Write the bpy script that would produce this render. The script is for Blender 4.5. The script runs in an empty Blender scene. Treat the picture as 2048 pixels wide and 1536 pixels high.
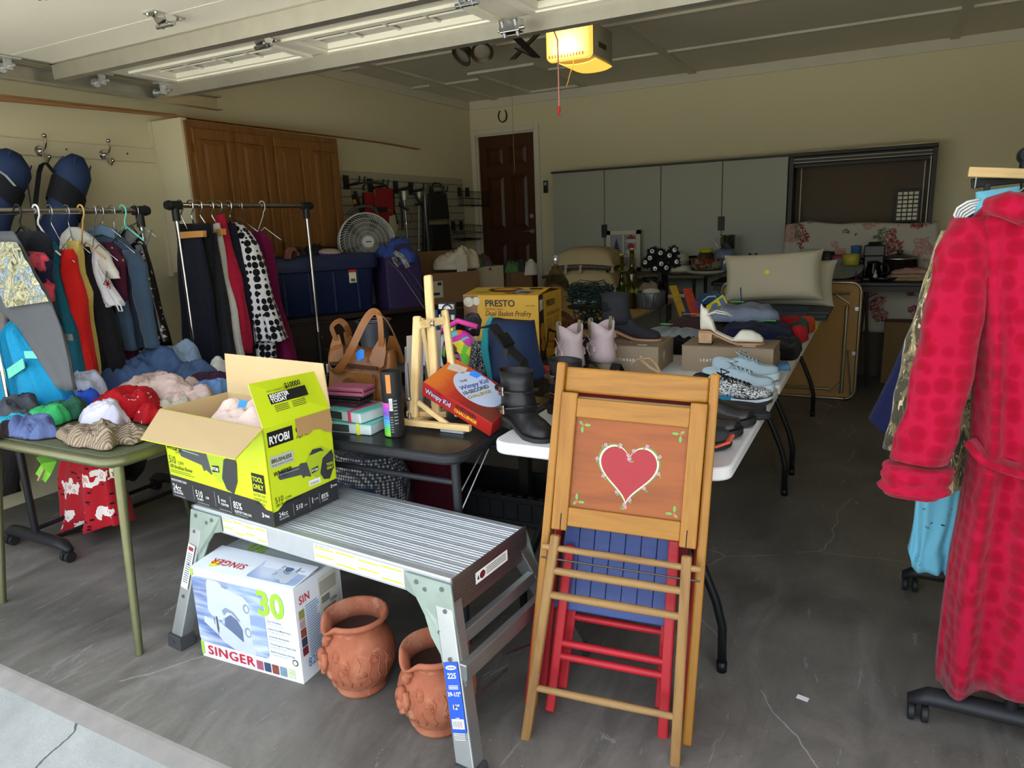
import bpy, math, random
from mathutils import Vector as V, Matrix, noise
D = bpy.data; SC = bpy.context.scene; C = SC.collection
PI = math.pi; sin = math.sin; cos = math.cos

# ---------------------------------------------------------------- camera
cam_d = D.cameras.new('camera'); cam = D.objects.new('camera', cam_d); C.objects.link(cam)
cam_d.sensor_width = 36; cam_d.lens = 24.70; cam_d.clip_start = .05
def cam_axes(pitch, roll, yaw):
    fw = V((sin(yaw)*cos(pitch), cos(yaw)*cos(pitch), -sin(pitch)))
    r = V((cos(yaw), -sin(yaw), 0)); u = r.cross(fw)
    return cos(roll)*r + sin(roll)*u, -sin(roll)*r + cos(roll)*u, fw
r_, u_, f_ = cam_axes(.22472, -.040418, -.48674)
m = Matrix((r_, u_, -f_)).transposed().to_4x4(); m.translation = V((0, 0, 1.45))
cam.matrix_world = m
SC.camera = cam

# ---------------------------------------------------------------- world, sun, exposure
W = D.worlds.new('world'); SC.world = W; W.use_nodes = True
nt = W.node_tree; bg = nt.nodes['Background']
sky = nt.nodes.new('ShaderNodeTexSky'); sky.sky_type = 'NISHITA'; sky.sun_disc = False
sky.sun_elevation = math.radians(63); sky.sun_rotation = math.radians(20); sky.air_density = 1.2; sky.dust_density = 2.5; sky.ozone_density = .6
hs = nt.nodes.new('ShaderNodeHueSaturation'); hs.inputs['Saturation'].default_value = .45
nt.links.new(sky.outputs[0], hs.inputs['Color']); nt.links.new(hs.outputs[0], bg.inputs[0]); bg.inputs[1].default_value = .36
sun_d = D.lights.new('sun', 'SUN'); sun = D.objects.new('sun', sun_d); C.objects.link(sun)
sun_d.energy = 11; sun_d.angle = math.radians(.6); sun_d.color = (1, .93, .80)
# the sun stands behind the house, so the garage mouth is in the shade of the roof
sun.rotation_euler = (math.radians(-27), 0, math.radians(-20))
SC.view_settings.view_transform = 'Standard'; SC.view_settings.look = 'None'
SC.view_settings.gamma = 1; SC.view_settings.use_curve_mapping = False
SC.view_settings.exposure = 1.32
SC.cycles.max_bounces = 10; SC.cycles.diffuse_bounces = 6; SC.cycles.transparent_max_bounces = 12
SC.cycles.sample_clamp_indirect = 8

# ---------------------------------------------------------------- materials
def lin(h):
    if not isinstance(h, str): return tuple(h)+(1,) if len(h) == 3 else h
    o = []
    for i in (0, 2, 4):
        c = int(h[i:i+2], 16)/255
        o.append(c/12.92 if c <= .04045 else ((c+.055)/1.055)**2.4)
    return (*o, 1)
class NT:
    """small helper around a material's node tree"""
    def __init__(s, name):
        s.m = D.materials.new(name); s.m.use_nodes = True; s.t = s.m.node_tree
        s.b = s.t.nodes['Principled BSDF']; s.tc = None
    def n(s, ty, **k):
        o = s.t.nodes.new('ShaderNode'+ty)
        for a, b in k.items(): setattr(o, a, b)
        return o
    def l(s, a, b): s.t.links.new(a, b)
    def co(s, scale=(1, 1, 1), rot=(0, 0, 0), loc=(0, 0, 0)):
        if not s.tc: s.tc = s.n('TexCoord')
        mp = s.n('Mapping'); mp.inputs[1].default_value = loc; mp.inputs[2].default_value = rot; mp.inputs[3].default_value = scale
        s.l(s.tc.outputs['Object'], mp.inputs[0]); return mp.outputs[0]
    def noise(s, vec, sc, det=3, rough=.55, dist=0):
        o = s.n('TexNoise'); o.inputs['Scale'].default_value = sc; o.inputs['Detail'].default_value = det
        o.inputs['Roughness'].default_value = rough; o.inputs['Distortion'].default_value = dist
        s.l(vec, o.inputs['Vector']); return o.outputs['Fac']
    def vor(s, vec, sc, feat='F1', out='Distance', rnd=1):
        o = s.n('TexVoronoi', feature=feat); o.inputs['Scale'].default_value = sc; o.inputs['Randomness'].default_value = rnd
        s.l(vec, o.inputs['Vector']); return o.outputs[out]
    def ramp(s, fac, stops, const=False):
        o = s.n('ValToRGB'); cr = o.color_ramp
        if const: cr.interpolation = 'CONSTANT'
        while len(cr.elements) < len(stops): cr.elements.new(.5)
        for e, (p, c) in zip(cr.elements, stops): e.position = p; e.color = lin(c)
        s.l(fac, o.inputs[0]); return o.outputs[0]
    def mix(s, fac, a, b):
        o = s.n('Mix', data_type='RGBA')
        if isinstance(fac, (int, float)): o.inputs[0].default_value = fac
        else: s.l(fac, o.inputs[0])
        for v, i in ((a, 6), (b, 7)):
            if isinstance(v, (str, tuple)): o.inputs[i].default_value = lin(v)
            else: s.l(v, o.inputs[i])
        return o.outputs[2]
    def mth(s, op, a, b=0):
        o = s.n('Math', operation=op)
        for v, i in ((a, 0), (b, 1)):
            if isinstance(v, (int, float)): o.inputs[i].default_value = v
            else: s.l(v, o.inputs[i])
        return o.outputs[0]
    def bump(s, h, st=.3, d=.002):
        o = s.n('Bump'); o.inputs['Strength'].default_value = st; o.inputs['Distance'].default_value = d
        s.l(h, o.inputs['Height']); s.l(o.outputs[0], s.b.inputs['Normal'])
    def fin(s, col, rough=.6, metal=0, spec=.4, sheen=0, trans=0, ior=1.45, coat=0, alpha=1):
        if isinstance(col, (str, tuple)): s.b.inputs['Base Color'].default_value = lin(col)
        else: s.l(col, s.b.inputs['Base Color'])
        i = s.b.inputs
        if isinstance(rough, (int, float)): i['Roughness'].default_value = rough
        else: s.l(rough, i['Roughness'])
        i['Metallic'].default_value = metal; i['Specular IOR Level'].default_value = spec
        i['Sheen Weight'].default_value = sheen; i['Transmission Weight'].default_value = trans
        i['IOR'].default_value = ior; i['Coat Weight'].default_value = coat; i['Alpha'].default_value = alpha
        return s.m
_mc = {}
def mat(col, rough=.6, metal=0, var=.12, vs=6, bump=0, bs=300, **k):
    """plain surface: a little tonal variation and optional fine relief"""
    key = ('m', col, rough, metal, var, vs, bump, bs, tuple(sorted(k.items())))
    if key in _mc: return _mc[key]
    t = NT('paint_'+str(col)); c = lin(col); cc = t.co()
    if var: 
        f = t.noise(cc, vs, 4)
        col_ = t.mix(f, tuple(x*(1-var) for x in c[:3]), tuple(min(1, x*(1+var)) for x in c[:3]))
    else: col_ = c
    if bump: t.bump(t.noise(cc, bs, 3), bump, .001)
    _mc[key] = t.fin(col_, rough, metal, **k); return _mc[key]
def fab(col, var=.16, vs=9):
    """cloth: fine weave over soft wrinkles"""
    key = ('f', col, var)
    if key in _mc: return _mc[key]
    t = NT('cloth_'+col); c = lin(col); cc = t.co(); f = t.noise(cc, vs, 4); w = t.noise(cc, 15, 4, .55, 1.4)
    t.bump(t.mth('ADD', w, t.mth('MULTIPLY', t.noise(cc, 700, 2), .04)), .5, .02)
    _mc[key] = t.fin(t.mix(f, tuple(x*(1-var) for x in c[:3]), tuple(min(1, x*(1+var)) for x in c[:3])), .92, sheen=.05, spec=.15); return _mc[key]
def wood(c1, c2, axis=2, sc=14, stretch=14, rough=.45, bump=.12):
    key = ('w', c1, c2, axis, sc, stretch, rough)
    if key in _mc: return _mc[key]
    t = NT('wood_'+c1); s = [1, 1, 1]; s[axis] = 1/stretch; cc = t.co(tuple(s))
    a = t.noise(cc, sc, 6, .6, 1.2); b = t.noise(cc, sc*6, 3, .6, .3)
    f = t.mth('ADD', t.mth('MULTIPLY', a, .75), t.mth('MULTIPLY', b, .25))
    col = t.ramp(f, [(.32, c1), (.52, c2), (.70, c1)])
    t.bump(f, bump, .001); _mc[key] = t.fin(col, rough); return _mc[key]
def glass(col='FFFFFF', rough=.02, ior=1.45):
    key = ('g', col, rough)
    if key not in _mc: _mc[key] = NT('glass_'+col).fin(col, rough, trans=1, ior=ior, spec=.5)
    return _mc[key]
def emis(col, st):
    t = NT('glow'); t.b.inputs['Emission Color'].default_value = lin(col); t.b.inputs['Emission Strength'].default_value = st
    return t.fin(col, .5)
def dots(base, dot, sc=30, r=.36, rnd=.35, rough=.9):
    t = NT('dot_cloth'); d = t.vor(t.co(), sc, rnd=rnd)
    col = t.ramp(d, [(0, dot), (r, base)], True); t.bump(t.noise(t.co(), 900), .2, .001)
    return t.fin(col, rough, sheen=.1, spec=.2)
def floral(base, stops, sc=9, leaf=None, seed=0, rough=.9, small=3):
    """large ragged blossoms scattered on a plain ground"""
    t = NT('floral_cloth'); cc = t.co(loc=(seed, seed*.7, seed*.3))
    w = t.n('MixRGB'); w.blend_type = 'LINEAR_LIGHT'; w.inputs[0].default_value = .05
    nz = t.n('TexNoise'); nz.inputs['Scale'].default_value = sc*3; t.l(cc, nz.inputs['Vector'])
    t.l(cc, w.inputs[1]); t.l(nz.outputs['Color'], w.inputs[2])
    d = t.vor(w.outputs[0], sc, rnd=.9); col = t.ramp(d, stops + [(.999, base)] if len(stops[-1]) == 2 and stops[-1][0] > .9 else stops, True)
    if leaf:
        d2 = t.vor(t.co((1, 1, 2.2), loc=(3+seed, 1, 5)), sc*small, rnd=1)
        n2 = t.noise(cc, sc*.8, 2)
        k = t.mth('MULTIPLY', t.mth('LESS_THAN', d2, .28), t.mth('GREATER_THAN', n2, .55))
        k = t.mth('MULTIPLY', k, t.mth('GREATER_THAN', d, .42)); col = t.mix(k, col, leaf)
    return t.fin(col, rough, sheen=.1, spec=.2)

# ---------------------------------------------------------------- meshes
INV = {}
class MB:
    def __init__(s): s.v = []; s.f = []
    def add(s, vs, fs, M=None):
        n = len(s.v); s.v += [tuple(M @ V(p)) if M else tuple(p) for p in vs]
        s.f += [tuple(i+n for i in f) for f in fs]; return s
    def box(s, x0, x1, y0, y1, z0, z1, M=None):
        return s.add([(x, y, z) for x in (x0, x1) for y in (y0, y1) for z in (z0, z1)],
                     [(0, 1, 3, 2), (4, 6, 7, 5), (0, 4, 5, 1), (2, 3, 7, 6), (0, 2, 6, 4), (1, 5, 7, 3)], M)
    def cbox(s, c, d, M=None):
        return s.box(c[0]-d[0]/2, c[0]+d[0]/2, c[1]-d[1]/2, c[1]+d[1]/2, c[2]-d[2]/2, c[2]+d[2]/2, M)
    def loft(s, rings, cap=True, M=None, closed=True):
        n = len(rings[0]); vs = [p for r in rings for p in r]; fs = []
        for i in range(len(rings)-1):
            for j in range(n if closed else n-1):
                k = (j+1) % n; fs.append((i*n+j, i*n+k, (i+1)*n+k, (i+1)*n+j))
        if cap: fs += [tuple(range(n))[::-1], tuple(range((len(rings)-1)*n, len(rings)*n))]
        return s.add(vs, fs, M)
    def prism(s, poly, z0, z1, M=None):
        return s.loft([[(x, y, z0) for x, y in poly], [(x, y, z1) for x, y in poly]], True, M)
    def tube(s, pts, r, n=8, cap=True, M=None, flat=None):
        """round bar through the points; flat=(w,h) gives a strap section, w along the second axis"""
        P = [V(p) for p in pts]; rings = []; up = None
        for i, p in enumerate(P):
            t = (P[min(i+1, len(P)-1)]-P[max(i-1, 0)]).normalized()
            if up is None:
                up = V((0, 0, 1)) if abs(t.z) < .9 else V((0, 1, 0))
            a = (up - t*up.dot(t)).normalized(); b = t.cross(a); up = a
            rr = r[i] if isinstance(r, (list, tuple)) else r
            if flat: w, h = flat; rings.append([p+b*x*w/2+a*y*h/2 for x, y in ((1, 1), (-1, 1), (-1, -1), (1, -1))])
            else: rings.append([p+(a*cos(2*PI*k/n)+b*sin(2*PI*k/n))*rr for k in range(n)])
        return s.loft(rings, cap, M)
    def cyl(s, p0, p1, r0, r1=None, n=16, M=None): return s.tube([p0, p1], [r0, r1 if r1 is not None else r0], n, True, M)
    def lathe(s, prof, n=32, M=None, cap=False, fn=None):
        rings = []
        for i, (r, z) in enumerate(prof):
            rings.append([(fn(i, 2*PI*k/n, r, z) if fn else (r*cos(2*PI*k/n), r*sin(2*PI*k/n), z)) for k in range(n)])
        return s.loft(rings, cap, M)
    def sph(s, c, r, n=12, M=None, m=8):
        if not isinstance(r, (tuple, list)): r = (r, r, r)
        rings = [[(c[0]+r[0]*sin(PI*i/m)*cos(2*PI*k/n), c[1]+r[1]*sin(PI*i/m)*sin(2*PI*k/n), c[2]-r[2]*cos(PI*i/m)) for k in range(n)]
                 for i in range(m+1)]
        rings[0] = [(c[0]+r[0]*.02*cos(2*PI*k/n), c[1]+r[1]*.02*sin(2*PI*k/n), c[2]-r[2]) for k in range(n)]
        rings[-1] = [(c[0]+r[0]*.02*cos(2*PI*k/n), c[1]+r[1]*.02*sin(2*PI*k/n), c[2]+r[2]) for k in range(n)]
        return s.loft(rings, True, M)
    def grid(s, fn, nu, nv, M=None):
        vs = [fn(i/nu, j/nv) for i in range(nu+1) for j in range(nv+1)]
        fs = [(i*(nv+1)+j, (i+1)*(nv+1)+j, (i+1)*(nv+1)+j+1, i*(nv+1)+j+1) for i in range(nu) for j in range(nv)]
        return s.add(vs, fs, M)
    def build(s, name, m, parent=None, label=None, bevel=0, smooth=False, sub=0, solid=0, seg=2):
        inv = INV.get(parent.name) if parent else None
        vs = [inv @ V(p) for p in s.v] if inv else s.v
        me = D.meshes.new(name); me.from_pydata(vs, [], s.f)
        if m: me.materials.append(m)
        o = D.objects.new(name, me); C.objects.link(o)
        if parent:
            o.parent = parent
            if parent.name in INV: INV[o.name] = INV[parent.name]
        if label: o['label'] = label
        if solid:
            q = o.modifiers.new('solid', 'SOLIDIFY'); q.thickness = solid; q.offset = 0
        if bevel:
            q = o.modifiers.new('bevel', 'BEVEL'); q.width = bevel; q.segments = seg; q.limit_method = 'ANGLE'; q.angle_limit = .6
        if sub:
            q = o.modifiers.new('sub', 'SUBSURF'); q.levels = q.render_levels = sub
        if smooth:
            me.polygons.foreach_set('use_smooth', [True]*len(me.polygons))
            if smooth != 2:
                try: me.set_sharp_from_angle(angle=.75)
                except Exception: pass
        return o
def T(name, label, cat, loc=(0, 0, 0), rz=0, group=None, local=False, M=None):
    """an Empty at the thing's base. world-space parts unless local"""
    o = D.objects.new(name, None); C.objects.link(o); o.empty_display_size = .05
    M = M or (Matrix.Translation(loc) @ Matrix.Rotation(rz, 4, 'Z')); o.matrix_world = M
    o['label'] = label; o['category'] = cat
    if group: o['group'] = group
    if not local: INV[o.name] = M.inverted()
    return o
def one(mb, name, m, label, cat, group=None, **k):
    """a thing that is one mesh: origin at its base"""
    xs, ys, zs = zip(*mb.v); c = V(((min(xs)+max(xs))/2, (min(ys)+max(ys))/2, min(zs)))
    mb.v = [tuple(V(p)-c) for p in mb.v]; o = mb.build(name, m, None, **k); o.location = c
    if label: o['label'] = label; o['category'] = cat
    if group: o['group'] = group
    INV[o.name] = Matrix.Translation(-c); return o
def stru(mb, name, m, **k):
    o = mb.build(name, m, **k); o['kind'] = 'structure'; return o
def dup(root, loc=None, rz=None, label=None, group=None, M=None):
    r = root.copy(); C.objects.link(r)
    if loc is not None: r.location = loc
    if rz is not None: r.rotation_euler = (0, 0, rz)
    if M is not None: r.matrix_world = M
    if label: r['label'] = label
    if group: r['group'] = group
    for ch in list(root.children):
        c = ch.copy(); C.objects.link(c); c.parent = r
        for g in list(ch.children):
            d = g.copy(); C.objects.link(d); d.parent = c
    return r
def frame(o, u, v):
    """plane frame: x along u, y along v, z out of the plane"""
    u = V(u).normalized(); v = V(v); n = u.cross(v).normalized(); v = n.cross(u)
    M = Matrix((u, v, n)).transposed().to_4x4(); M.translation = V(o); return M
def text(s, size, m, M, parent, name='lettering', al='LEFT', bold=0, sx=1, shear=0, sp=1):
    cu = D.curves.new('t', 'FONT'); cu.body = s; cu.size = size; cu.align_x = al; cu.offset = bold*size; cu.shear = shear; cu.space_character = sp
    cu.resolution_u = 3
    ob = D.objects.new('t', cu); C.objects.link(ob)
    me = D.meshes.new_from_object(ob.evaluated_get(bpy.context.evaluated_depsgraph_get()))
    vs = [(p.co.x*sx, p.co.y, .0006) for p in me.vertices]; fs = [tuple(f.vertices) for f in me.polygons]
    D.objects.remove(ob); D.curves.remove(cu); D.meshes.remove(me)
    return MB().add(vs, fs, M).build(name, m, parent)
def flat(polys, m, M, parent, name='print', off=.0004):
    mb = MB()
    for p in polys: mb.add([(x, y, off) for x, y in p], [tuple(range(len(p)))], M)
    return mb.build(name, m, parent)
def R(x0, y0, x1, y1): return [(x0, y0), (x1, y0), (x1, y1), (x0, y1)]
def rrect(x0, y0, x1, y1, r, n=5):
    o = []
    for cx, cy, a in ((x1-r, y0+r, -PI/2), (x1-r, y1-r, 0), (x0+r, y1-r, PI/2), (x0+r, y0+r, PI)):
        o += [(cx+r*cos(a+PI/2*k/n), cy+r*sin(a+PI/2*k/n)) for k in range(n+1)]
    return o
def ell(cx, cy, rx, ry, n=20, a=0): return [(cx+rx*cos(t)*cos(a)-ry*sin(t)*sin(a), cy+rx*cos(t)*sin(a)+ry*sin(t)*cos(a)) for t in [2*PI*k/n for k in range(n)]]
def fbm(p, o=4): return noise.fractal(V(p), 1, 2, o)
def lerp(a, b, t): return a+(b-a)*t
def spl(pts, n=5):
    """Catmull-Rom curve through the points"""
    P = [V(p) for p in pts]; o = []
    for i in range(len(P)-1):
        a, b, c, d = P[max(i-1, 0)], P[i], P[i+1], P[min(i+2, len(P)-1)]
        for k in range(n):
            t = k/n; o.append(.5*((2*b)+(c-a)*t+(2*a-5*b+4*c-d)*t*t+(3*b-a-3*c+d)*t**3))
    return o+[P[-1]]
def curve(pts, t):
    """piecewise-linear lookup with smooth ends"""
    for (a, x), (b, y) in zip(pts, pts[1:]):
        if t <= b:
            k = (t-a)/(b-a); k = k*k*(3-2*k); return lerp(x, y, k)
    return pts[-1][1]
def arc(c, r, a0, a1, n=10, ax=(0, 1)):
    o = []
    for k in range(n+1):
        a = lerp(a0, a1, k/n); p = list(c); p[ax[0]] += r*cos(a); p[ax[1]] += r*sin(a); o.append(tuple(p))
    return o
BLACK = mat('1A1A1B', .5, var=.1); CHROME = mat('C8C8C8', .18, 1, var=.03); STEEL = mat('9A9C9E', .35, 1, var=.08)
GALV = mat('AFAB9C', .42, .75, var=.15, vs=12); WHITE = mat('E8E8E4', .5, var=.04); INK = mat('141414', .6, var=0)
PAPER = mat('EDEDE8', .6, var=.03); YTAG = mat('F1E531', .6, var=.05); BTAPE = mat('2C86E8', .6, var=.05); GTAG = mat('6FE08A', .7, var=.04)
BRASS = mat('B58A3C', .3, 1, var=.08); PLASTIC = mat('222325', .45, var=.1); CARD = mat('B08D62', .85, var=.06, vs=30, bump=.1, bs=200)
# ================================================================ SETTING
XL, XR, YB, YF, ZC = -4.27, 1.70, 7.30, 1.10, 2.80
def concrete():
    t = NT('garage_concrete'); cc = t.co()
    big = t.noise(cc, .9, 5, .6, .6); mid = t.noise(t.co((1, .35, 1), rot=(0, 0, .5)), 5, 8, .72, 1.2); fine = t.noise(cc, 60, 3)
    f = t.mth('ADD', t.mth('MULTIPLY', big, .55), t.mth('MULTIPLY', mid, .45))
    base = t.ramp(f, [(.32, '4C4943'), (.45, '66625B'), (.55, '7B766E'), (.68, '979289')])
    # pale scuffs and paint specks
    sc_ = t.noise(t.co((1, .22, 1), rot=(0, 0, -.35)), 9, 8, .7, 2.5); k = t.mth('MULTIPLY', t.mth('GREATER_THAN', sc_, .63), .38)
    base = t.mix(k, base, 'A9A7A2')
    sp = t.mth('LESS_THAN', t.vor(cc, 24), .032); base = t.mix(sp, base, 'C9C7C0')
    # wandering cracks
    wv = t.n('MixRGB'); wv.blend_type = 'LINEAR_LIGHT'; wv.inputs[0].default_value = .10
    nz = t.n('TexNoise'); nz.inputs['Scale'].default_value = 2.2; nz.inputs['Detail'].default_value = 6; t.l(cc, nz.inputs['Vector']); t.l(cc, wv.inputs[1]); t.l(nz.outputs['Color'], wv.inputs[2])
    cr = t.vor(wv.outputs[0], .55, 'DISTANCE_TO_EDGE'); crk = t.mth('MULTIPLY', t.mth('LESS_THAN', cr, .0011), t.mth('MULTIPLY', t.mth('GREATER_THAN', t.noise(cc, 2.1, 2), .49), .6))
    base = t.mix(crk, base, 'B4B2AC'); base = t.mix(t.mth('MULTIPLY', fine, .22), base, '2E2C2A')
    rg = t.ramp(mid, [(.35, (.34, .34, .34)), (.6, (.6, .6, .6))])
    t.bump(t.mth('ADD', t.mth('MULTIPLY', fine, .4), mid), .25, .003); return t.fin(base, rg, spec=.3)
def driveway_m():
    t = NT('driveway_concrete'); cc = t.co(); f = t.noise(cc, 3, 7, .65, .5); g = t.noise(cc, 140, 2)
    col = t.ramp(f, [(.3, '9C9F9B'), (.5, 'AFB1AC'), (.68, 'C0C1BC')]); col = t.mix(t.mth('MULTIPLY', t.mth('GREATER_THAN', g, .62), .3), col, '85867F')
    wv = t.n('MixRGB'); wv.blend_type = 'LINEAR_LIGHT'; wv.inputs[0].default_value = .12
    nz = t.n('TexNoise'); nz.inputs['Scale'].default_value = 3; nz.inputs['Detail'].default_value = 5; t.l(cc, nz.inputs['Vector']); t.l(cc, wv.inputs[1]); t.l(nz.outputs['Color'], wv.inputs[2])
    cr = t.vor(wv.outputs[0], 1.5, 'DISTANCE_TO_EDGE'); col = t.mix(t.mth('LESS_THAN', cr, .006), col, '5F6460')
    t.bump(g, .4, .002); return t.fin(col, .85)
WALLM = mat('CDC5A2', .78, var=.03, vs=1.5, bump=.25, bs=90); CEILM = mat('D2CCB8', .8, var=.03, bump=.2, bs=90); TRIMM = mat('C9C4B0', .6, var=.03)
stru(MB().box(XL-.1, XR+.1, YF, YB+.1, -.15, 0), 'floor', concrete())
stru(MB().box(-16, 16, -22, YF-.06, -.17, -.022), 'driveway', driveway_m())
stru(MB().loft([[(x, YF-.06, -.022), (x, YF-.01, -.004), (x, YF, -.002), (x, YF, -.1), (x, YF-.06, -.1)] for x in (XL, XR)]), 'trim_1', mat('8F8A82', .75, var=.25, vs=14, bump=.3, bs=120))
stru(MB().box(XL-.12, XL, YF-.2, YB, 0, ZC), 'wall_left', WALLM)
stru(MB().box(XR, XR+.12, YF-.2, YB, 0, ZC), 'wall_right', WALLM)
# back wall with the doorway left open
DX0, DX1, DZ0, DZ1 = -4.20, -3.46, .36, 2.435
stru(MB().box(DX1, XR, YB, YB+.12, 0, ZC).box(XL, DX0, YB, YB+.12, 0, ZC).box(DX0, DX1, YB, YB+.12, DZ1, ZC).box(DX0, DX1, YB, YB+.12, 0, DZ0), 'wall_back', WALLM)
stru(MB().box(XL-.4, -3.80, YF-.2, YF, 0, 3.2).box(1.16, XR+4, YF-.2, YF, 0, 3.2).box(-3.80, 1.16, YF-.2, YF, 2.36, 3.2), 'wall_front', mat('C9BE9A', .8))
stru(MB().box(XL-.4, XR+4, YF-.75, YB+.6, 3.2, 3.3), 'roof', mat('7A6A58', .8))
stru(MB().box(XL-.1, XR+.1, YF, YB+.1, ZC, ZC+.1), 'ceiling', CEILM)
tn = [1]
def trim(mb, m=TRIMM, **k): tn[0] += 1; return stru(mb, 'trim_%d' % tn[0], m, **k)
trim(MB().box(XL, XR, YB-.018, YB, ZC-.088, ZC)); trim(MB().box(XL, XL+.018, YF, YB-.018, ZC-.088, ZC))
for x0, x1, y in ((-3.95, -2.75, 5.13), (-2.75, XR, 5.16), (-2.82, XR, 6.235), (-3.95, -3.51, 6.2), (-4.25, -4.04, 5.1), (-4.25, -4.04, 6.16)): trim(MB().box(x0, x1, y, y+.07, ZC-.018, ZC))
for x, y0, y1 in ((-3.95, 5.2, 6.2), (-3.95, 6.27, 7.27), (-1.78, 6.305, 7.27), (.37, 5.23, 6.235), (.37, 6.305, 7.27), (-1.78, 5.23, 6.235), (-3.95, 3.6, 5.13)): trim(MB().box(x, x+.07, y0, y1, ZC-.018, ZC))
# attic hatch: a framed panel
for a in ((-3.47, -2.80, 5.93, 5.99), (-3.47, -2.80, 7.12, 7.18), (-3.47, -3.41, 5.99, 7.12), (-2.86, -2.80, 5.99, 7.12)): trim(MB().box(*a, ZC-.022, ZC))
# ---- the brown six-panel door, one step above the garage floor
BR = wood('3A2010', '4A2A16', 2, 10, 16, .4, .05)
t = MB(); w = DX1-DX0; t.box(DX0+.02, DX1-.02, YB+.045, YB+.06, DZ0, DZ1-.02)
X0, X1 = DX0+.02, DX1-.02; cx = (X0+X1)/2; 
stl = [(X0, X0+.10), (cx-.045, cx+.045), (X1-.10, X1)]
rails = [(DZ0, DZ0+.2), (DZ0+.87, DZ0+1.03), (DZ0+1.62, DZ0+1.73), (DZ1-.14, DZ1-.02)]
for a, b in stl: t.box(a, b, YB+.028, YB+.045, DZ0, DZ1-.02)
for a, b in rails: t.box(X0+.10, cx-.045, YB+.028, YB+.045, a, b); t.box(cx+.045, X1-.10, YB+.028, YB+.045, a, b)
door = stru(t, 'door_1', BR)
for (a, b) in ((X0+.10, cx-.045), (cx+.045, X1-.10)):
    for (p, q) in ((rails[0][1], rails[1][0]), (rails[1][1], rails[2][0]), (rails[2][1], rails[3][0])):
        MB().loft([rrp for rrp in ([(a+.012, YB+.044, p+.012), (b-.012, YB+.044, p+.012), (b-.012, YB+.044, q-.012), (a+.012, YB+.044, q-.012)],
                                   [(a+.045, YB+.031, p+.045), (b-.045, YB+.031, p+.045), (b-.045, YB+.031, q-.045), (a+.045, YB+.031, q-.045)])]).build('door_panel', BR, door)
kz = 1.355
MB().cyl((X1-.055, YB+.028, kz), (X1-.055, YB+.018, kz), .026).cyl((X1-.055, YB+.02, kz), (X1-.055, YB-.03, kz), .010).tube([(X1-.055, YB-.03, kz), (X1-.09, YB-.034, kz+.004), (X1-.13, YB-.03, kz-.004), (X1-.17, YB-.026, kz+.006)], [.011, .009, .008, .006]).build('door_handle', STEEL, door, smooth=True, label='satin lever handle')
MB().cyl((X1-.055, YB+.03, kz+.165), (X1-.055, YB+.01, kz+.165), .024).build('deadbolt', mat('B9B9B4', .3, .8), door, smooth=True, label='round silver deadbolt')
trim(MB().box(DX0-.055, DX0, YB-.02, YB, .0, DZ1+.055).box(DX1, DX1+.055, YB-.02, YB, 0, DZ1+.055).box(DX0, DX1, YB-.02, YB, DZ1, DZ1+.055).box(DX0, DX0+.02, YB, YB+.1, DZ0, DZ1).box(DX1-.02, DX1, YB, YB+.1, DZ0, DZ1).box(DX0+.02, DX1-.02, YB, YB+.1, DZ1-.02, DZ1), bevel=.004)
trim(MB().box(DX0-.06, DX1+.06, YB-.32, YB, 0, .17).box(DX0-.06, DX1+.06, YB-.02, YB, .17, DZ0), mat('4A4036', .8))

# ================================================================ OVERHEAD DOOR
DM = mat('E6E0CE', .55, var=.05, vs=60, bump=.5, bs=350); DW = mat('EEEAD8', .5, var=.03); ZD = 2.30
GX0, GX1 = -3.70, 1.08
gd = T('garage_door', 'cream sectional garage door raised flat under the ceiling', 'garage door', (-1.3, 2.1, ZD))
seams = [1.165, 1.61, 2.063, 2.52, 2.965]
for i in range(4):
    a, b = seams[i]+.003, seams[i+1]-.003; s = MB()
    if i < 3: s.box(GX0, GX1, a, b, ZD, ZD+.04)
    else:   # the glazed section: stiles and rails round four windows
        s.box(GX0, GX1, a, 2.60, ZD, ZD+.04).box(GX0, GX1, 2.885, b, ZD, ZD+.04)
        wx = [(-3.55, -2.58), (-2.47, -1.52), (-1.36, -.41), (-.25, .70)]
        e = GX0
        for p, q in wx: s.box(e, p, 2.60, 2.885, ZD, ZD+.04); e = q
        s.box(e, GX1, 2.60, 2.885, ZD, ZD+.04)
    sec = s.build('door_section', DM, gd)
    if i == 3:
        for p, q in wx:
            f = MB()
            for (o0, o1, z0) in ((0, .035, -.012), (.035, .06, -.004)):
                f.box(p-.01+o0, q+.01-o0, 2.59+o0, 2.59+o1+.0, ZD+z0, ZD+.03).box(p-.01+o0, q+.01-o0, 2.895-o1, 2.895-o0, ZD+z0, ZD+.03)
                f.box(p-.01+o0, p-.01+o1, 2.59+o1, 2.895-o1, ZD+z0, ZD+.03).box(q+.01-o1, q+.01-o0, 2.59+o1, 2.895-o1, ZD+z0, ZD+.03)
            f.build('window_frame', DW, sec)
            f = MB()
            for k in range(1, 4): x = lerp(p+.05, q-.05, k/4); f.box(x-.006, x+.006, 2.65, 2.835, ZD+.014, ZD+.02)
            f.box(p+.05, q-.05, 2.738, 2.75, ZD+.014, ZD+.02); f.build('muntin', DW, sec)
            MB().box(p+.05, q-.05, 2.65, 2.835, ZD+.022, ZD+.027).build('pane', mat('9A978A', .15, spec=.6, var=.02), sec)
def strut(y, z=ZD):
    p = [(-.042, 0), (-.026, 0), (-.022, -.066), (.022, -.066), (.026, 0), (.042, 0), (.042, -.003), (.029, -.003), (.025, -.07), (-.025, -.07), (-.029, -.003), (-.042, -.003)]
    MB().loft([[(x, y+a, z-.001+b) for a, b in p] for x in (GX0+.01, GX1-.01)]).build('strut', GALV, gd)
strut(2.30); strut(2.925)
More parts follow.
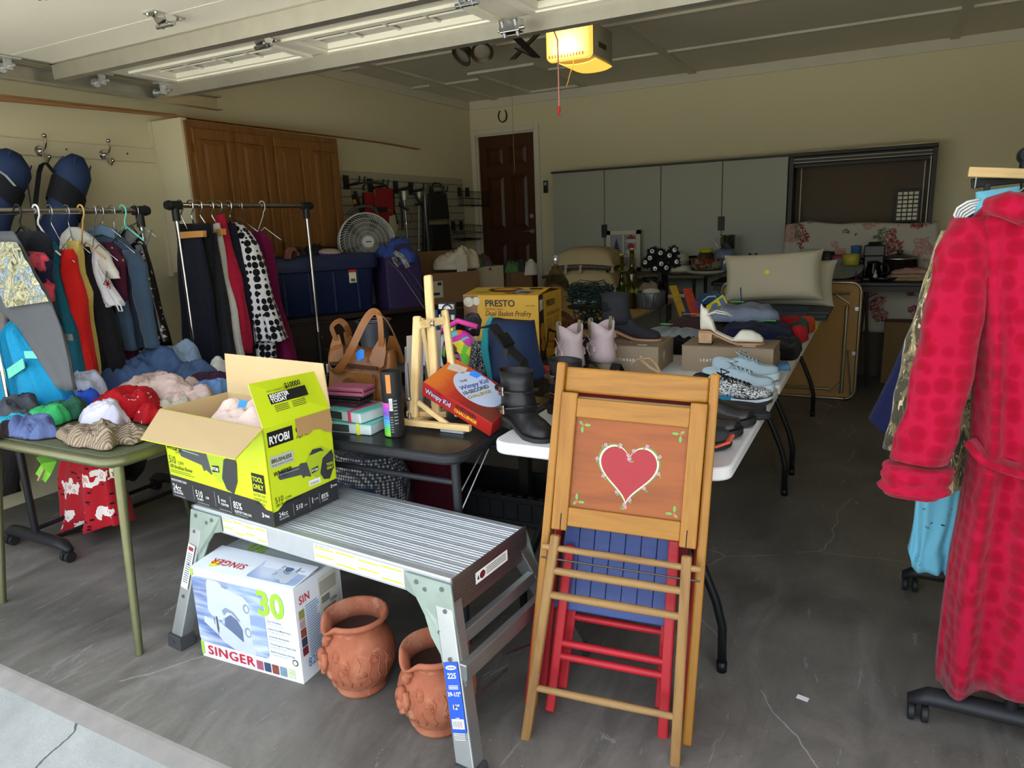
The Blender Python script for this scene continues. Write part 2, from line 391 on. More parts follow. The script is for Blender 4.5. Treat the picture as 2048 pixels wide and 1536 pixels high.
def hinge(x, y):
    o = MB().box(x-.035, x+.035, y-.07, y-.02, ZD-.006, ZD).box(x-.035, x+.035, y+.02, y+.07, ZD-.006, ZD)
    o.loft([[(x+s*.035, y-.03, ZD-.004), (x+s*.028, y-.005, ZD-.045), (x+s*.028, y+.012, ZD-.045), (x+s*.035, y+.03, ZD-.004)] for s in (-1, -.85)])
    o.loft([[(x+s*.035, y-.03, ZD-.004), (x+s*.028, y-.005, ZD-.045), (x+s*.028, y+.012, ZD-.045), (x+s*.035, y+.03, ZD-.004)] for s in (.85, 1)])
    o.cyl((x-.05, y, ZD-.036), (x+.05, y, ZD-.036), .009)
    for sx in (-.024, .024):
        for sy in (-.055, .055): o.cyl((x+sx, y+sy, ZD-.012), (x+sx, y+sy, ZD-.005), .006, n=6)
    o.build('hinge', CHROME, gd)
for x, y in ((-2.57, 2.063), (-2.52, 2.52), (-1.46, 2.52), (-1.46, 2.063), (-.4, 2.52), (-.4, 2.063), (-2.57, 1.61)): hinge(x, y)
MB().box(GX0, GX0+.045, 1.17, 2.96, ZD-.004, ZD-.001).build('end_stile', GALV, gd)
for y in (2.063, 2.52, 2.88):
    MB().cyl((GX0-.045, y, ZD-.045), (GX0+.07, y, ZD-.045), .006).cyl((GX0-.045, y, ZD-.045), (GX0-.03, y, ZD-.045), .022).box(GX0+.005, GX0+.05, y-.05, y+.05, ZD-.012, ZD-.004).box(GX0+.01, GX0+.03, y-.014, y+.014, ZD-.06, ZD-.012).build('roller', mat('C9CCCC', .3, .7), gd, smooth=True)
def track(x, lab):
    p = [(-.03, .012), (.02, .016), (.026, .012), (.026, .006), (-.022, .006), (-.022, -.062), (.026, -.062), (.026, -.068), (-.03, -.068)]
    o = MB().loft([[(x+a, y, ZD-.02+b) for a, b in p] for y in (1.25, 3.33)])
    # a short drop arm ties the end of the track to the ceiling
    r = T('door_track', lab, 'track', (x, 2.2, ZD-.09)); o.build('rail', GALV, r); [MB().box(x-.03, x-.027, y, y+.035, ZD-.03, ZC).build('drop_arm', GALV, r) for y in (1.7, 3.2)]
track(-3.752, 'galvanised roller track along the left side of the raised garage door')

# ================================================================ OPENER, ARM, ROPES, CEILING FIXTURE
op = T('garage_door_opener', 'white ceiling mounted garage door motor with its lamp lit yellow', 'door opener', (-1.77, 4.5, 2.42))
MB().loft([[(x, y, z) for x, z in rrect(-1.945+e, 2.43+e, -1.66-e, 2.64-e, .02)] for y, e in ((4.36, .012), (4.40, 0), (4.72, 0), (4.74, .01))]).build('housing', mat('9A9788', .5), op, smooth=True)
lensM = NT('lit_lens'); lensM.b.inputs['Emission Color'].default_value = lin('FFB83A'); lensM.b.inputs['Emission Strength'].default_value = .5
lensM = lensM.fin('E8D8A0', .4)
MB().loft([[(x, y, z) for x, z in rrect(-1.955+e, 2.42+e, -1.655-e, 2.645-e, .03)] for y, e in ((4.36, 0), (4.33, .002), (4.312, .012), (4.305, .03))]).build('light_lens', lensM, op, smooth=True, label='glowing yellow translucent lens')
m2 = MB()
for k in range(12): m2.box(-1.925+k*.02, -1.919+k*.02, 4.300, 4.309, 2.435, 2.452)
m2.build('vent_slots', mat('8A5A18', .6), op)
m3 = MB()
m3.loft([[(lerp(-1.90, -1.655, i/6), 4.40+s, 2.425-.02*sin(PI*i/6)**.5-q) for s, q in ((0, 0), (.30, 0), (.30, .006), (0, .006))] for i in range(7)]).build('lower_lens', lensM, op)
MB().box(-1.659, -1.656, 4.47, 4.60, 2.50, 2.53).build('badge', BLACK, op)
[MB().box(-1.80, -1.78, y, y+.03, 2.64, ZC).build('hanger_strap', GALV, op) for y in (4.5, 4.62)]
lp = D.lights.new('opener_lamp', 'POINT'); lo = D.objects.new('opener_lamp', lp); C.objects.link(lo); lo.location = (-1.8, 4.22, 2.48); lp.energy = 1.6; lp.color = (1, .74, .36); lp.shadow_soft_size = .06
r = T('opener_rail', 'dark steel opener arm hooked to the back edge of the raised door', 'door arm', (-1.45, 2.9, 2.1))
a0, a1, a2 = V((-1.475, 2.95, 2.235)), V((-1.47, 3.33, 2.16)), V((-1.56, 3.7, 2.42))
MB().tube([a0, a0.lerp(a1, .5)+V((0, .01, -.01)), V((-1.617,3.25,2.262))], .014, flat=(.035, .006)).build('door_arm', mat('2A2520', .5, .6), r)
p0, p1 = V((-1.618,3.2,2.207)), V((-1.597,3.5,2.395)); MB().tube([p0, p1], .01, flat=(.032, .006)).build('perforated_strap', mat('2A2520', .5, .6), r)
MB().tube([p1, V((-1.77, 4.34, 2.66))], .012, flat=(.035, .03)).build('boom', mat('6A675C', .5, .5), r)
q = V((-1.405,2.774,2.25)); MB().cbox(q+V((0, 0, -.02)), (.09, .05, .05)).cyl(q+V((-.06, 0, -.03)), q+V((.06, 0, -.03)), .008).cyl(q+V((-.03, -.03, .0)), q+V((-.03, .0, -.06)), .008).cyl(q+V((.03, -.03, .0)), q+V((.03, .0, -.06)), .008).build('bracket', CHROME, r, bevel=.003)
r = T('release_cord', 'pink pull cord with a red knot hanging below the opener', 'cord', (-1.496,3.45,1.972))
MB().tube([(-1.575,3.5,2.475), (-1.495,3.45,2.32), (-1.494,3.45,2.159), (-1.495,3.45,2.005)], .0035, 6).build('rope', mat('D88C80', .8), r)
MB().sph((-1.496,3.45,1.998), (.009, .009, .016)).tube([(-1.499,3.45,1.986), (-1.494,3.45,1.967)], .005, 6).build('knot', mat('C8352E', .7), r, smooth=True)
one(MB().tube([(-1.763,4.3,2.43), (-1.761,4.3,2.384), (-1.785,4.3,2.33), (-1.81,4.3,2.258)], .0025, 6), 'antenna_wire', mat('C8A048', .5), 'thin yellow antenna wire dangling from the opener', 'wire')
r = T('attic_pull_cord', 'thin pale cord with a small knob hanging before the brown door', 'cord', (-2.83, 5.95, 1.8))
MB().tube([(-3.031,5.95,2.779), (-3.035,5.95,1.896)], .0022, 5).build('rope', mat('9A8F78', .8), r); MB().sph((-3.036,5.95,1.883), .012).build('knob', mat('3A2A1A', .6), r)
r = T('twin_head_ceiling_light', 'dusty twin head ceiling light left of the opener', 'ceiling light', (-2.78, 4.84, 2.62))
MB().cyl((-2.78, 4.9, ZC), (-2.78, 4.9, ZC-.035), .05).cyl((-2.78, 4.9, ZC-.03), (-2.78, 4.88, ZC-.11), .012).build('base', mat('9A9588', .5), r, smooth=True)
for s in (-1, 1):
    c = V((-2.78+s*.082, 4.84, 2.68)); a = V((s*.35, -.6, -.7)).normalized(); M = a.to_track_quat('Z', 'Y').to_matrix().to_4x4(); M.translation = c
    MB().lathe([(.02, -.07), (.045, -.06), (.06, -.01), (.085, .02), (.082, .026), (.05, 0), (.0, -.01)], 20, M).build('lamp_head', mat('4A463C', .4, .5, var=.4, vs=40), r, smooth=True)
    MB().sph((0, 0, 0), (.066, .066, .02), M=M).build('bulb', mat('8A8676', .3), r, smooth=True)
r = T('horseshoe', 'dark iron horseshoe nailed above the brown door', 'horseshoe', (-3.84, YB-.012, 2.6))
MB().tube([(-3.84+.052*sin(a)*(1+.10*cos(a)), YB-.008, 2.615-.068*cos(a)) for a in [lerp(-2.45, 2.45, k/20) for k in range(21)]], .009, 6, flat=(.020, .008)).build('shoe', mat('2A221A', .6, .5), r)
r = T('door_keypad', 'small black alarm keypad on the wall beside the brown door', 'keypad', (-3.33, YB-.02, 1.76))
MB().box(-3.365, -3.315, YB-.022, YB, 1.76, 1.89).build('case', mat('15181A', .4), r, bevel=.004); MB().box(-3.355, -3.325, YB-.024, YB-.022, 1.84, 1.875).build('screen', mat('8FA5B0', .2), r)
# ================================================================ LEFT WALL
OAK = wood('664020', '80562A', 2, 9, 20, .42, .12); OAKX = wood('8A5226', 'A5682F', 1, 9, 20, .42, .12)
BEIGE = mat('C8C0A0', .7, var=.03)
cb = T('oak_wall_cabinet', 'oak cabinet with four raised panel doors hung on the left wall', 'cabinet', (-4.1, 3.9, 1.22))
x = -3.95; yo = [3.215, 3.26, 3.59, 3.90, 3.93, 4.26, 4.60, 4.63]
MB().box(XL, x-.02, 3.245, 4.63, 1.22, 2.165).build('carcass', OAK, cb)
MB().box(x-.02, x, 3.215, 3.265, 1.22, 2.165).box(x-.02, x, 4.585, 4.63, 1.22, 2.165).box(x-.02, x, 3.265, 4.585, 2.10, 2.165).box(x-.02, x, 3.265, 4.585, 1.22, 1.26).box(x-.02, x, 3.90, 3.95, 1.26, 2.10).build('face_frame', OAK, cb, bevel=.002)
MB().box(XL, x-.02, 3.20, 3.245, 1.22, 2.18).box(XL, XL+.03, 3.19, 3.20, 1.22, 2.18).box(XL, XL+.05, 3.18, 3.25, 1.19, 1.22).build('side_panel', BEIGE, cb, label='painted beige side panel')
for k, (a, b) in enumerate(((3.25, 3.575), (3.58, 3.905), (3.935, 4.262), (4.267, 4.597))):
    d = MB().box(x, x+.018, a, b, 1.245, 1.305).box(x, x+.018, a, b, 2.055, 2.12).box(x, x+.018, a, a+.06, 1.305, 2.055).box(x, x+.018, b-.06, b, 1.305, 2.055).box(x, x+.006, a+.06, b-.06, 1.305, 2.055).build('door', OAK, cb, bevel=.003)
    MB().loft([[(x+.006, y, z) for y, z in ((a+.068, 1.313), (b-.068, 1.313), (b-.068, 2.047), (a+.068, 2.047))], [(x+.016, y, z) for y, z in ((a+.095, 1.34), (b-.095, 1.34), (b-.095, 2.02), (a+.095, 2.02))]]).build('raised_panel', OAK, d)
    hy = b-.03 if k % 2 == 0 else a+.03
    MB().tube([(x+.018, hy, 1.285), (x+.038, hy, 1.295), (x+.038, hy, 1.345), (x+.018, hy, 1.355)], .005, 8).build('handle', BRASS, d, smooth=True)
    yy = a-.006 if k % 2 == 0 else b+.006
    for z in (1.36, 2.0): MB().box(x+.002, x+.02, yy-.006, yy+.006, z-.03, z+.03).build('hinge', BRASS, d)
one(MB().loft([[(-4.04, y, z), (-3.985, y, z-.001), (-3.985, y, z+.006), (-4.04, y, z+.007)] for y, z in ((1.6, 2.135), (2.3, 2.16), (3.2, 2.186), (4.6, 2.19), (5.3, 2.188), (5.87, 2.172))]), 'wood_moulding', wood('8B5A34', 'A67446', 1, 10, 20), 'long thin wooden moulding strip laid along the top of the oak cabinet', 'wood strip')
one(MB().loft([[(-4.12, y, z), (-4.06, y, z-.001), (-4.06, y, z+.012), (-4.12, y, z+.012)] for y, z in ((1.55, 2.175), (2.3, 2.186), (3.25, 2.20))]), 'wood_moulding', wood('9B7048', 'B58A5C', 1, 10, 20), 'shorter pale wooden strip lying behind the long moulding above the coat rail', 'wood strip')
rl = T('coat_rail', 'beige board with satin double coat hooks on the left wall', 'coat rack', (XL, 2.4, 1.93))
MB().box(XL, XL+.02, 1.2, 3.25, 1.925, 2.012).build('board', BEIGE, rl, bevel=.003)
for i, (px, py) in enumerate(((80, 298), (210, 305))):
    p = V((-4.25,2.472,1.962)) if i == 0 else V((-4.25,2.847,1.964)); y, z = p.y, p.z-.01
    o = MB().cyl((XL+.02, y, z), (XL+.032, y, z), .032, .024, 20).cyl((XL+.03, y, z), (XL+.045, y, z), .012)
    o.tube([(XL+.04, y, z), (XL+.07, y, z+.012), (XL+.085, y, z+.04), (XL+.08, y, z+.07)], [.007, .006, .006, .006]); o.sph((XL+.08, y, z+.076), .013)
    o.tube([(XL+.04, y, z-.008), (XL+.05, y, z-.05), (XL+.075, y, z-.062), (XL+.092, y, z-.045)], [.007, .006, .006, .006]); o.sph((XL+.093, y, z-.038), .013); o.build('coat_hook', CHROME, rl, smooth=True)
[MB().cyl((XL+.02, y, 1.97), (XL+.024, y, 1.97), .006).build('screw', mat('5A5040'), rl) for y in (2.62, 3)]
# folded camp chairs in blue carry bags
NB = mat('24365A', .75, var=.2, vs=9, bump=.5, bs=60); NBD = mat('15171C', .8, var=.1)
def camp_bag(label, top, bot, r, loc, cut=.68):
    t = T('camp_chair_bag', label, 'chair bag', loc); top, bot = V(top), V(bot); n = 16; rings = []; ax = (bot-top)
    a = ax.normalized(); u = V((0, 1, 0)) - a*a.y; u.normalize(); w = a.cross(u)
    for i in range(15):
        k = i/14; rr = r*(.35 if i == 0 else .80 if i == 1 else 1 if k < .8 else lerp(1, .72, (k-.8)/.2))*(1+.06*sin(9*k+1))
        rings.append([top+ax*k+(u*cos(2*PI*j/n)*1.1+w*sin(2*PI*j/n)*.85)*rr*(1+.05*fbm((j*.7, k*6, r*9))) for j in range(n)])
    MB().loft(rings).build('bag', NB, t, smooth=2)
    band = []
    for i in range(5):
        k = .26+i*.045; band.append([top+ax*(k+.055*cos(2*PI*j/n))+(u*cos(2*PI*j/n)*1.1+w*sin(2*PI*j/n)*.85)*r*1.06 for j in range(n)])
    MB().loft(band, False).build('band', NBD, t, smooth=2)
    for q in range(9):
        a0 = 2*PI*q/9; MB().tube([top+(u*cos(a0)*1.1+w*sin(a0)*.85)*r*.9+ax*.03, top+(u*cos(a0)+w*sin(a0)*.85)*r*1.0+ax*.09], .004, 5).build('gather', NB, t) if q % 3 == 0 else None
    return t
t = camp_bag('blue camp chair bag hanging from the hook by a black strap', (-4.05,2.554,1.914), (-4.12,2.295,1.245), .085, (-4.12, 2.5, 1.3))
hk = V((-4.19,2.429,1.869)); MB().tube([hk, V((-4.1,2.357,1.82)), V((-4.05,2.277,1.646)), V((-4.02,2.257,1.488))], .01, flat=(.024, .004)).tube([hk, V((-4.12,2.415,1.876)), V((-4.02,2.39,1.816))], .01, flat=(.02, .004)).build('strap', NBD, t)
t = camp_bag('larger navy camp chair bag with a grey strap at the left edge', (-4.05,2.22,1.911), (-4.1,1.94,1.377), .10, (-4.12, 2.2, 1.3))
MB().tube([V((-3.94,2.067,1.809)), V((-3.94,2.101,1.782)), V((-3.95,2.14,1.735))], .01, flat=(.018, .003)).build('strap', mat('A9ACB4', .6), t)
MB().tube([V((-3.95,2.204,1.796)), V((-4,2.23,1.72)), V((-4,2.226,1.605))], .004, 5).build('drawstring', NBD, t)

# ---- slat wall with its hooks and hanging tools
SW = mat('A9A690', .6, var=.05)
sw = T('slat_wall', 'pale grooved slat panel covering the left wall beyond the cabinet', 'slat wall', (XL, 6.1, .6))
zz = .60
while zz < 1.93:
    MB().box(XL, XL+.018, 4.75, 7.05, zz, zz+.068).build('slat', SW, sw, bevel=.003, seg=1); zz += .076
MB().box(XL, XL+.01, 4.75, 7.05, .6, 1.95).build('backing', mat('6A6858', .8), sw)
def slathook(y, z, L=.22, up=.03, lab='', n=2):
    t = T('wall_hook', lab, 'hook', (XL+.03, y, z-.06), group=None)
    MB().box(XL+.02, XL+.035, y-.035, y+.035, z-.07, z+.05).build('plate', PLASTIC, t, bevel=.004)
    for s in ((-1, 1) if n == 2 else (0,)):
        MB().tube([(XL+.03, y+s*.02, z-.04), (XL+L*.6, y+s*.03, z-.03), (XL+L, y+s*.035, z-.02), (XL+L+.012, y+s*.035, z+up)], .008, 8).build('prong', PLASTIC, t, smooth=True)
    return t
H = [((-4.22,5.047,1.869)), ((-4.22,5.38,1.853)), ((-4.22,5.77,1.845)), ((-4.22,6.019,1.837)), ((-4.22,6.386,1.821))]
labs = ['black double hook holding the red handled shears beside the oak cabinet', 'black hook carrying the red folding chair', 'black hook holding the tall trimmer pole left of the white handled poles', 'black hook between the trimmer pole and the stepladder', 'black hook carrying the grey stepladder']
for p, l in zip(H, labs): slathook(p[1], p[2], .2, lab=l)
RED = mat('8E1F22', .8, var=.12, vs=12)
def stick(name, lab, cat, p, q, r, m, parts=()):
    t = T(name, lab, cat, q); MB().cyl(p, q, r, r).build('pole', m, t, smooth=True)
    for nm, a, b, rr, mm in parts:
        P = V(p).lerp(V(q), a); Q = V(p).lerp(V(q), b); MB().cyl(P, Q, rr).build(nm, mm, t, smooth=True)
    return t
t = stick('loppers', 'long handled loppers with orange and black grips behind the fan', 'loppers', (-4.1,4.937,1.817), (-4.12,5.029,1.531), .006, STEEL, (('grip', .25, .62, .016, BLACK), ('collar', .38, .5, .018, mat('B07A28', .6))))
stick('loppers', 'second pair of loppers with plain black grips, just right of the orange gripped pair', 'loppers', (-4.08,4.95,1.799), (-4.1,5.073,1.53), .006, STEEL, (('grip', .1, .9, .015, BLACK),))
# red folding chair hanging on its hook
t = T('red_folding_chair', 'red fabric folding chair hanging folded on the slat wall', 'folding chair', (-4.1,5.366,1.458))
MB().tube([(-4.12,5.126,1.789), (-4.1,5.105,1.821), (-4.08,5.14,1.855), (-4.08,5.353,1.848), (-4.08,5.43,1.811)], .011, 8).build('frame', mat('3A3C3C', .4, .5), t, smooth=True)
MB().tube([(-4.12,5.115,1.763), (-4.12,5.102,1.565), (-4.12,5.235,1.497)], .010, 8).tube([(-4.08,5.512,1.795), (-4.08,5.497,1.614), (-4.08,5.535,1.486)], .010, 8).build('arm', mat('222424', .4, .3), t, smooth=True)
MB().grid(lambda u, v: tuple(V((-4.03,5.183,1.806)).lerp(V((-4.03,5.423,1.803)), u)*(1-v)+V((-4.05,5.205,1.622)).lerp(V((-4.05,5.449,1.617)), u)*v), 6, 6).build('back_panel', RED, t, solid=.012)
MB().grid(lambda u, v: tuple(V((-4.15,5.147,1.773)).lerp(V((-4.12,5.27,1.765)), u)*(1-v)+V((-4.15,5.133,1.566)).lerp(V((-4.12,5.257,1.554)), u)*v), 6, 6).build('seat_panel', RED, t, solid=.012)
MB().grid(lambda u, v: tuple(V((-4.07,5.252,1.614)).lerp(V((-4.05,5.433,1.608)), u)*(1-v)+V((-4.1,5.303,1.428)).lerp(V((-4.07,5.451,1.482)), u)*v), 6, 6).build('pouch', RED, t, solid=.02)
MB().box(0, .12, -.02, .02, 0, .02, M=frame((-4.04,5.199,1.617), (0, 1, 0), (0, 0, 1))).build('strap', BLACK, t)
MB().prism([(0, 0), (.09, .015), (.11, -.12), (.045, -.17), (-.01, -.10)], 0, .004, M=frame((-4,5.307,1.554), (0, 1, 0), (0, 0, 1))).build('tag', mat('B9B3A0', .7), t)
# poles
t = stick('string_trimmer', 'tall dark trimmer pole hanging head down on the slat wall', 'trimmer', (-4.1,5.641,1.798), (-4.1,5.643,1.428), .009, BLACK, (('grip', .3, .42, .02, BLACK),))
MB().tube([(-4.08,5.62,1.66), (-4.05,5.63,1.626), (-4.02,5.651,1.611)], .014, 8).build('side_handle', PLASTIC, t, smooth=True)
MB().tube([(-4.1,5.786,1.595), (-4.1,5.796,1.538), (-4.1,5.756,1.482)], .005, 6).build('cable', mat('8A2A24', .6), t)
stick('white_handled_pole', 'steel pole with a fat white grip, left of the slim one', 'pole', (-4.12,5.724,1.792), (-4.12,5.736,1.163), .010, STEEL, (('grip', 0, .13, .019, WHITE), ('collar', .46, .5, .014, CHROME)))
stick('white_handled_pole', 'slim pale pole with a white top hanging just left of the stepladder', 'pole', (-4.12,5.982,1.788), (-4.12,5.914,1.216), .009, mat('A8A493', .5), (('grip', 0, .1, .016, WHITE), ('foot', .97, 1, .013, WHITE)))
t = T('leaf_rake', 'black rake hanging behind the slim white topped pole', 'rake', (-4.15,5.993,1.371))
MB().tube([(-4.1,5.875,1.775), (-4.08,5.898,1.708), (-4.06,5.948,1.65), (-4.06,5.967,1.516), (-4.08,5.953,1.224), (-4.08,5.977,1.123)], [.012, .014, .02, .022, .02, .02], 8).build('handle', BLACK, t, smooth=True)
MB().tube([(-4.05,5.807,1.664), (-4.05,5.926,1.664)], .009, 6).build('peg', BLACK, t)
# step ladder
t = T('step_ladder', 'grey stepladder with wide black treads hung on the slat wall', 'stepladder', (-4.05,6.201,0.903))
gm = mat('6A6C6A', .35, .6)
MB().tube([(-4.02,5.959,1.049), (-4.02,5.938,1.321), (-4,5.899,1.61), (-4,5.901,1.775), (-3.98,5.922,1.84), (-3.98,6.189,1.838), (-4,6.26,1.777), (-4.02,6.328,1.509), (-4.02,6.352,1.202), (-4.02,6.366,0.968)], .013, 8).build('front_frame', gm, t, smooth=True)
MB().tube([(-4.12,6,1.047), (-4.12,6.02,1.517), (-4.1,6.009,1.749)], .012, 8).tube([(-4.14,6.14,1.063), (-4.12,6.1,1.516), (-4.1,6.058,1.711)], .012, 8).build('rear_frame', mat('3E4040', .4, .5), t, smooth=True)
for a, b, c, d in (((-4,5.934,1.766), (-4,6.259,1.772), (-4.01,6.304,1.519), (-4.01,5.954,1.514)), ((-4,5.943,1.466), (-4,6.273,1.469), (-4.01,6.323,1.168), (-4.01,5.977,1.172))):
    MB().loft([[V(p)+V((o, 0, 0)) for p in (a, b, c, d)] for o in (0, .03)]).build('tread', mat('17181A', .6), t, bevel=.008)
MB().tube([(-3.98,6.009,1.833), (-3.93,5.972,1.862), (-3.93,6.079,1.86), (-3.98,6.189,1.833)], .008, 8).build('handle', BLACK, t, smooth=True)
# two wire baskets
def basket(p, q, lab, stuff):
    t = T('wire_basket', lab, 'basket', tuple(V(p)+V((0, .12, -.14)))); p = V(p); L = .36; d = .20; h = .15; wire = MB()
    x0 = XL+.03
    for z in (0, -h*.5, -h): k = 1+z*.6; wire.tube([(x0, p.y, p.z+z), (x0+d*k, p.y, p.z+z-.02), (x0+d*k, p.y+L, p.z+z-.02), (x0, p.y+L, p.z+z), (x0, p.y, p.z+z)], .003, 5)
    for i in range(13):
        y = p.y+L*i/12; wire.tube([(x0, y, p.z), (x0, y, p.z-h), (x0+d*.9, y, p.z-h-.02), (x0+d, y, p.z-.02)], .002, 4)
    for i in range(1, 6):
        x = x0+d*i/6; wire.tube([(x, p.y, p.z-.01), (x, p.y, p.z-h-.01), (x, p.y+L, p.z-h-.01), (x, p.y+L, p.z-.01)], .002, 4)
    o = wire.build('wirework', BLACK, t); o['kind'] = 'stuff'
    for y in (p.y+.05, p.y+.22): MB().box(x0-.012, x0+.004, y-.03, y+.03, p.z-.06, p.z+.04).build('bracket', PLASTIC, t)
    return t
basket((-4.24,6.905,1.823), 0, 'black wire basket nearer the ceiling, beside the brown door', 0)
b2 = basket((-4.24,6.73,1.458), 0, 'lower black wire basket holding a crumpled grey bag', 1)
# ================================================================ BACK WALL CABINETS
GC = mat('97998B', .5, var=.03, vs=2)
gc = T('storage_cabinets', 'run of four tall grey storage cabinet doors on the back wall', 'cabinet', (-1.97, 7.15, .1))
MB().box(-3.13, -.81, 7.02, YB, .1, 1.94).build('carcass', mat('6F7168', .6), gc)
MB().box(-3.14, -.80, 6.985, YB, 1.94, 1.955).build('top_edge', mat('2E302A', .5), gc)
e = [-3.131, -2.556, -1.972, -1.385, -.808]
for a, b in zip(e, e[1:]):
    MB().box(a+.004, b-.004, 7.0, 7.02, .11, 1.935).build('door', GC, gc, bevel=.002)
for x, z in ((-2.556, 1.42), (-1.385, 1.42)):
    z = V((-2.552,7,1.335)).z if x < -2 else V((-1.392,7,1.37)).z
    MB().box(x-.03, x+.03, 6.985, 7.0, z-.065, z+.065).build('latch', BLACK, gc, bevel=.004)
DK = mat('2A2721', .5, var=.08)
oc = T('open_wall_cabinet', 'open dark cabinet with a bare pegboard back beside the grey doors', 'cabinet', (-.23, 7.15, .3))
MB().box(-.785, .335, YB-.03, YB-.01, .3, 1.93).build('back_panel', mat('5C5042', .85, var=.1, vs=30, bump=.3, bs=80), oc)
[MB().box(a, a+.035, 7.0, YB, .3, 1.95).build('side', DK, oc) for a in (-.8, .31)]
MB().box(-.80, .345, 6.97, YB, 1.925, 1.955).box(-.765, .31, 7.0, 7.03, 1.86, 1.925).box(-.765, .31, 7.03, 7.05, 1.83, 1.87).build('top_rail', DK, oc, bevel=.006)
for x in (-.72, .27): MB().box(x-.006, x+.006, YB-.045, YB-.03, .6, 1.86).build('shelf_standard', mat('6E6A5E', .4, .6), oc)
MB().box(.296, .303, 6.995, 7.0, .6, 1.86).build('shelf_standard', mat('8E8A7C', .4, .6), oc)
one(MB().box(-.2, .30, 6.99, 7.14, 1.957, 1.966), 'thin_board', mat('B9B39A', .7), 'thin pale board lying on top of the open dark cabinet', 'board')
[MB().box(-.765, .31, 6.996, 7.0, z, z+.005).build('rail_edge', mat('8C8878', .4, .5), oc) for z in (1.872, 1.9)]
og = T('drawer_organizer', 'small parts organizer with rows of clear drawers in the dark cabinet', 'drawer organizer', (0.176,7.14,1.334))
P0 = V((0.064,7.12,1.346)); P1 = V((0.252,7.12,1.597)); x0, x1, z0, z1 = P0.x, P1.x, P0.z-.02, P1.z
MB().box(x0, x1, 7.13, 7.25, z0, z1).build('case', BLACK, og)
for i in range(4):
    for j in range(7):
        a = lerp(x0+.012, x1-.012, i/4); b = lerp(x0+.012, x1-.012, (i+1)/4); c = lerp(z0+.012, z1-.012, j/7); d = lerp(z0+.012, z1-.012, (j+1)/7)
        MB().box(a+.004, b-.004, 7.115, 7.13, c+.005, d-.005).build('drawer', mat('C9C2A4', .25, var=.25, vs=40), og, bevel=.002, seg=1)
# ================================================================ TABLES
def rtop(x0, x1, y0, y1, z0, z1, r, m, par, name='tabletop', bevel=.008):
    return MB().prism(rrect(x0, y0, x1, y1, r, 6), z0, z1).build(name, m, par, bevel=bevel, smooth=True)
WP = mat('E2E2DF', .45, var=.05, vs=9, bump=.25, bs=500); LEGB = mat('1C1D1F', .35, .3, var=.05)
def white_table(y0, y1, legs, lab, seam=None):
    t = T('folding_table', lab, 'table', (-.74, (y0+y1)/2, 0), group=None); x0, x1 = -1.125, -.345
    if seam:
        rtop(x0, x1, y0, seam-.002, .70, .742, .06, WP, t); rtop(x0, x1, seam+.002, y1, .70, .742, .02, WP, t)
    else: rtop(x0, x1, y0, y1, .70, .742, .06, WP, t)
    for y in legs:
        for s in (-1, 1):
            c = (x0+x1)/2
            MB().tube([(c+s*.12, y, .69), (c+s*.18, y, .60), (c+s*.29, y, .36), (c+s*.335, y, .25), (c+s*.358, y, .16), (c+s*.36, y, .02)], .0145, 10).cyl((c+s*.36, y, 0), (c+s*.36, y, .035), .017).build('leg', LEGB, t, smooth=2)
        MB().cyl((c-.21, y, .52), (c+.21, y, .52), .011).build('crossbar', LEGB, t, smooth=True)
        MB().tube([(c, y, .52), (c, y+(.45 if y < (y0+y1)/2 else -.45), .69)], .009, 8).build('brace', LEGB, t, smooth=True)
        MB().box(c-.2, c+.2, y-.03, y+.03, .68, .70).build('leg_mount', LEGB, t)
    return t
white_table(1.95, 3.88, (2.09, 3.72), 'white plastic folding table nearest the camera, covered with shoes', 3.05)
white_table(3.90, 5.46, (4.05, 5.35), 'second white folding table behind the shoe table, piled with folded clothes')
# black card table
BT = mat('17181A', .33, var=.25, vs=22, bump=.15, bs=120); BTE = mat('222427', .45, var=.35, vs=40)
bt = T('black_card_table', 'black metal card table holding the tan handbag, easel and board game', 'table', (-1.63, 2.2, 0))
rtop(-2.06, -1.19, 1.84, 2.68, .675, .712, .07, BTE, bt, 'rim', .012); rtop(-2.045, -1.205, 1.855, 2.665, .7122, .7135, .06, BT, bt, 'tabletop', 0)
for x, y in ((-2.01, 1.90), (-1.235, 1.90), (-2.01, 2.62), (-1.235, 2.62)):
    MB().tube([(x, y, .68), (x+(.02 if x > -1.6 else -.02), y-.02*(1 if y < 2 else -1), .0)], [.017, .013], 10).build('leg', BTE, bt, smooth=True)
for y in (1.895, 2.625): MB().cyl((-2.0, y, .60), (-1.24, y, .60), .011).build('crossbar', BTE, bt, smooth=True)
[MB().tube([(x, 1.9, z), (x+.02, 2.07, .67)], .003, 5).build('folding_brace', STEEL, bt) for x, z in ((-1.22, .5), (-1.24, .53))]
# green card table with padded top
GM = mat('6B6B4C', .35, .55, var=.15, vs=18); GF = mat('5F6247', .9, var=.15, vs=60, bump=.4, bs=500)
gt = T('green_card_table', 'olive green padded card table heaped with clothes', 'table', (-2.76, 1.83, 0))
MB().loft([[(x, y, z) for x, y in rrect(-3.19+e, 1.40+e, -2.33-e, 2.24-e, .08-e*.5, 6)] for e, z in ((.010, .662), (0, .668), (-.004, .68), (0, .694), (.012, .702), (.024, .700))]).build('rim', GM, gt, smooth=2)
rtop(-3.166, -2.354, 1.424, 2.216, .69, .7035, .06, GF, gt, 'padded_top', .003)
for a, b in (((-2.365, 1.45), (-2.262, 1.345)), ((-3.155, 1.45), (-3.14, 1.345)), ((-2.365, 2.19), (-2.30, 2.30)), ((-3.155, 2.19), (-3.2, 2.30))):
    MB().tube([(a[0], a[1], .68), (b[0], b[1], 0)], [.018, .0135], 12).build('leg', GM, gt, smooth=True)
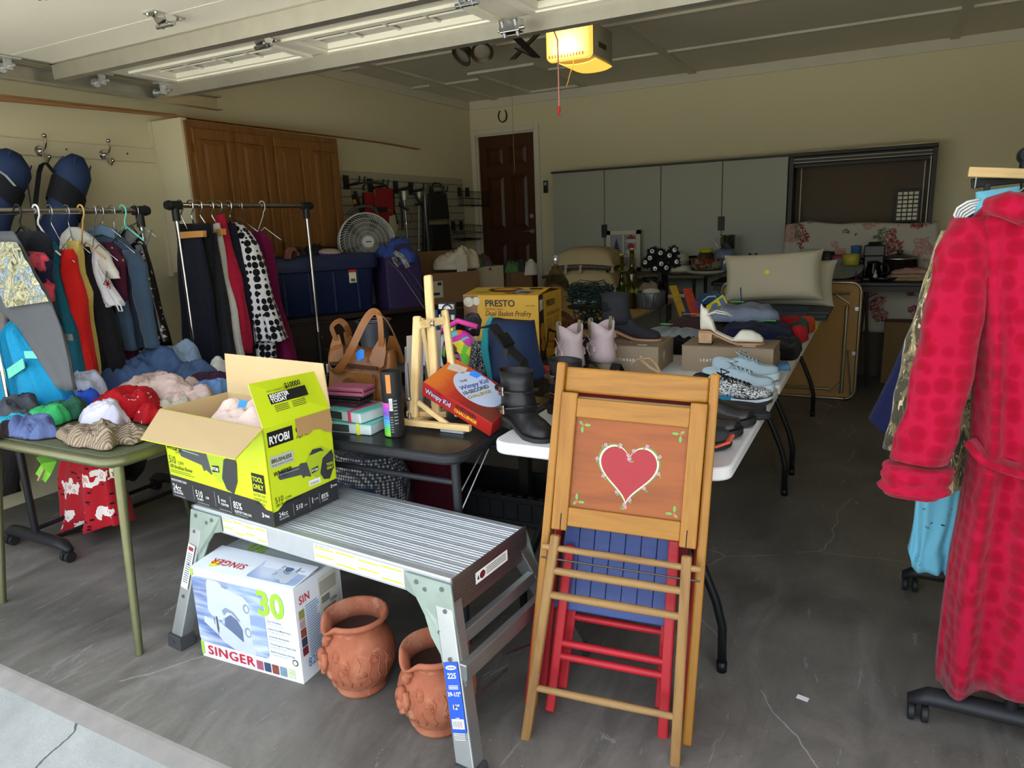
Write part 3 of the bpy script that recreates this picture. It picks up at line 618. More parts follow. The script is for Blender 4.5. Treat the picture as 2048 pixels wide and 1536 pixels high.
MB().box(-2.40, -2.375, 1.435, 1.44, .62, .665).cyl((-2.385, 1.43, .635), (-2.385, 1.445, .635), .008).build('leg_lock', mat('A9A48C', .35, .7), gt)
# middle tables
md = T('low_dark_table', 'dark table holding the yellow fryer box in the middle of the garage', 'table', (-1.95, 3.45, 0))
rtop(-2.40, -1.48, 2.95, 4.05, .70, .74, .03, mat('2A2723', .5), md)
for x in (-2.35, -1.53):
    for y in (3.0, 4.0): MB().box(x-.025, x+.025, y-.025, y+.025, 0, .7).build('leg', mat('2A2723', .5), md)
PLY = wood('A88752', 'C3A26B', 1, 6, 12, .55)
wt = T('plywood_top_table', 'long table with a raw wood edge holding bottles and light strings', 'table', (-2.0, 5.25, 0))
rtop(-2.55, -1.61, 4.15, 6.35, .715, .74, .01, PLY, wt, bevel=.002)
for x in (-2.48, -1.68):
    for y in (4.25, 6.25): MB().box(x-.02, x+.02, y-.02, y+.02, 0, .715).build('leg', mat('3A332A', .6), wt)
# black table along the back wall
bk = T('back_black_table', 'long black folding table with the coffee maker against the back wall', 'table', (-.0, 6.6, 0)); zt = .87
rtop(-1.35, .75, 6.42, 6.98, zt-.035, zt, .03, mat('221E1C', .4), bk); MB().box(-1.33, .73, 6.43, 6.45, zt-.08, zt-.035).build('apron', mat('2E2A28', .5), bk)
for x in (-1.25, -.10, .62):
    for s in (-1, 1): MB().cyl((x, 6.47, zt-.04), (x+s*.05, 6.47+.02, 0), .012).build('leg', mat('2A1A18', .5), bk, smooth=True)
bk2 = T('back_dish_table', 'table of dishes and jars in front of the grey cabinets', 'table', (-2.3, 6.6, 0))
rtop(-3.0, -1.40, 6.38, 6.95, .90, .93, .02, mat('5A5246', .6), bk2)
for x in (-2.9, -1.5):
    for y in (6.43, 6.9): MB().cyl((x, y, 0), (x, y, .90), .015).build('leg', LEGB, bk2, smooth=True)
# folded table leaning on the end of the white tables
FT = mat('A17A45', .7, var=.06, vs=3); FR = mat('9C9478', .3, .8, var=.08)
ft = T('folded_table', 'folded table standing on edge with its tan underside and metal legs showing', 'folding table', (-.55, 5.93, 0))
y = 5.90; x0, x1, z0, z1 = -1.15, -.125, .012, .915
P = rrect(x0, z0, x1, z1, .075, 6); MB().tube([(a, y, b) for a, b in P]+[(P[0][0], y, P[0][1]), (P[1][0], y, P[1][1])], .012, 8).build('rim', FR, ft, smooth=2)
MB().box(x0+.01, x1-.01, y+.004, y+.02, z0+.01, z1-.01).build('underside', FT, ft)
for pts in ([(x0+.1, y-.02, .835), (-.20, y-.02, .835)], [(x0+.1, y-.02, .085), (-.30, y-.02, .085)]): MB().tube(pts, .011, 8).build('crossbar', FR, ft, smooth=True)
MB().tube([(-.215, y-.028, .74), (-.215, y-.028, .06)], .014, 10).build('leg', FR, ft, smooth=True)
for P in ([(-.19, y-.02, .40), (-.155, y-.02, .12), (-.155, y-.02, .05)], [(-.30, y-.015, .83), (-.20, y-.015, .76)], [(-.30, y-.015, .06), (-.22, y-.015, .14)]): MB().tube(P, .007, 6).build('brace', mat('8C8A80', .35, .8), ft)
for z in (.72, .38): MB().box(-.16, -.135, y-.03, y-.005, z-.015, z+.015).build('clip', STEEL, ft)
# dark desk set askew along the left wall
P0 = V((-3.674,3.628,0.85)); P1 = V((-3.141,4.526,0.85)); ds = (P1-P0).normalized(); dn = V((-ds.y, ds.x, 0)); 
MD = Matrix((ds, dn, V((0, 0, 1)))).transposed().to_4x4(); MD.translation = P0
dk = T('dark_desk', 'dark wooden desk set askew along the left wall under the totes', 'desk', local=True, M=MD)
DW_ = wood('1D1512', '2A1E18', 0, 8, 14, .4, .05)
MB().box(-.15, 1.95, 0, .56, -.035, 0).build('desktop', DW_, dk, bevel=.004)
for a in (-.12, .55, 1.25, 1.87): MB().box(a, a+.04, .04, .54, -.84, -.035).build('side', DW_, dk)
for a in (-.08, 1.29):
    for k in range(4):
        d = MB().box(a+.01, a+.62 if a < 0 else a+.57, .02, .04, -.82+k*.195, -.64+k*.195).build('drawer', DW_, dk, bevel=.003)
        MB().sph((a+.3, .008, -.73+k*.195), .013).build('knob', mat('8C8470', .3, .6), d, smooth=True)
MB().box(.59, 1.25, .5, .52, -.8, -.035).build('back', DW_, dk)
# dark tool cart under the tables
ct = T('black_plastic_cart', 'black plastic cart with a moulded lower tray under the tables', 'cart', (-1.5, 2.55, 0)); CM = mat('1B1C1D', .55, var=.1)
MB().box(-2.0, -1.16, 2.745, 3.1, .05, .07).box(-2.0, -1.16, 2.745, 2.765, .07, .19).box(-2.0, -1.16, 3.08, 3.1, .07, .19).box(-2.0, -1.98, 2.765, 3.08, .07, .19).box(-1.18, -1.16, 2.765, 3.08, .07, .19).build('tray', CM, ct, bevel=.005)
for k in range(11): MB().box(-1.96+k*.075, -1.90+k*.075, 2.738, 2.746, .08, .165).build('rib', CM, ct, bevel=.003)
for k in range(14): MB().box(-1.96+k*.056, -1.93+k*.056, 2.75, 2.78, .19, .198).build('lug', CM, ct, bevel=.003)
for x in (-1.14, -2.10): MB().box(x, x+.10, 2.71, 3.06, 0, .66).box(x+.02, x+.08, 2.705, 2.71, .15, .6).build('side_panel', CM, ct, bevel=.006)
MB().tube([(-2.0, 2.8, .42), (-1.14, 2.8, .40)], .012, 8).build('rail', mat('303234', .5), ct, smooth=True)

# ================================================================ WORK PLATFORM
ALU = mat('C9CDD0', .45, .7, var=.08, vs=30); ALB = mat('A4A8A8', .38, .85, var=.15, vs=12); GALP = mat('98A69C', .5, .6, var=.18, vs=20)
pa, pb, pc = V((-2.143, 1.556, 0)), V((-.982, 1.462, 0)), V((-1.029, 1.85, 0))
pu = (pb-pa).normalized(); L = (pb-pa).length
MP = frame(pa, pu, (0, 0, 1)); MP = Matrix((pu, V((-pu.y, pu.x, 0)), V((0, 0, 1)))).transposed().to_4x4(); MP.translation = pa
wp = T('work_platform', 'aluminium work platform with a ribbed deck, carrying the lime green box', 'work platform', local=True, M=MP)
Wd = .385; Z = .508; prof = []; n = 26
prof = [(0, Z-.075), (0, Z-.004), (.004, Z), (.018, Z)]
for k in range(n):
    y0 = .022+k*(Wd-.044)/n; s = (Wd-.044)/n; d = .007 if k % 4 == 0 else .003
    prof += [(y0+s*.1, Z), (y0+s*.2, Z-d), (y0+s*.55, Z-d), (y0+s*.65, Z)]
prof += [(Wd-.018, Z), (Wd-.004, Z), (Wd, Z-.004), (Wd, Z-.075), (Wd-.003, Z-.075), (Wd-.003, Z-.012), (.003, Z-.012), (.003, Z-.075)]
MB().loft([[(x, y, z) for y, z in prof] for x in (.004, L-.004)]).build('deck', ALU, wp)
for x0, x1 in ((L-.004, L+.002), (-.002, .004)):
    pr = [(x0, Z-.105), (x0, Z+.002), (x1, Z+.002)]
    z = Z-.004; sgn = 1 if x0 > .5 else -1; o = []
    e = [(x1 if sgn > 0 else x0)]
    m_ = MB().box(x0, x1, -.003, Wd+.003, Z-.105, Z+.002)
    for k in range(8):
        zz = Z-.012-k*.010; xx = x1 if sgn > 0 else x0-.002
        m_.box(xx, xx+.002, 0, Wd, zz-.004, zz)
    m_.build('end_cap', mat('8E8E8C', .3, .9, var=.1), wp)
def leg(x0, y0, x1, y1, side):
    """tapered channel leg from the deck to its rubber foot"""
    a, b = V((x0, y0, Z-.06)), V((x1, y1, .03)); d = (b-a).normalized(); w = .030; t = .024
    ring = [(-w, -t), (w, -t), (w, t), (-w, t)]; ux = V((1, 0, 0)); uy = V((0, 1, 0))
    lg = MB().loft([[p+ux*cx+uy*cy for cx, cy in ring] for p in (a, b)]).build('leg', ALB, wp, bevel=.003)
    q = b; MB().loft([[(q.x+sx*k, q.y+sy*k, z) for sx, sy in ((-.036, -.03), (.036, -.03), (.036, .03), (-.036, .03))] for k, z in ((1, .05), (1.1, 0))]).build('foot', mat('3A3B3C', .7), lg, bevel=.004)
    MB().cyl((q.x, q.y-.032, .03), (q.x, q.y-.036, .03), .006, n=8).build('rivet', STEEL, lg)
    f = -1 if y0 < .1 else 1
    for k in (.35, .62): p = a.lerp(b, k); MB().cyl((p.x, p.y+f*t, p.z), (p.x, p.y+f*(t+.004), p.z), .006, n=8).build('rivet', STEEL, lg)
    return lg
G = {}
for nm, x0, x1 in (('l', .030, -.02), ('r', L-.030, L+.105)):
    for yy, y1 in ((.0, -.105), (Wd, Wd+.13)):
        G[nm, yy] = leg(x0, yy+(.012 if yy == 0 else -.012), x1, y1, nm)
        s = 1 if nm == 'l' else -1; f = -1 if yy == 0 else 1; e = yy+f*.004
        pl = [(0, Z-.012), (s*.165, Z-.012), (s*.165, Z-.066), (s*.125, Z-.078), (s*.10, Z-.12), (s*.088, Z-.17), (s*.062, Z-.21), (s*.056, Z-.27), (-s*.012, Z-.27), (-s*.008, Z-.12)]
        ox = x0-s*.030
        # the knee plate follows the lean of the leg
        mbp = MB().loft([[(ox+px+(x1-x0)*max(0, (Z-.08-pz))/.45, e+f*o+(y1-yy)*max(0, Z-.06-pz)/.45, pz) for px, pz in (pl if s*f < 0 else pl[::-1])] for o in (0, .005)]); kp = mbp.build('knee_plate', GALP, wp)
        for px, pz in ((.03, .03), (.12, .03), (.09, .045), (.02, .09), (.05, .15), (.03, .19), (.02, .25)):
            qx = ox+s*px+(x1-x0)*max(0, pz-.08)/.45; qy = e+f*.005+(y1-yy)*max(0, pz-.06)/.45; MB().cyl((qx, qy, Z-pz), (qx, qy+f*.006, Z-pz), .007, n=8).build('rivet', STEEL, kp)
for x0, x1, zz in ((-.02+.012, 0, .23), (L+.06, 0, .25)):   # steps across each pair of legs
    MB().loft([[(x0-.012, y, zz), (x0+.012, y, zz), (x0+.012, y, zz+.05), (x0-.012, y, zz+.05)] for y in (-.055, Wd+.065)]).build('step', ALB, wp, bevel=.003)
MB().box(L+.005, L+.03, -.005, Wd+.005, Z-.19, Z-.15).build('upper_step', ALB, wp, bevel=.003)
MB().tube([(L+.10, Wd+.10, .12), (L+.02, .22, .16)], .004, 6).tube([(L+.06, -.05, .17), (L+.03, .2, .12)], .004, 6).build('stay', STEEL, wp)
# instruction stickers, blue spec label
FM = frame((0, -.0005, 0), (1, 0, 0), (0, 0, 1))
def sticker(x0, x1):
    st = flat([R(x0, Z-.068, x1, Z-.010)], PAPER, FM, wp, 'sticker'); n = 4; w = (x1-x0)/n; ys = []; gs = []
    for k in range(n):
        a = x0+k*w+.005; b = a+w-.01
        for zz in ((.020, .046) if k % 2 == 0 else (.016, .056)): ys.append(R(a, Z-zz-.005, b, Z-zz))
        for j in range(9): gs.append(R(a, Z-.0165-j*.0048-.0012, b-random.Random(k*9+j).random()*.02, Z-.0165-j*.0048))
    flat(gs, mat('8E98A8', .6, var=0), FM, st, 'print', .0008); flat(ys, mat('F2D23A', .6, var=0), FM, st, 'print', .001)
    text('SAFETY INSTRUCTIONS', .0062, mat('23405F', .6, var=0), FM @ Matrix.Translation((x0+.006, Z-.0165, .0009)), st)
sticker(.165, .40); sticker(.62, .99)
fm2 = frame((L+.0042, 0, 0), (0, 1, 0), (0, 0, 1)); st = flat([R(.10, Z-.062, .27, Z-.026)], PAPER, fm2, wp, 'warning_label', .0005)
flat([ell(.135, Z-.044, .014, .012)], mat('6A2026', .5), fm2, st, 'print', .0009); flat([R(.155, Z-.035-.006*k, .26, Z-.033-.006*k) for k in range(4)], INK, fm2, st, 'print', .0009)
flat([[(.107, Z-.05), (.114, Z-.036), (.118, Z-.052)]], INK, fm2, st, 'print', .0009)
# blue label down the near right leg
a, b = V((L-.030, .012, Z-.06)), V((L+.105, -.105, .03)); dv = (a-b).normalized(); fm3 = frame(b+V((-.024, -.0265, 0)), V((1, 0, 0))-dv*dv.x, dv)
LB = mat('1E4FB8', .45, var=.05); Lh = (a-b).length; y1 = Lh*.62; st = flat([R(0, .10, .048, y1)], LB, fm3, wp, 'blue_label', .001)
tx = lambda s, z, sz, m=WHITE: text(s, sz, m, fm3 @ Matrix.Translation((.024, z, .0012)), st, al='CENTER', bold=.02)
flat([ell(.024, y1-.014, .018, .006)], WHITE, fm3, st, 'print', .0014)
text('WERNER', .0065, LB, fm3 @ Matrix.Translation((.024, y1-.0165, .0016)), st, al='CENTER', bold=.02)
tx('225', y1-.042, .020); tx('39-1/2"', y1-.088, .015); tx('12"', y1-.122, .018); tx('12"', y1-.150, .010); tx('AP-20', y1-.172, .012)
flat([R(.004, .11, .044, .135)], WHITE, fm3, st, 'print', .0014); flat([R(.008+k*.004, .113, .0095+k*.004, .13) for k in range(8)], INK, fm3, st, 'print', .0018)
flat([R(.008, y1-.062-k*.004, .04, y1-.0602-k*.004) for k in range(3)]+[R(.006, y1-.185-k*.005, .042, y1-.183-k*.005) for k in range(4)], WHITE, fm3, st, 'print', .0014)
al_ = V((.030, .012, Z-.06)); bl_ = V((-.02, -.105, .03)); dv = (al_-bl_).normalized(); fm4 = frame(bl_+V((-.022, -.0265, 0)), V((1, 0, 0))-dv*dv.x, dv); st = flat([R(0, .20, .040, .36)], PAPER, fm4, wp, 'label', .001)
flat([R(.006, .338, .034, .352)], mat('8A1F2A', .5), fm4, st, 'print', .0015); flat([R(.006, .325-k*.008, .034, .329-k*.008) for k in range(14)], mat('707478', .6), fm4, st, 'print', .0015)
# ================================================================ LIME GREEN CARTON
LIME = mat('C4D61C', .5, var=.03); CRD = mat('C9AE80', .8, var=.04, vs=8, bump=.08, bs=150); DKC = mat('2B2B2D', .5, var=.05)
A = V((-2.284, 1.586, .512)); B = V((-1.704, 1.522, .512)); Cc = V((-1.667, 1.797, .512))
u = (B-A).normalized(); w = V((-u.y, u.x, 0)); LX, LY, H = .583, .278, .335
MX = Matrix((u, w, V((0, 0, 1)))).transposed().to_4x4(); MX.translation = A
rb = T('blower_carton', 'lime green blower carton with open flaps standing on the work platform', 'box', local=True, M=MX)
def shell(par, LX, LY, H, th, mo, mi, name='side'):
    """four separate cardboard walls: printed outside, raw inside"""
    W_ = [((0, 0), (LX, 0), (0, 1)), ((LX, 0), (LX, LY), (-1, 0)), ((LX, LY), (0, LY), (0, -1)), ((0, LY), (0, 0), (1, 0))]
    out = []
    for (a, b, n) in W_:
        n_ = (n[0]*th, n[1]*th)
        o = MB().loft([[(a[0]+n_[0]*k, a[1]+n_[1]*k, z) for z in (0, H)][::1]+[(b[0]+n_[0]*k, b[1]+n_[1]*k, z) for z in (H, 0)] for k in (0, 1)]).build(name, mo, par)
        o.data.materials.append(mi)
        nn = V((n[0], n[1], 0))
        for f in o.data.polygons:
            if f.normal.dot(nn) > .5: f.material_index = 1
        out.append(o)
    return out
sides = shell(rb, LX, LY, H, .004, LIME, CRD)
MB().box(.004, LX-.004, .004, LY-.004, 0, .004).build('bottom', CRD, rb)
def flap(par, pts, mo, mi, th=.004, name='flap', label=None):
    """cardboard flap: pts in order; printed face first"""
    P = [V(p) for p in pts]; n = (P[1]-P[0]).cross(P[2]-P[0]).normalized()*th
    o = MB().loft([P, [p+n for p in P]]).build(name, mo, par, label=label); o.data.materials.append(mi)
    for f in o.data.polygons:
        if f.normal.dot(n.normalized()) > .5 if (P[1]-P[0]).cross(P[2]-P[0]).length else 0: f.material_index = 1
    return o
INVX = MX.inverted()
def lx(*p): return INVX @ V(p)
# front flap falls outward, its raw inside showing
f0 = [V((0, 0, H)), V((LX, 0, H)), lx(*(-1.664,1.37,0.801)), lx(*(-2.17,1.42,0.794))]
flap(rb, f0[::-1], LIME, CRD, -.004)
# right end flap folded up, lime with the prize print
fr = [V((LX, .002, H)), V((LX, LY, H)), lx(*(-1.758,1.83,0.968)), lx(*(-1.764,1.54,0.985))]
ff = flap(rb, [fr[0], fr[1], fr[2], fr[3]], CRD, LIME, -.004)
# back flap stands up
fb = [V((LX, LY, H)), V((0, LY, H)), lx(*(-2.287,1.9,0.993)), lx(*(-1.743,1.86,0.991))]
flap(rb, [fb[0], fb[1], fb[2], fb[3]], CRD, CRD, .004)
# left flap folded down outside
flap(rb, [V((0, LY, H)), V((0, 0, H)), V((-.10, .02, H-.09)), V((-.10, LY-.02, H-.09))], CRD, LIME, .004)
# brown tape torn over the right edge
flat([[(0, 0), (.15, -.0), (.156, -.05), (.15, -.085), (.12, -.075), (.10, -.06), (.07, -.055), (.055, -.065), (.03, -.06), (.004, -.062)]], mat('B08A5A', .6, var=.05), frame((LX+.001, .125, H+.0), (0, 1, 0), (0, 0, 1)), rb, 'tape', .002)
# peach towel inside
def heap(lab, cat, c, rx, ry, h, m, seed=1, rot=0, group=None, name='folded_cloth', n=40, rough=1.0, fold=1.0, one_=True, par=None, sq=2.4, tilt=(0, 0)):
    n = 54 if n == 40 else n
    """a crumpled cloth: a low mound with creases, hem lip and an uneven outline"""
    rnd = random.Random(seed); mb = MB(); c = V(c); NU, NV = n, n//2+4; ph = rnd.random()*50
    def f(u, v):
        a = 2*PI*u; rr = (abs(cos(a))**sq+abs(sin(a))**sq)**(-1/sq)
        out = 1+.16*rough*fbm((cos(a)*1.3+ph, sin(a)*1.3, seed))+.05*rough*sin(a*5+seed)
        r = min(v*1.18, 1.0); under = max(0, v*1.18-1)/.18
        x = r*rr*cos(a)*out*rx*(1-.10*under); y = r*rr*sin(a)*out*ry*(1-.10*under)
        k = (1-r**3.2)**.55
        wx, wy = x/.11, y/.11; w_ = fbm((wx*.8+ph, wy*.8, 3), 2)
        cr = .5+.55*sin(2.6*(wx*cos(ph)+wy*sin(ph))+3.2*w_+ph)
        cr2 = .5+.5*sin(4.6*(wx*sin(ph+1)-wy*cos(ph+1))+4*w_); c3 = .5-abs(noise.noise(V((wx*1.6+w_*2+ph, wy*1.2-w_*2, seed*3.1))))*2
        z = h*k*(.72+.30*cr*fold*.8+.18*cr2*fold)+.012*fold*max(0, cr)*k+.012*k+h*.10*fbm((wx*2, wy*2, ph))+.020*fold*c3*k
        if under > 0: z = max(.002, .010*(1-under))
        dx = .012*fold*cr2*k; p = V((x+dx, y+.010*fold*cr*k, max(z, .003)+tilt[0]*x+tilt[1]*y)); return tuple(c+Matrix.Rotation(rot, 3, 'Z') @ p)
    mb.grid(f, NU, NV)
    if one_ and not par: return one(mb, name, m, lab, cat, group, smooth=2)
    return mb.build(name, m, par, smooth=2)
PEACH = fab('E8CFC0'); tw = MX @ V((LX*.55, LY*.52, .20))
hp = heap('peach towel with a blue tape tag inside the open lime green carton', 'towel', tw, .24, .125, .16, PEACH, 5, rot=-.08, name='towel', fold=.5)
tg = V((-1.941,1.66,0.875)); MB().box(-.018, .018, -.013, .013, 0, .001, M=frame(tg, (1, .05, .05), (0, .5, .85))).build('price_tag', BTAPE, hp)
# print on the long face
FX = frame((0, -.0006, 0), (1, 0, 0), (0, 0, 1))
bnd = flat([[(0, 0), (LX, 0), (LX, .055), (LX-.03, .055), (LX-.065, .078), (0, .085)]], DKC, FX, sides[0], 'print')
def tt(s, x, y, z, m, par=sides[0], F=FX, off=.0012, **k): return text(s, z, m, F @ Matrix.Translation((x, y, off)), par, **k)
tt('WHISPER', .008, .186, .034, INK, bold=.02, sx=.72, shear=.15); tt('SERIES', .06, .176, .010, INK)
tt('510', .012, .134, .040, INK, sx=.72); tt('CFM', .068, .134, .018, INK); tt('18V Brushless Blower', .012, .115, .020, INK, bold=.01, sx=.8)
flat([R(.012, .105-.007*k, .14+.02*k, .107-.007*k) for k in range(2)], mat('5A6020', .6, var=0), FX, sides[0], 'print', .0008)
for s, x in (('24cc', .012), ('510', .155), ('1', .285), ('85%', .375)): tt(s, x, .028, .036 if s != '1' else .042, WHITE, off=.0016, bold=.01, sx=.8)
for s, x, y in (('MORE POWER THAN', .010, .064), ('GAS BLOWER', .012, .016), ('CFM', .215, .03), ('130 MPH', .16, .016), ('HOUR', .305, .038), ('RUNTIME', .305, .024), ('QUIETER THAN GAS', .378, .013)): tt(s, x, y, .0125, WHITE, off=.0016, bold=.01, sx=.8)
flat([R(x, .012, x+.0012, .066) for x in (.14, .27, .36)]+[R(x, .006-.0, x+.07, .0075) for x in (.012, .16, .29, .38)], mat('B9B9B9', .6, var=0), FX, sides[0], 'print', .0016)
flat([R(.495, .110, .560, .175)], INK, FX, sides[0], 'print', .0009); tt('TOOL', .5, .148, .024, LIME, off=.0016, bold=.03, sx=.82); tt('ONLY', .5, .122, .024, LIME, off=.0016, bold=.03, sx=.82)
for k, s in enumerate(('BATTERY AND', 'CHARGER SOLD', 'SEPARATELY')): tt(s, .527, .095-k*.014, .012, INK, al='CENTER', sx=.8)
tt('3', .528, .026, .022, WHITE, off=.0016, bold=.03); tt('YEAR', .541, .030, .011, WHITE, off=.0016, bold=.03)
def blower(F, par, s, x, y, flip=1):
    """printed picture of the blower: dark tube, green motor body, dark intake"""
    q = lambda P: [(x+a*s*flip, y+b*s) for a, b in P]
    G1, G2, G3 = mat('4A4D50', .5, var=.1), mat('A8BE2A', .5, var=.06), mat('8FA0A8', .5, var=0)
    o = flat([q([(0, .06), (.02, .115), (.26, .10), (.28, .12), (.36, .11), (.40, .06), (.40, -.06), (.33, -.03), (.30, -.045), (.28, .0), (.02, .03)])], G1, F, par, 'print', .001)
    flat([q([(.36, .12), (.40, .20), (.46, .23), (.58, .22), (.68, .14), (.70, .04), (.62, -.08), (.48, -.10), (.40, -.04)])], G2, F, par, 'print', .0013)
    flat([q([(.57, .09), (.70, .15), (.72, .08), (.70, -.06), (.64, -.16), (.56, -.14), (.52, -.06)]), q([(.40, .17), (.45, .22), (.56, .21), (.60, .16), (.55, .175), (.46, .17)])], mat('35373A', .5, var=.1), F, par, 'print', .0016)
    flat([q([(.41, .02), (.50, .03), (.50, -.02), (.41, -.03)])], INK, F, par, 'print', .0017); flat([q([(.02, .09), (.26, .078), (.26, .07), (.02, .08)])], G3, F, par, 'print', .0016)
    text('RYOBI', .035*s, WHITE, F @ Matrix.Translation((x+.412*s*flip if flip > 0 else x-.5*s, y-.012*s, .0021)), par, bold=.03, sx=.8)
blower(FX, sides[0], .47, .085, .155)
# print on the end face
FE = frame((LX+.0006, 0, 0), (0, 1, 0), (0, 0, 1)); sd = sides[1]; te = lambda s, x, y, z, m, off=.0012, **k: tt(s, x, y, z, m, sd, FE, off, **k)
flat([[(0, 0), (LY, 0), (LY, .078), (.055, .072), (.02, .05), (0, .05)]], DKC, FE, sd)
flat([R(.012, .268, .112, .318)], INK, FE, sd, 'print', .0009); te('RYOBI', .016, .278, .036, WHITE, off=.0016, bold=.03, sx=.80); te('ON', .122, .286, .036, INK, bold=.01); te('High Perf', .122, .268, .015, INK, shear=.3)
flat([R(.012, .196, .105, .236)], mat('B6BBA8', .5, var=0), FE, sd, 'print', .0009); te('BRUSHLESS', .016, .214, .018, INK, off=.0016, bold=.02, sx=.9); te('MORE POWER, RUNTIME', .016, .202, .0075, INK, off=.0016)
te('WHISPER', .018, .168, .021, INK, bold=.03, sx=.85, shear=.15); te('SERIES', .05, .158, .008, INK)
blower(FE, sd, .33, .035, .140)
te('510', .012, .078, .028, INK, sx=.8); te('CFM', .052, .078, .013, INK); te('18V Brushless Blower', .012, .064, .0145, INK, bold=.01, sx=.85)
for s, x in (('24cc', .02), ('510', .09), ('1', .155), ('85%', .20)): te(s, x, .026, .024 if s != '1' else .03, WHITE, off=.0016, bold=.01, sx=.8)
for s, x, y in (('GAS BLOWER', .02, .016), ('CFM', .125, .028), ('HOUR', .168, .034), ('QUIETER', .202, .016)): te(s, x, y, .008, WHITE, off=.0016, sx=.8)
flat([R(x, .012, x+.001, .052) for x in (.08, .148, .192)], mat('B9B9B9', .6, var=0), FE, sd, 'print', .0016)
flat([R(.235, .118, .270, .152)], INK, FE, sd, 'print', .0009); te('TOOL', .2375, .137, .013, LIME, off=.0016, bold=.03, sx=.82); te('ONLY', .2375, .123, .013, LIME, off=.0016, bold=.03, sx=.82)
st = flat([R(.155, .088, .205, .108)], PAPER, FE, sd, 'sticker', .0009); flat([R(.16+k*.004, .091, .1615+k*.004, .100) for k in range(10)], INK, FE, st, 'print', .0014)
te('3', .245, .052, .016, WHITE, off=.0016, bold=.03); te('YEAR', .255, .054, .008, WHITE, off=.0016, bold=.03)
# print on the raised end flap
p0, p1, p2, p3 = fr; FF = frame(p0.lerp(p3, .5), (p1-p0), (p3-p0)); FF.translation = p0-(p3-p0).normalized()*.028; n_ = FF.to_3x3() @ V((0, 0, 1))
off = .0012 if n_.x > 0 else -.0052
tf = lambda s, x, y, z, m, o=0, **k: text(s, z, m, FF @ Matrix.Translation((x, y, off+o)), ff, **k)
flat([R(.062, .095, .215, .130)], INK, FF, ff, 'print', off); tf('REGISTER', .066, .114, .019, WHITE, .0006, bold=.04, sx=.92); tf('TODAY', .066, .099, .018, WHITE, .0006, bold=.04)
tf('$10000', .135, .136, .024, INK, bold=.03, sx=.9); tf('FOR A CHANCE TO WIN', .062, .136, .0085, INK)
flat([R(.07+.07*(k % 2), .086-.006*(k//2), .125+.07*(k % 2), .0885-.006*(k//2)) for k in range(8)], mat('5A6020', .6, var=0), FF, ff, 'print', off)

# ================================================================ SEWING MACHINE CARTON
SW_ = mat('E4E9EC', .4, var=.02); A = V((-2.040, 1.436, 0)); B = V((-1.592, 1.462, 0)); u = (B-A).normalized(); w = V((-u.y, u.x, 0)); sx_, sy_, sz_ = .449, .235, .345
MS = Matrix((u, w, V((0, 0, 1)))).transposed().to_4x4(); MS.translation = A
sg = T('sewing_machine_carton', 'white sewing machine carton under the work platform', 'box', local=True, M=MS)
bd = MB().box(0, sx_, 0, sy_, 0, sz_-.002).build('carton', SW_, sg, bevel=.002)
# the two top flaps meet at a sagging ridge
tf1 = MB().loft([[(0, 0, sz_-.002), (sx_, 0, sz_-.002), (sx_, sy_*.55, sz_+.012), (0, sy_*.62, sz_+.010)], [(0, 0, sz_), (sx_, 0, sz_), (sx_, sy_*.55, sz_+.015), (0, sy_*.62, sz_+.013)]]).build('flap', SW_, sg)
tf2 = MB().loft([[(0, sy_*.45, sz_), (sx_, sy_*.45, sz_), (sx_, sy_, sz_-.002), (0, sy_, sz_-.002)], [(0, sy_*.45, sz_+.003), (sx_, sy_*.45, sz_+.003), (sx_, sy_, sz_+.001), (0, sy_, sz_+.001)]]).build('flap', mat('C9CDC8', .5), sg)
FS = frame((0, -.001, 0), (1, 0, 0), (0, 0, 1)); ts = lambda s, x, y, z, m, o=.0012, F=FS, p=bd, **k: text(s, z, m, F @ Matrix.Translation((x, y, o)), p, **k)
RD = mat('C01F35', .5, var=0); LG = mat('9CC93C', .5, var=0); BL = mat('5E93BD', .5, var=0); DT = mat('4C5560', .6, var=0)
def photo_m():
    t = NT('blurred_photo'); f = t.noise(t.co((1, 1, 1), rot=(0, .5, 0)), 5, 1, .4, .8); g = t.noise(t.co((1.2, 1, 9), rot=(0, .35, 0)), 4, 2)
    return t.fin(t.mix(.5, t.ramp(f, [(.36, '2C4680'), (.5, '6480B4'), (.6, 'A4B6D4')]), t.ramp(g, [(.4, '6E86B8'), (.55, 'C4D0E4'), (.65, 'F0F3F6')])), .35)
PH = photo_m(); flat([rrect(.0, .062, .315, .315, .02)], PH, FS, bd, 'print', .0006)
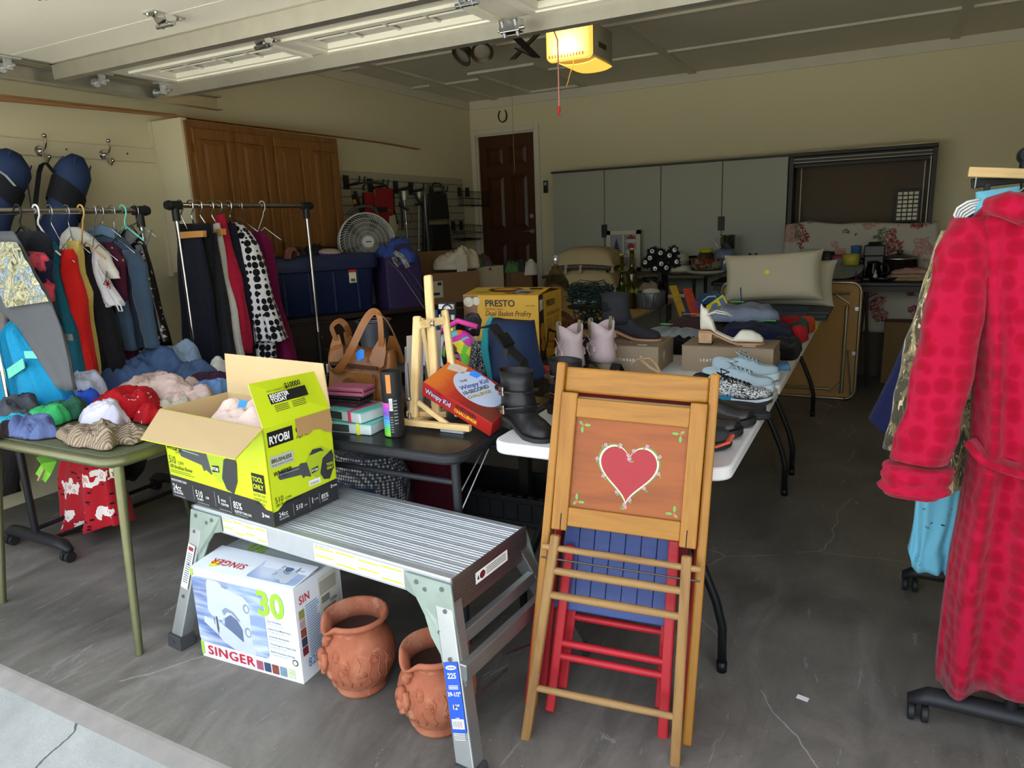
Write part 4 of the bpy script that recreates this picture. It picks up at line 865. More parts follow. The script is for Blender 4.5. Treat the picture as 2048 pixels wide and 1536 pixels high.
def machine(F, p, s, x, y):
    q = lambda P: [(x+a*s, y+b*s) for a, b in P]
    W1, W2, W3 = mat('C2CAD2', .3, var=.08, vs=14), mat('8793A4', .35, var=.08), mat('62718C', .35, var=.1)
    flat([q([(.10, .95), (.06, .50), (.12, .42), (.30, .36), (.36, .42), (.50, .50), (.62, .44), (.70, .30), (.70, .08), (.86, .05), (.88, .75), (.78, .84), (.55, .88), (.30, 1.0), (.14, 1.0)])], W1, F, p, 'print', .0009)
    flat([q([(-.05, .28), (-.03, .38), (.30, .32), (.72, .10), (.92, .04), (.90, -.08), (.50, -.06), (.30, .02), (.20, .12)])], W1, F, p, 'print', .0012)
    flat([q([(.36, .30), (.38, .42), (.50, .50), (.62, .44), (.70, .30), (.69, .10)])], W3, F, p, 'print', .0013)
    flat([q([(.34, .54), (.42, .60), (.56, .56), (.68, .44), (.66, .42), (.52, .53), (.44, .53), (.37, .46)]), q([(.38, .96), (.50, .93), (.48, .90), (.40, .92)])], W2, F, p, 'print', .0014)
    flat([ell(x+.82*s, y+.66*s, .055*s, .075*s), ell(x+.80*s, y+.28*s, .06*s, .08*s)], W2, F, p, 'print', .0014); flat([ell(x+.83*s, y+.66*s, .035*s, .05*s), ell(x+.81*s, y+.28*s, .04*s, .055*s)], W1, F, p, 'print', .0018)
    flat([q([(.20, .42), (.23, .42), (.24, .22), (.215, .12), (.20, .22)]), q([(.16, .40), (.17, .40), (.17, .28), (.16, .28)]), q([(.27, .38), (.31, .36), (.31, .34), (.27, .36)])], DT, F, p, 'print', .0018)
machine(FS, bd, .235, .045, .078)
ts('SINGER', .030, .018, .049, RD, bold=.016, sx=1.22, sp=1.1); ts('30', .288, .228, .122, LG, bold=.03, sx=.95)
flat([R(0, .012, .012, .062), R(0, .315, .012, .34)], LG, FS, bd, 'print', .0009)
for k, s in enumerate(('Easy Threading', 'Heavy Duty Metal Frame', 'Automatic Buttonhole', 'Three Snap-On Presser Feet', 'Built-In Accessory Storage')): ts(s, .325, .205-k*.028, .0095, DT, bold=.01); ts('the easy way to sew', .325, .195-k*.028, .0085, BL)
rr = random.Random(4)
pcs = [R(.253+k*.034, .012, .281+k*.034, .046) for k in range(5)]; cols = ['A9566A', '3F4A66', '8A4A38', '7C8FA0', 'C9D0A8']
for P, c in zip(pcs, cols): flat([P], mat(c, .5, var=.5, vs=70), FS, bd, 'print', .0009)
flat([ell(.425, .075, .012, .012)], mat('4A5230', .5), FS, bd, 'print', .0009); flat([ell(.425, .075, .008, .008)], PAPER, FS, bd, 'print', .0013)
FT_ = frame((0, 0, sz_+.0005), (1, 0, 0), (0, sy_*.6, .012)); FT_i = FT_ @ Matrix.Translation((sx_, sy_*.6, 0)) @ Matrix.Rotation(PI, 4, 'Z')
ts('SINGER', .245, .075, .042, RD, F=FT_i, p=tf1, o=.0022, bold=.012, sp=1.12); flat([rrect(.24, .012, .445, .13, .01)], PH, FT_, tf1, 'print', .0018); machine(FT_ @ Matrix.Translation((.42, .125, .0012)) @ Matrix.Rotation(PI, 4, 'Z'), tf1, .11, 0, 0)
flat([[(.065, .02), (.095, .028), (.085, .058), (.055, .048)]], YTAG, FT_, tf1, 'price_sticker', .0022)
F2_ = frame((0, sy_*.45, sz_+.003), (1, 0, 0), (0, 1, -.01)) @ Matrix.Translation((sx_, sy_*.55, 0)) @ Matrix.Rotation(PI, 4, 'Z'); ts('30', .27, .012, .09, LG, F=F2_, p=tf2, bold=.03)
FR_ = frame((sx_+.001, 0, 0), (0, 1, 0), (0, 0, 1)); ts('SIN', .018, .278, .040, RD, F=FR_, bold=.012, sx=.85, sp=1.05); ts('828', .03, .045, .045, BL, F=FR_, bold=.012, sx=.8)
flat([R(.045, .08+k*.0085, .115-.02*rr.random(), .083+k*.0085) for k in range(22)]+[R(.125, .06+k*.0085, .20, .063+k*.0085) for k in range(12)], BL, FR_, bd, 'print', .0006)
for k, c in enumerate(('7A2A3A', '3A4258', '8A4A38', 'B09A98', '8A8A4C')): flat([R(.012, .095+k*.033, .038, .125+k*.033)], mat(c, .5, var=.5, vs=70), FR_, bd, 'print', .0009)
st = flat([R(.115, .155, .215, .320)], mat('D8D5C2', .6, var=.05), FR_, bd, 'shipping_label', .0009)
flat([R(.125+k*.0035, .225, .1268+k*.0035, .25) for k in range(12)]+[R(.13+k*.004, .165, .132+k*.004, .205) for k in range(16)]+[R(.12, .26+k*.006, .205, .262+k*.006) for k in range(8)], INK, FR_, st, 'print', .0014); ts('0184', .165, .212, .018, INK, F=FR_, p=st, o=.0016)

# ================================================================ TERRACOTTA POTS
def terra():
    t = NT('terracotta'); cc = t.co(); f = t.noise(cc, 7, 5, .6, .3); col = t.ramp(f, [(.32, '8C4E34'), (.5, 'A46044'), (.68, 'B47858')])
    g = t.noise(cc, 16, 5, .7, .8); col = t.mix(t.mth('MULTIPLY', t.mth('GREATER_THAN', g, .60), .35), col, 'C09078')
    t.bump(t.mth('ADD', t.noise(cc, 240, 3), g), .35, .0015); return t.fin(col, .85)
TC = terra(); TCI = mat('7A5648', .95, var=.2, vs=14, bump=.3, bs=200)
def pot(loc, s, rz, lab, dirt):
    t = T('terracotta_pot', lab, 'pot', loc, rz, group=None, local=True)
    prof = [(.078, 0), (.098, .002), (.102, .012), (.097, .024), (.101, .030), (.118, .050), (.138, .085), (.146, .12), (.142, .155), (.126, .186), (.106, .206), (.099, .216), (.100, .226), (.112, .236), (.128, .245), (.131, .252), (.127, .259), (.121, .262), (.113, .258), (.109, .252), (.100, .242), (.094, .228), (.092, .216), (.100, .20)]
    inn = [(.100, .20), (.120, .18), (.134, .15), (.137, .12), (.130, .085), (.11, .05), (.09, .03), (.0, .028)]
    def fn(i, a, r, z):
        d = abs(((a+PI/2+PI) % (2*PI))-PI); k = max(0, 1-d/.55); k = k*k*(3-2*k)
        if z > .205: z -= .030*k*((z-.205)/.05); r += .012*k*((z-.19)/.05)
        return (r*.81*cos(a), r*.81*sin(a), z)
    body = MB().lathe([(r*s, z*s) for r, z in prof], 64, fn=lambda i, a, r, z: tuple(c*s for c in fn(i, a, r/s, z/s))).build('pot_body', TC, t, smooth=2)
    MB().lathe([(r*s*.81, z*s) for r, z in inn], 40).build('pot_interior', TCI, t, smooth=2)
    # moulded child and scroll relief on the belly
    def P(az, z, out=0):
        r = curve([(0, .10), (.05, .118), (.085, .138), (.12, .146), (.155, .142), (.186, .126), (.206, .106), (.26, .1)], z)*.81+out; return ((r*cos(az))*s, (r*sin(az))*s, z*s)
    a0 = -PI/2-.02; m = MB(); E_ = lambda az, z, rx, rz_, o=0: m.sph(P(az, z, o), (rx*s, rx*s*.75, rz_*s), 10, m=6)
    E_(a0, .196, .017, .017, .010); E_(a0, .207, .019, .011, .010); E_(a0-.05, .150, .020, .026, .002); E_(a0+.12, .128, .016, .018, .0); E_(a0-.1, .118, .018, .014, .002)
    for p in ([P(a0+.12, .165, .006), P(a0+.22, .14, .008), P(a0+.18, .112, .008)], [P(a0-.12, .16, .006), P(a0-.24, .135, .006), P(a0-.3, .11, .006)], [P(a0-.02, .115, .006), P(a0-.25, .098, .006), P(a0-.42, .095, .003)], [P(a0+.1, .11, .004), P(a0-.12, .085, .006), P(a0-.35, .080, .003)]):
        m.tube([V(q) for q in p], [.011*s, .009*s, .007*s], 8)
    m.build('cherub_relief', TC, t, smooth=2)
    m = MB()
    for k in range(5): m.tube([V(P(a0+.1+.26*cos(b)*(1-k*.18), .075+.042*sin(b)*(1-k*.18), .0)) for b in [2*PI*j/20 for j in range(21)]], .0028*s, 5)
    for c_, z_0, n_ in ((a0+.75, .13, 3), (a0+1.25, .10, 3), (a0+1.6, .15, 2), (a0-.8, .12, 3), (a0-1.2, .09, 2), (a0+.5, .165, 2), (a0+2.1, .12, 3), (a0-1.7, .14, 2)):
        for k in range(n_): m.tube([V(P(c_+.13*cos(b)*(1-k*.33), z_0+.017*sin(b)*(1-k*.33), .0)) for b in [2*PI*j/14 for j in range(15)]], .003*s, 5)
    for k in range(7):
        b0 = a0+.35+k*.28; m.tube([V(P(b0+.05*sin(q*2), .06+.12*q/6+.01*sin(k*3), .0)) for q in range(6)], .0025*s, 5)
    o = m.build('scroll_relief', TC, t, smooth=2)['kind'] = 'stuff'; return t
pot((-1.418, 1.548, 0), 1.0, math.radians(-28), 'terracotta pot with a cherub relief beside the sewing machine carton', 1)
pot((-1.088, 1.505, 0), .985, math.radians(-22), 'terracotta pot with a cherub relief standing nearest the ladder leg', 0)
one(MB().box(-.017, .017, -.010, .010, 0, .001, M=Matrix.Translation((-.125, 2.05, .002)) @ Matrix.Rotation(-.2, 4, 'Z')), 'paper_scrap', WHITE, 'tiny white scrap of paper on the floor right of the chairs', 'scrap')
# ================================================================ FOLDED WOODEN CHAIRS
CW = wood('7E4E14', '9C6A20', 1, 12, 14, .38, .15); CWx = wood('7E4E14', '9C6A20', 0, 12, 14, .38, .15); CWD = wood('76502A', '94703E', 1, 14, 10, .5, .15); CWDx = wood('7A5832', '9A784A', 0, 14, 10, .5, .15)
PNL = wood('76380F', '924C17', 0, 7, 10, .4, .12); RPA = mat('B0202A', .4, var=.12, vs=14); BPA = mat('33467E', .4, var=.15, vs=14, bump=.2, bs=90)
th = math.radians(13.5); uu = V((.981, .192, 0)).normalized(); nn = V((uu.y, -uu.x, 0)); vv = V((0, 0, cos(th)))-nn*sin(th)
rl_ = math.radians(-3.2); U = uu*cos(rl_)+vv*sin(rl_); Vv = -uu*sin(rl_)+vv*cos(rl_); Nn = U.cross(Vv)
def chair_frame(off, dx=0, dz=0):
    M = Matrix((U, Vv, Nn)).transposed().to_4x4(); M.translation = V((-.864, 1.606, .018))-nn*off+uu*dx+V((0, 0, dz)); return M
ch = T('folding_chair', 'folded wooden chair with a painted red heart on its orange seat panel', 'folding chair', local=True, M=chair_frame(0))
def bar(a, b, w, d, z, m, nm, par, bev=.004):
    a, b = V(a), V(b); dr = (b-a).normalized(); nr = V((-dr.y, dr.x, 0))*w/2
    return MB().loft([[(p.x+s*nr.x, p.y+s*nr.y, z+q) for s, q in ((-1, 0), (1, 0), (1, d), (-1, d))] for p in (a, b)]).build(nm, m, par, bevel=bev)
# local frame: x across, y up the leaning plane, z towards the camera
for x, xb in ((.040, .030), (.472, .480)):
    bar((xb, .03, 0), (x, 1.06, 0), .026, .048, -.02, CW, 'back_stile', ch, .006)
MB().box(.052, .460, .975, 1.048, -.010, .012).build('top_rail', CWx, ch, bevel=.006)
MB().box(.052, .460, .925, .965, -.022, -.006).build('lower_rail', wood('8C7440', 'A58C54', 0, 10, 12), ch, bevel=.004)
flat([R(.215, .935, .265, .952)], BTAPE, Matrix.Identity(4), ch, 'price_tag', -.0050)
# seat, seen from below
MB().box(.052, .098, .575, .975, .018, .040).build('seat_stile', CW, ch, bevel=.004); MB().box(.414, .460, .575, .975, .018, .040).build('seat_stile', CW, ch, bevel=.004)
MB().box(.098, .414, .905, .960, .018, .038).build('seat_rail', CWx, ch, bevel=.003); MB().box(.098, .414, .590, .645, .018, .038).build('seat_rail', CWx, ch, bevel=.003)
pn = MB().box(.096, .416, .640, .910, .020, .027).build('seat_panel', PNL, ch)
for x in (.079, .433): MB().box(x-.0015, x+.0015, .575, .625, .0395, .0405).build('slot', mat('2A1A0E', .8), ch)
I4 = Matrix.Identity(4)
def heartp(cx, cy, s):
    return [(cx+s*.0610*(sin(t)**3)*1.02, cy+s*.066*(13*cos(t)-5*cos(2*t)-2*cos(3*t)-cos(4*t))/15.5) for t in [2*PI*k/60 for k in range(60)]]
HC = (.258, .768)
flat([heartp(*HC, 1.43)], mat('6B7A3C', .6, var=.2, vs=80), I4, pn, 'heart_border', .0274); flat([heartp(*HC, 1.35)], mat('E8DDB8', .6, var=.03), I4, pn, 'heart_outline', .0278); flat([heartp(*HC, 1.27)], mat('98262E', .5, var=.1, vs=40), I4, pn, 'heart', .0282)
dt = []; lf = []
for k in range(15):
    a = 2*PI*(k+.3)/15; hx, hy = heartp(*HC, 1.45)[int(60*((k+.3)/15)) % 60]
    for j in range(4): b = j*PI/2+k; dt.append(ell(hx+.0035*cos(b), hy+.0035*sin(b), .0026, .0026, 8))
    lf.append(ell(hx+.008*cos(a*3), hy-.006, .007, .0025, 8, a))
flat(lf, mat('6B8A44', .6, var=0), I4, pn, 'painted_leaves', .0285); flat(dt, mat('B98C9C', .6, var=0), I4, pn, 'painted_flowers', .0288)
lf = []; dt = []
for cx, cy, sx, sy in ((.118, .885, 1, -1), (.394, .885, -1, -1), (.118, .662, 1, 1), (.394, .662, -1, 1)):
    for a, d in ((0, .016), (PI/2, .016), (PI/4, -.004)):
        lf.append(ell(cx+sx*cos(a)*d*.9, cy+sy*sin(a)*d*.9, .0095, .0042, 10, (a if sx*sy > 0 else -a)))
    dt += [ell(cx+sx*.001+.003*cos(k*2.1), cy+.003*sin(k*2.1), .0022, .0022, 8) for k in range(3)]
flat(lf, mat('6E9A4C', .6, var=0), I4, pn, 'painted_leaves', .0285); flat(dt, mat('C22A30', .6, var=0), I4, pn, 'painted_berries', .0288)
# front legs with their four dowels
bar((.030, -.078, 0), (.072, .565, 0), .028, .024, .046, CWD, 'front_leg', ch, .006); bar((.455, -.070, 0), (.438, .560, 0), .028, .024, .046, CWD, 'front_leg', ch, .006)
for (xa, xb, y, r) in ((.036, .476, .527, .0105), (.060, .450, .462, .0125), (.060, .446, .392, .0125), (.046, .450, .118, .0115)):
    MB().tube([(xa, y, .058), (lerp(xa, xb, .5), y, .058), (xb, y, .058)], [r*.85, r, r*.85], 14).build('dowel', CWDx, ch, smooth=True)
MB().cyl((.036, .497, .064), (.478, .497, .064), .003, n=8).build('metal_rod', mat('5A544C', .4, .8), ch)
# the chair behind: red frame, blue slatted seat
c2 = T('folding_chair', 'folded red wooden chair with a blue slatted seat, behind the heart chair', 'folding chair', local=True, M=chair_frame(.085, -.006, .0))
for x, xb in ((.036, .012), (.478, .486)): bar((xb, -.01, 0), (x, 1.03, 0), .026, .046, -.02, RPA, 'back_stile', c2, .006)
MB().box(.05, .462, .96, 1.03, -.01, .01).build('top_rail', RPA, c2, bevel=.005)
for k in range(7):
    a = .082+k*.046; MB().box(a, a+.0445, .335, .69, .012, .024).build('seat_slat', BPA, c2, bevel=.002)
MB().box(.068, .410, .30, .345, .012, .030).build('seat_front_rail', BPA, c2, bevel=.004); MB().box(.068, .410, .69, .73, .012, .030).build('seat_back_rail', BPA, c2, bevel=.004)
bar((.085, -.005, 0), (.105, .50, 0), .028, .024, .032, RPA, 'front_leg', c2, .006); bar((.420, -.045, 0), (.405, .56, 0), .030, .024, .032, RPA, 'front_leg', c2, .006)
for y in (.165, .205): MB().cyl((.085, y, .044), (.425, y, .044), .011).build('dowel', RPA, c2, smooth=True)
# a third, mostly hidden
c3 = T('folding_chair', 'third folded chair in plain red, hindmost against the white table', 'folding chair', local=True, M=chair_frame(.155, .0, .0))
for x, xb in ((.050, .030), (.462, .470)): bar((xb, .0, 0), (x, .98, 0), .026, .040, -.02, RPA, 'back_stile', c3, .006)
MB().box(.06, .45, .92, .98, -.01, .01).build('top_rail', RPA, c3, bevel=.005); MB().box(.07, .44, .40, .80, .0, .012).build('seat', RPA, c3, bevel=.003)
bar((.098, .02, 0), (.115, .48, 0), .028, .02, .022, RPA, 'front_leg', c3, .006); bar((.395, .02, 0), (.39, .48, 0), .028, .02, .022, RPA, 'front_leg', c3, .006)
MB().cyl((.10, .245, .030), (.40, .245, .030), .011).build('dowel', RPA, c3, smooth=True)
# ================================================================ CLOTHES RACKS
def rack(lab, x, y0, y1, z, mp, mu, far_only=False, half=.26, zsplit=.75):
    t = T('clothes_rack', lab, 'clothes rack', (x, (y0+y1)/2, 0))
    MB().cyl((x, y0, z), (x, y1, z), .0145).build('rod', mu, t, smooth=True)
    for y, s in ((y0+.03, -1), (y1-.03, 1)):
        MB().cyl((x, y-.035*1, z), (x, y+.035, z), .024).cyl((x, y+s*.035, z), (x, y+s*.055, z), .028, .022).cyl((x, y, z-.005), (x, y, z-.085), .021).build('corner_joint', mat('1C1E20', .5), t, smooth=True)
        p = MB().cyl((x, y, z-.07), (x, y, zsplit), .0125).build('upper_pole', mu, t, smooth=True)
        MB().cyl((x, y, zsplit+.01), (x, y, .09), .0165).build('lower_pole', mp, t, smooth=True)
        b = MB(); n = 11; rings = []
        for i in range(n):
            k = i/(n-1); xx = x-half+2*half*k; e = min(k, 1-k); r = .030 if e > .12 else .030*(.55+.45*(e/.12)**.5); zz = .085-.022*(1-min(1, e/.12))**1.5
            rings.append([(xx, y+r*1.05*cos(a), zz+r*.82*sin(a)) for a in [2*PI*j/16 for j in range(16)]])
        b.loft(rings).build('foot_bar', mat('232426', .5, var=.1), t, smooth=2)
        for sx in (-1, 1):
            cx = x+sx*(half-.03); c = MB().cyl((cx-.008, y, .026), (cx-.026, y, .026), .026, n=18).cyl((cx+.008, y, .026), (cx+.026, y, .026), .026, n=18).build('caster', mat('1E1F20', .55), t, smooth=True, bevel=.003)
            MB().box(cx-.007, cx+.007, y-.012, y+.016, .026, .062).build('fork', BLACK, c)
    for dx in (-.10, .10): MB().cyl((x+dx, y0+.03, .085), (x+dx, y1-.03, .085), .011).build('lower_rail', mp, t, smooth=True)
    return t
BP = mat('232325', .4, .3, var=.05)
rack('chrome clothes rack on the left, its end nearest the green table', -3.49, 1.66, 2.51, 1.592, BP, CHROME)
rack('second chrome clothes rack with black trousers and the polka dot dress', -3.49, 2.67, 3.745, 1.62, BP, CHROME)
rack('black clothes rack at the right edge carrying the red robe', .395, 2.06, 2.92, 1.60, BP, BP, zsplit=.9, half=.245)

def garment(name, lab, cat, rows, m, th=.035, folds=5, amp=.25, seed=0, hang=None, rod=(-3.49, 1.592), hm=None, n=44, sub=18, wob=.01, group=None, bell=1.0, top=None, hkind='wire'):
    """a hanging piece of clothing: a flattened, pleated tube between left and right outline points"""
    L = [V(a) for a, b in rows]; R_ = [V(b) for a, b in rows]; y = sum(p.y for p in L+R_)/(2*len(L)); rnd = random.Random(seed); ph = rnd.random()*9
    zb = min(p.z for p in L+R_); xm = sum(p.x for p in L+R_)/(2*len(L)); t = T(name, lab, cat, (xm, y, zb), group=group)
    N = sub; rings = []; K = len(rows)-1
    for i in range(N+1):
        s = i/N*K; j = min(int(s), K-1); f = s-j
        a = L[j].lerp(L[j+1], f); b = R_[j].lerp(R_[j+1], f); c = (a+b)/2; hw = (b-a)/2; q = i/N
        w = hw.length; tt_ = min(th*(.45+.55*min(1, q*5)), w*.9)*(1+.5*q*bell)
        ring = []
        for k in range(n):
            an = 2*PI*k/n; ca, sa = cos(an), sin(an)
            fo = 1+amp*q**.6*sin(folds*an*2+ph+1.3*q)+amp*.6*q**.5*sin(folds*1.37*an+ph*2-q*2)
            x_ = math.copysign(abs(ca)**.8, ca); y_ = math.copysign(abs(sa)**.7, sa)*tt_*fo
            nzv = noise.noise(V((an*1.2+ph, q*4, seed)))*wob*(.3+q)
            p = c+hw*x_+V((0, 0, 0)); ring.append((p.x+nzv, p.y+y_+nzv*.8, p.z+(.006*sin(an*3+ph) if i == N else 0)))
        rings.append(ring)
    b = MB().loft(rings, True).build('cloth', m, t, smooth=2)
    if hang is not False:
        x0, z0 = rod; hx = rod[0]+(hang or 0); tp = (L[0]+R_[0])/2; hz = tp.z+.0; hm = hm or CHROME; h = MB()
        r = .0022 if hkind == 'wire' else .0045
        h.tube(arc((hx, y, z0+.004), .024, -.2, PI*1.02, 10, (0, 2))[::-1]+[(hx+.022, y, z0-.02), (hx+.002, y, z0-.045), (hx, y, z0-.06), (tp.x if abs(tp.x-hx) < .1 else hx, y, max(hz, 1.3))], r, 6)
        if hkind in ('wire', 'plastic'): h.tube([(hx-.13, y, hz-.06), (hx, y, hz+.02), (hx+.13, y, hz-.06)], r, 6)
        h.build('hanger', hm, t, smooth=2)
    return t, b
def sleeve(par, pts, rad, m, name='sleeve', flat_=.6, seed=0, cuff=False):
    P = [V(p) for p in pts]; mb = MB(); rings = []; n = 18; K = len(P)-1; N = K*4
    for i in range(N+1):
        s = i/N*K; j = min(int(s), K-1); f = s-j; c = P[j].lerp(P[j+1], f); r = lerp(rad[j], rad[j+1], f)*(1+.05*sin(i*1.7+seed)+.04*sin(i*.9))
        rings.append([(c.x+r*cos(a), c.y+r*flat_*sin(a)*(1+.12*sin(3*a+i*.3)), c.z+.3*r*cos(a)*0) for a in [2*PI*k/n for k in range(n)]])
    return mb.loft(rings).build(name, m, par, smooth=2)
# ---- left rack, near to far
BAGM = mat('505254', .75, var=.12, vs=6, bump=.3, bs=30)
g, b = garment('garment_bag', 'grey garment bag with a shiny clear window, nearest on the left rack', 'garment bag',
  [((-3.629,1.74,1.507), (-3.29,1.74,1.502)), ((-3.637,1.73,1.433), (-3.223,1.73,1.436)), ((-3.607,1.71,1.297), (-3.127,1.71,1.318)), ((-3.432,1.69,1.168), (-3.014,1.69,1.218)), ((-3.268,1.67,1.099), (-2.937,1.67,1.109)), ((-3.082,1.65,0.95), (-2.888,1.65,0.971)), ((-2.972,1.64,0.863), (-2.873,1.64,0.864))], BAGM, .012, 3, .25, 2, hm=WHITE, hkind='plastic')
wm = NT('clear_window'); cc = wm.co(rot=(0, .6, 0)); f = wm.noise(cc, 16, 4, .6, 1.2); wcol = wm.ramp(f, [(.30, '2E3436'), (.40, '8A8862'), (.47, 'C9C49A'), (.53, '6E6C58'), (.60, '98B0C4'), (.7, '4A504E')]); wm.bump(wm.noise(cc, 22, 4, .6, 1.5), 1, .02); wm = wm.fin(wcol, .08, spec=.8, coat=.6)
MB().grid(lambda u, v: tuple((V((-3.547,1.713,1.467)).lerp(V((-3.218,1.713,1.455)), u)*(1-v)+V((-3.294,1.662,1.185)).lerp(V((-2.976,1.662,1.217)), u)*v)+V((0, -.006+.008*fbm((u*4, v*6, 2)), 0))), 20, 20).build('clear_window', wm, g, smooth=2)
TQ = fab('1F8AB4'); MNT = mat('6FD0B4', .85, var=.35, vs=90, bump=.6, bs=200)
g, b = garment('turquoise_dress', 'bright turquoise dress with mint lace bands hanging below the garment bag', 'dress',
  [((-3.512,1.78,1.109), (-3.471,1.78,1.11)), ((-3.557,1.78,1.05), (-3.42,1.78,1.048)), ((-3.617,1.78,0.918), (-3.326,1.78,0.945)), ((-3.701,1.78,0.717), (-3.19,1.78,0.77)), ((-3.766,1.78,0.559), (-3.179,1.78,0.62))], TQ, .05, 5, .3, 3, hang=False)
sleeve(g, [(-3.42,1.76,1.204), (-3.456,1.76,1.114)], [.009, .009], mat('B8E82A', .6), 'strap', .3)
MB().grid(lambda u, v: tuple(V((-3.473,1.7,0.899)).lerp(V((-3.327,1.7,0.957)), u)+V((0, 0, -.045*v))), 8, 4).build('lace_band', MNT, g, solid=.004); MB().grid(lambda u, v: tuple(V((-3.288,1.69,0.992)).lerp(V((-3.185,1.7,0.995)), u)+V((0, 0, -.032*v))), 8, 4).build('lace_band', MNT, g, solid=.004)
garment('grey_trousers', 'long grey trousers hanging behind the turquoise dress at the left edge', 'trousers', [((-3.852,1.84,1.474), (-3.618,1.84,1.468)), ((-3.919,1.84,1.188), (-3.647,1.84,1.192)), ((-4.072,1.84,0.672), (-3.789,1.84,0.695)), ((-4.058,1.84,0.458), (-3.837,1.84,0.482))], fab('77716C'), .025, 4, .2, 4, hang=-.12)
garment('black_blazer', 'black blazer on the left rack just behind the garment bag', 'blazer', [((-3.48,1.87,1.504), (-3.318,1.87,1.499)), ((-3.554,1.87,1.465), (-3.269,1.87,1.463)), ((-3.606,1.87,1.375), (-3.29,1.87,1.372)), ((-3.663,1.87,1.093), (-3.344,1.87,1.101)), ((-3.636,1.87,0.8), (-3.366,1.87,0.819))], fab('1E1E22'), .03, 4, .2, 5, hang=.02, hm=BLACK, hkind='plastic')
CORAL = floral('1C2036', [(0, 'D8505E'), (.40, 'C23A4C'), (.47, '1C2036')], 7, seed=2)
garment('coral_print_blouse', 'navy blouse with coral flowers peeking out left of the teal dress', 'blouse', [((-3.421,1.84,1.419), (-3.273,1.84,1.404)), ((-3.416,1.84,1.353), (-3.239,1.84,1.356)), ((-3.419,1.84,1.286), (-3.266,1.84,1.295)), ((-3.41,1.84,1.195), (-3.294,1.84,1.219)), ((-3.4,1.84,1.104), (-3.283,1.84,1.107))], CORAL, .03, 4, .25, 6, hang=False)
TEAL = fab('1F6173')
g, b = garment('teal_dress', 'sleeveless dark teal dress with a jewelled waist left of the red dress', 'dress', [((-3.45,1.96,1.45), (-3.395,1.96,1.449)), ((-3.518,1.96,1.401), (-3.387,1.96,1.413)), ((-3.576,1.96,1.322), (-3.419,1.96,1.31)), ((-3.59,1.96,1.179), (-3.388,1.96,1.182)), ((-3.554,1.96,1.035), (-3.367,1.96,1.041)), ((-3.549,1.96,0.787), (-3.363,1.96,0.799)), ((-3.578,1.96,0.554), (-3.389,1.96,0.572))], TEAL, .032, 3, .2, 7, hkind='plastic', hm=WHITE)
MB().grid(lambda u, v: tuple(V((-3.391,1.925,1.027)).lerp(V((-3.321,1.925,1.029)), u)+V((0, 0, -.03*v))), 6, 4).build('jewelled_band', mat('B9B9B4', .3, .6, var=.5, vs=200), g, solid=.004)
g, b = garment('red_dress', 'plain bright red dress in the middle of the left rack', 'dress', [((-3.467,2.02,1.411), (-3.368,2.02,1.414)), ((-3.532,2.02,1.384), (-3.369,2.02,1.382)), ((-3.54,2.02,1.306), (-3.388,2.02,1.305)), ((-3.532,2.02,1.173), (-3.356,2.02,1.176)), ((-3.515,2.02,1.027), (-3.374,2.02,1.032)), ((-3.522,2.02,0.827), (-3.374,2.02,0.836)), ((-3.564,2.02,0.512), (-3.395,2.02,0.529))], fab('D22420'), .036, 4, .28, 8, hkind='wire')
YLW = mat('C9B05A', .85, var=.25, vs=120, bump=.7, bs=260)
g, b = garment('yellow_lace_dress', 'mustard yellow lace dress right of the red dress', 'dress', [((-3.526,2.1,1.451), (-3.43,2.1,1.451)), ((-3.518,2.1,1.396), (-3.431,2.1,1.406)), ((-3.526,2.1,1.287), (-3.458,2.1,1.299)), ((-3.539,2.1,1.189), (-3.422,2.1,1.202)), ((-3.542,2.1,1.064), (-3.452,2.1,1.067)), ((-3.537,2.1,0.912), (-3.454,2.1,0.916)), ((-3.555,2.1,0.704), (-3.458,2.1,0.711))], YLW, .03, 3, .25, 9)
garment('black_dress', 'long black sleeveless dress between the yellow lace dress and the white blouse', 'dress', [((-3.584,2.17,1.425), (-3.48,2.17,1.418)), ((-3.584,2.17,1.356), (-3.481,2.17,1.331)), ((-3.608,2.17,1.231), (-3.46,2.17,1.22)), ((-3.631,2.17,1.052), (-3.383,2.17,1.059)), ((-3.633,2.17,0.896), (-3.363,2.17,0.908)), ((-3.629,2.17,0.682), (-3.356,2.17,0.702))], fab('1B1A1D'), .035, 4, .2, 10, hm=mat('C9A060', .5), hkind='plastic')
WHT = fab('E4E2E6', .05)
g, b = garment('embroidered_blouse', 'white blouse with a red embroidered flower and hanging ties', 'blouse', [((-3.531,2.2,1.408), (-3.455,2.2,1.407)), ((-3.543,2.2,1.354), (-3.424,2.2,1.357)), ((-3.56,2.2,1.279), (-3.426,2.2,1.291)), ((-3.553,2.2,1.216), (-3.397,2.2,1.225)), ((-3.535,2.2,1.161), (-3.35,2.2,1.161)), ((-3.423,2.2,1.125), (-3.338,2.2,1.131))], WHT, .022, 4, .3, 11, hang=.05)
fo = V((-3.363,2.165,1.24)); FP = frame(fo, (1, 0, 0), (0, 0, 1))
flat([ell(.010*cos(a), .010*sin(a), .012, .0045, 8, a) for a in [2*PI*k/7 for k in range(7)]], mat('C23A2E', .7), FP, g, 'embroidered_flower', .002); flat([ell(-.012+.006*k, .018+.012*k, .010, .004, 8, 2.2) for k in range(4)]+[ell(-.03, -.002, .008, .004), ell(-.02, .01, .009, .004, 10, .6), ell(.01, -.02, .009, .004, 8, 1.3)], mat('3A4A3C', .7), FP, g, 'embroidered_leaf', .001)
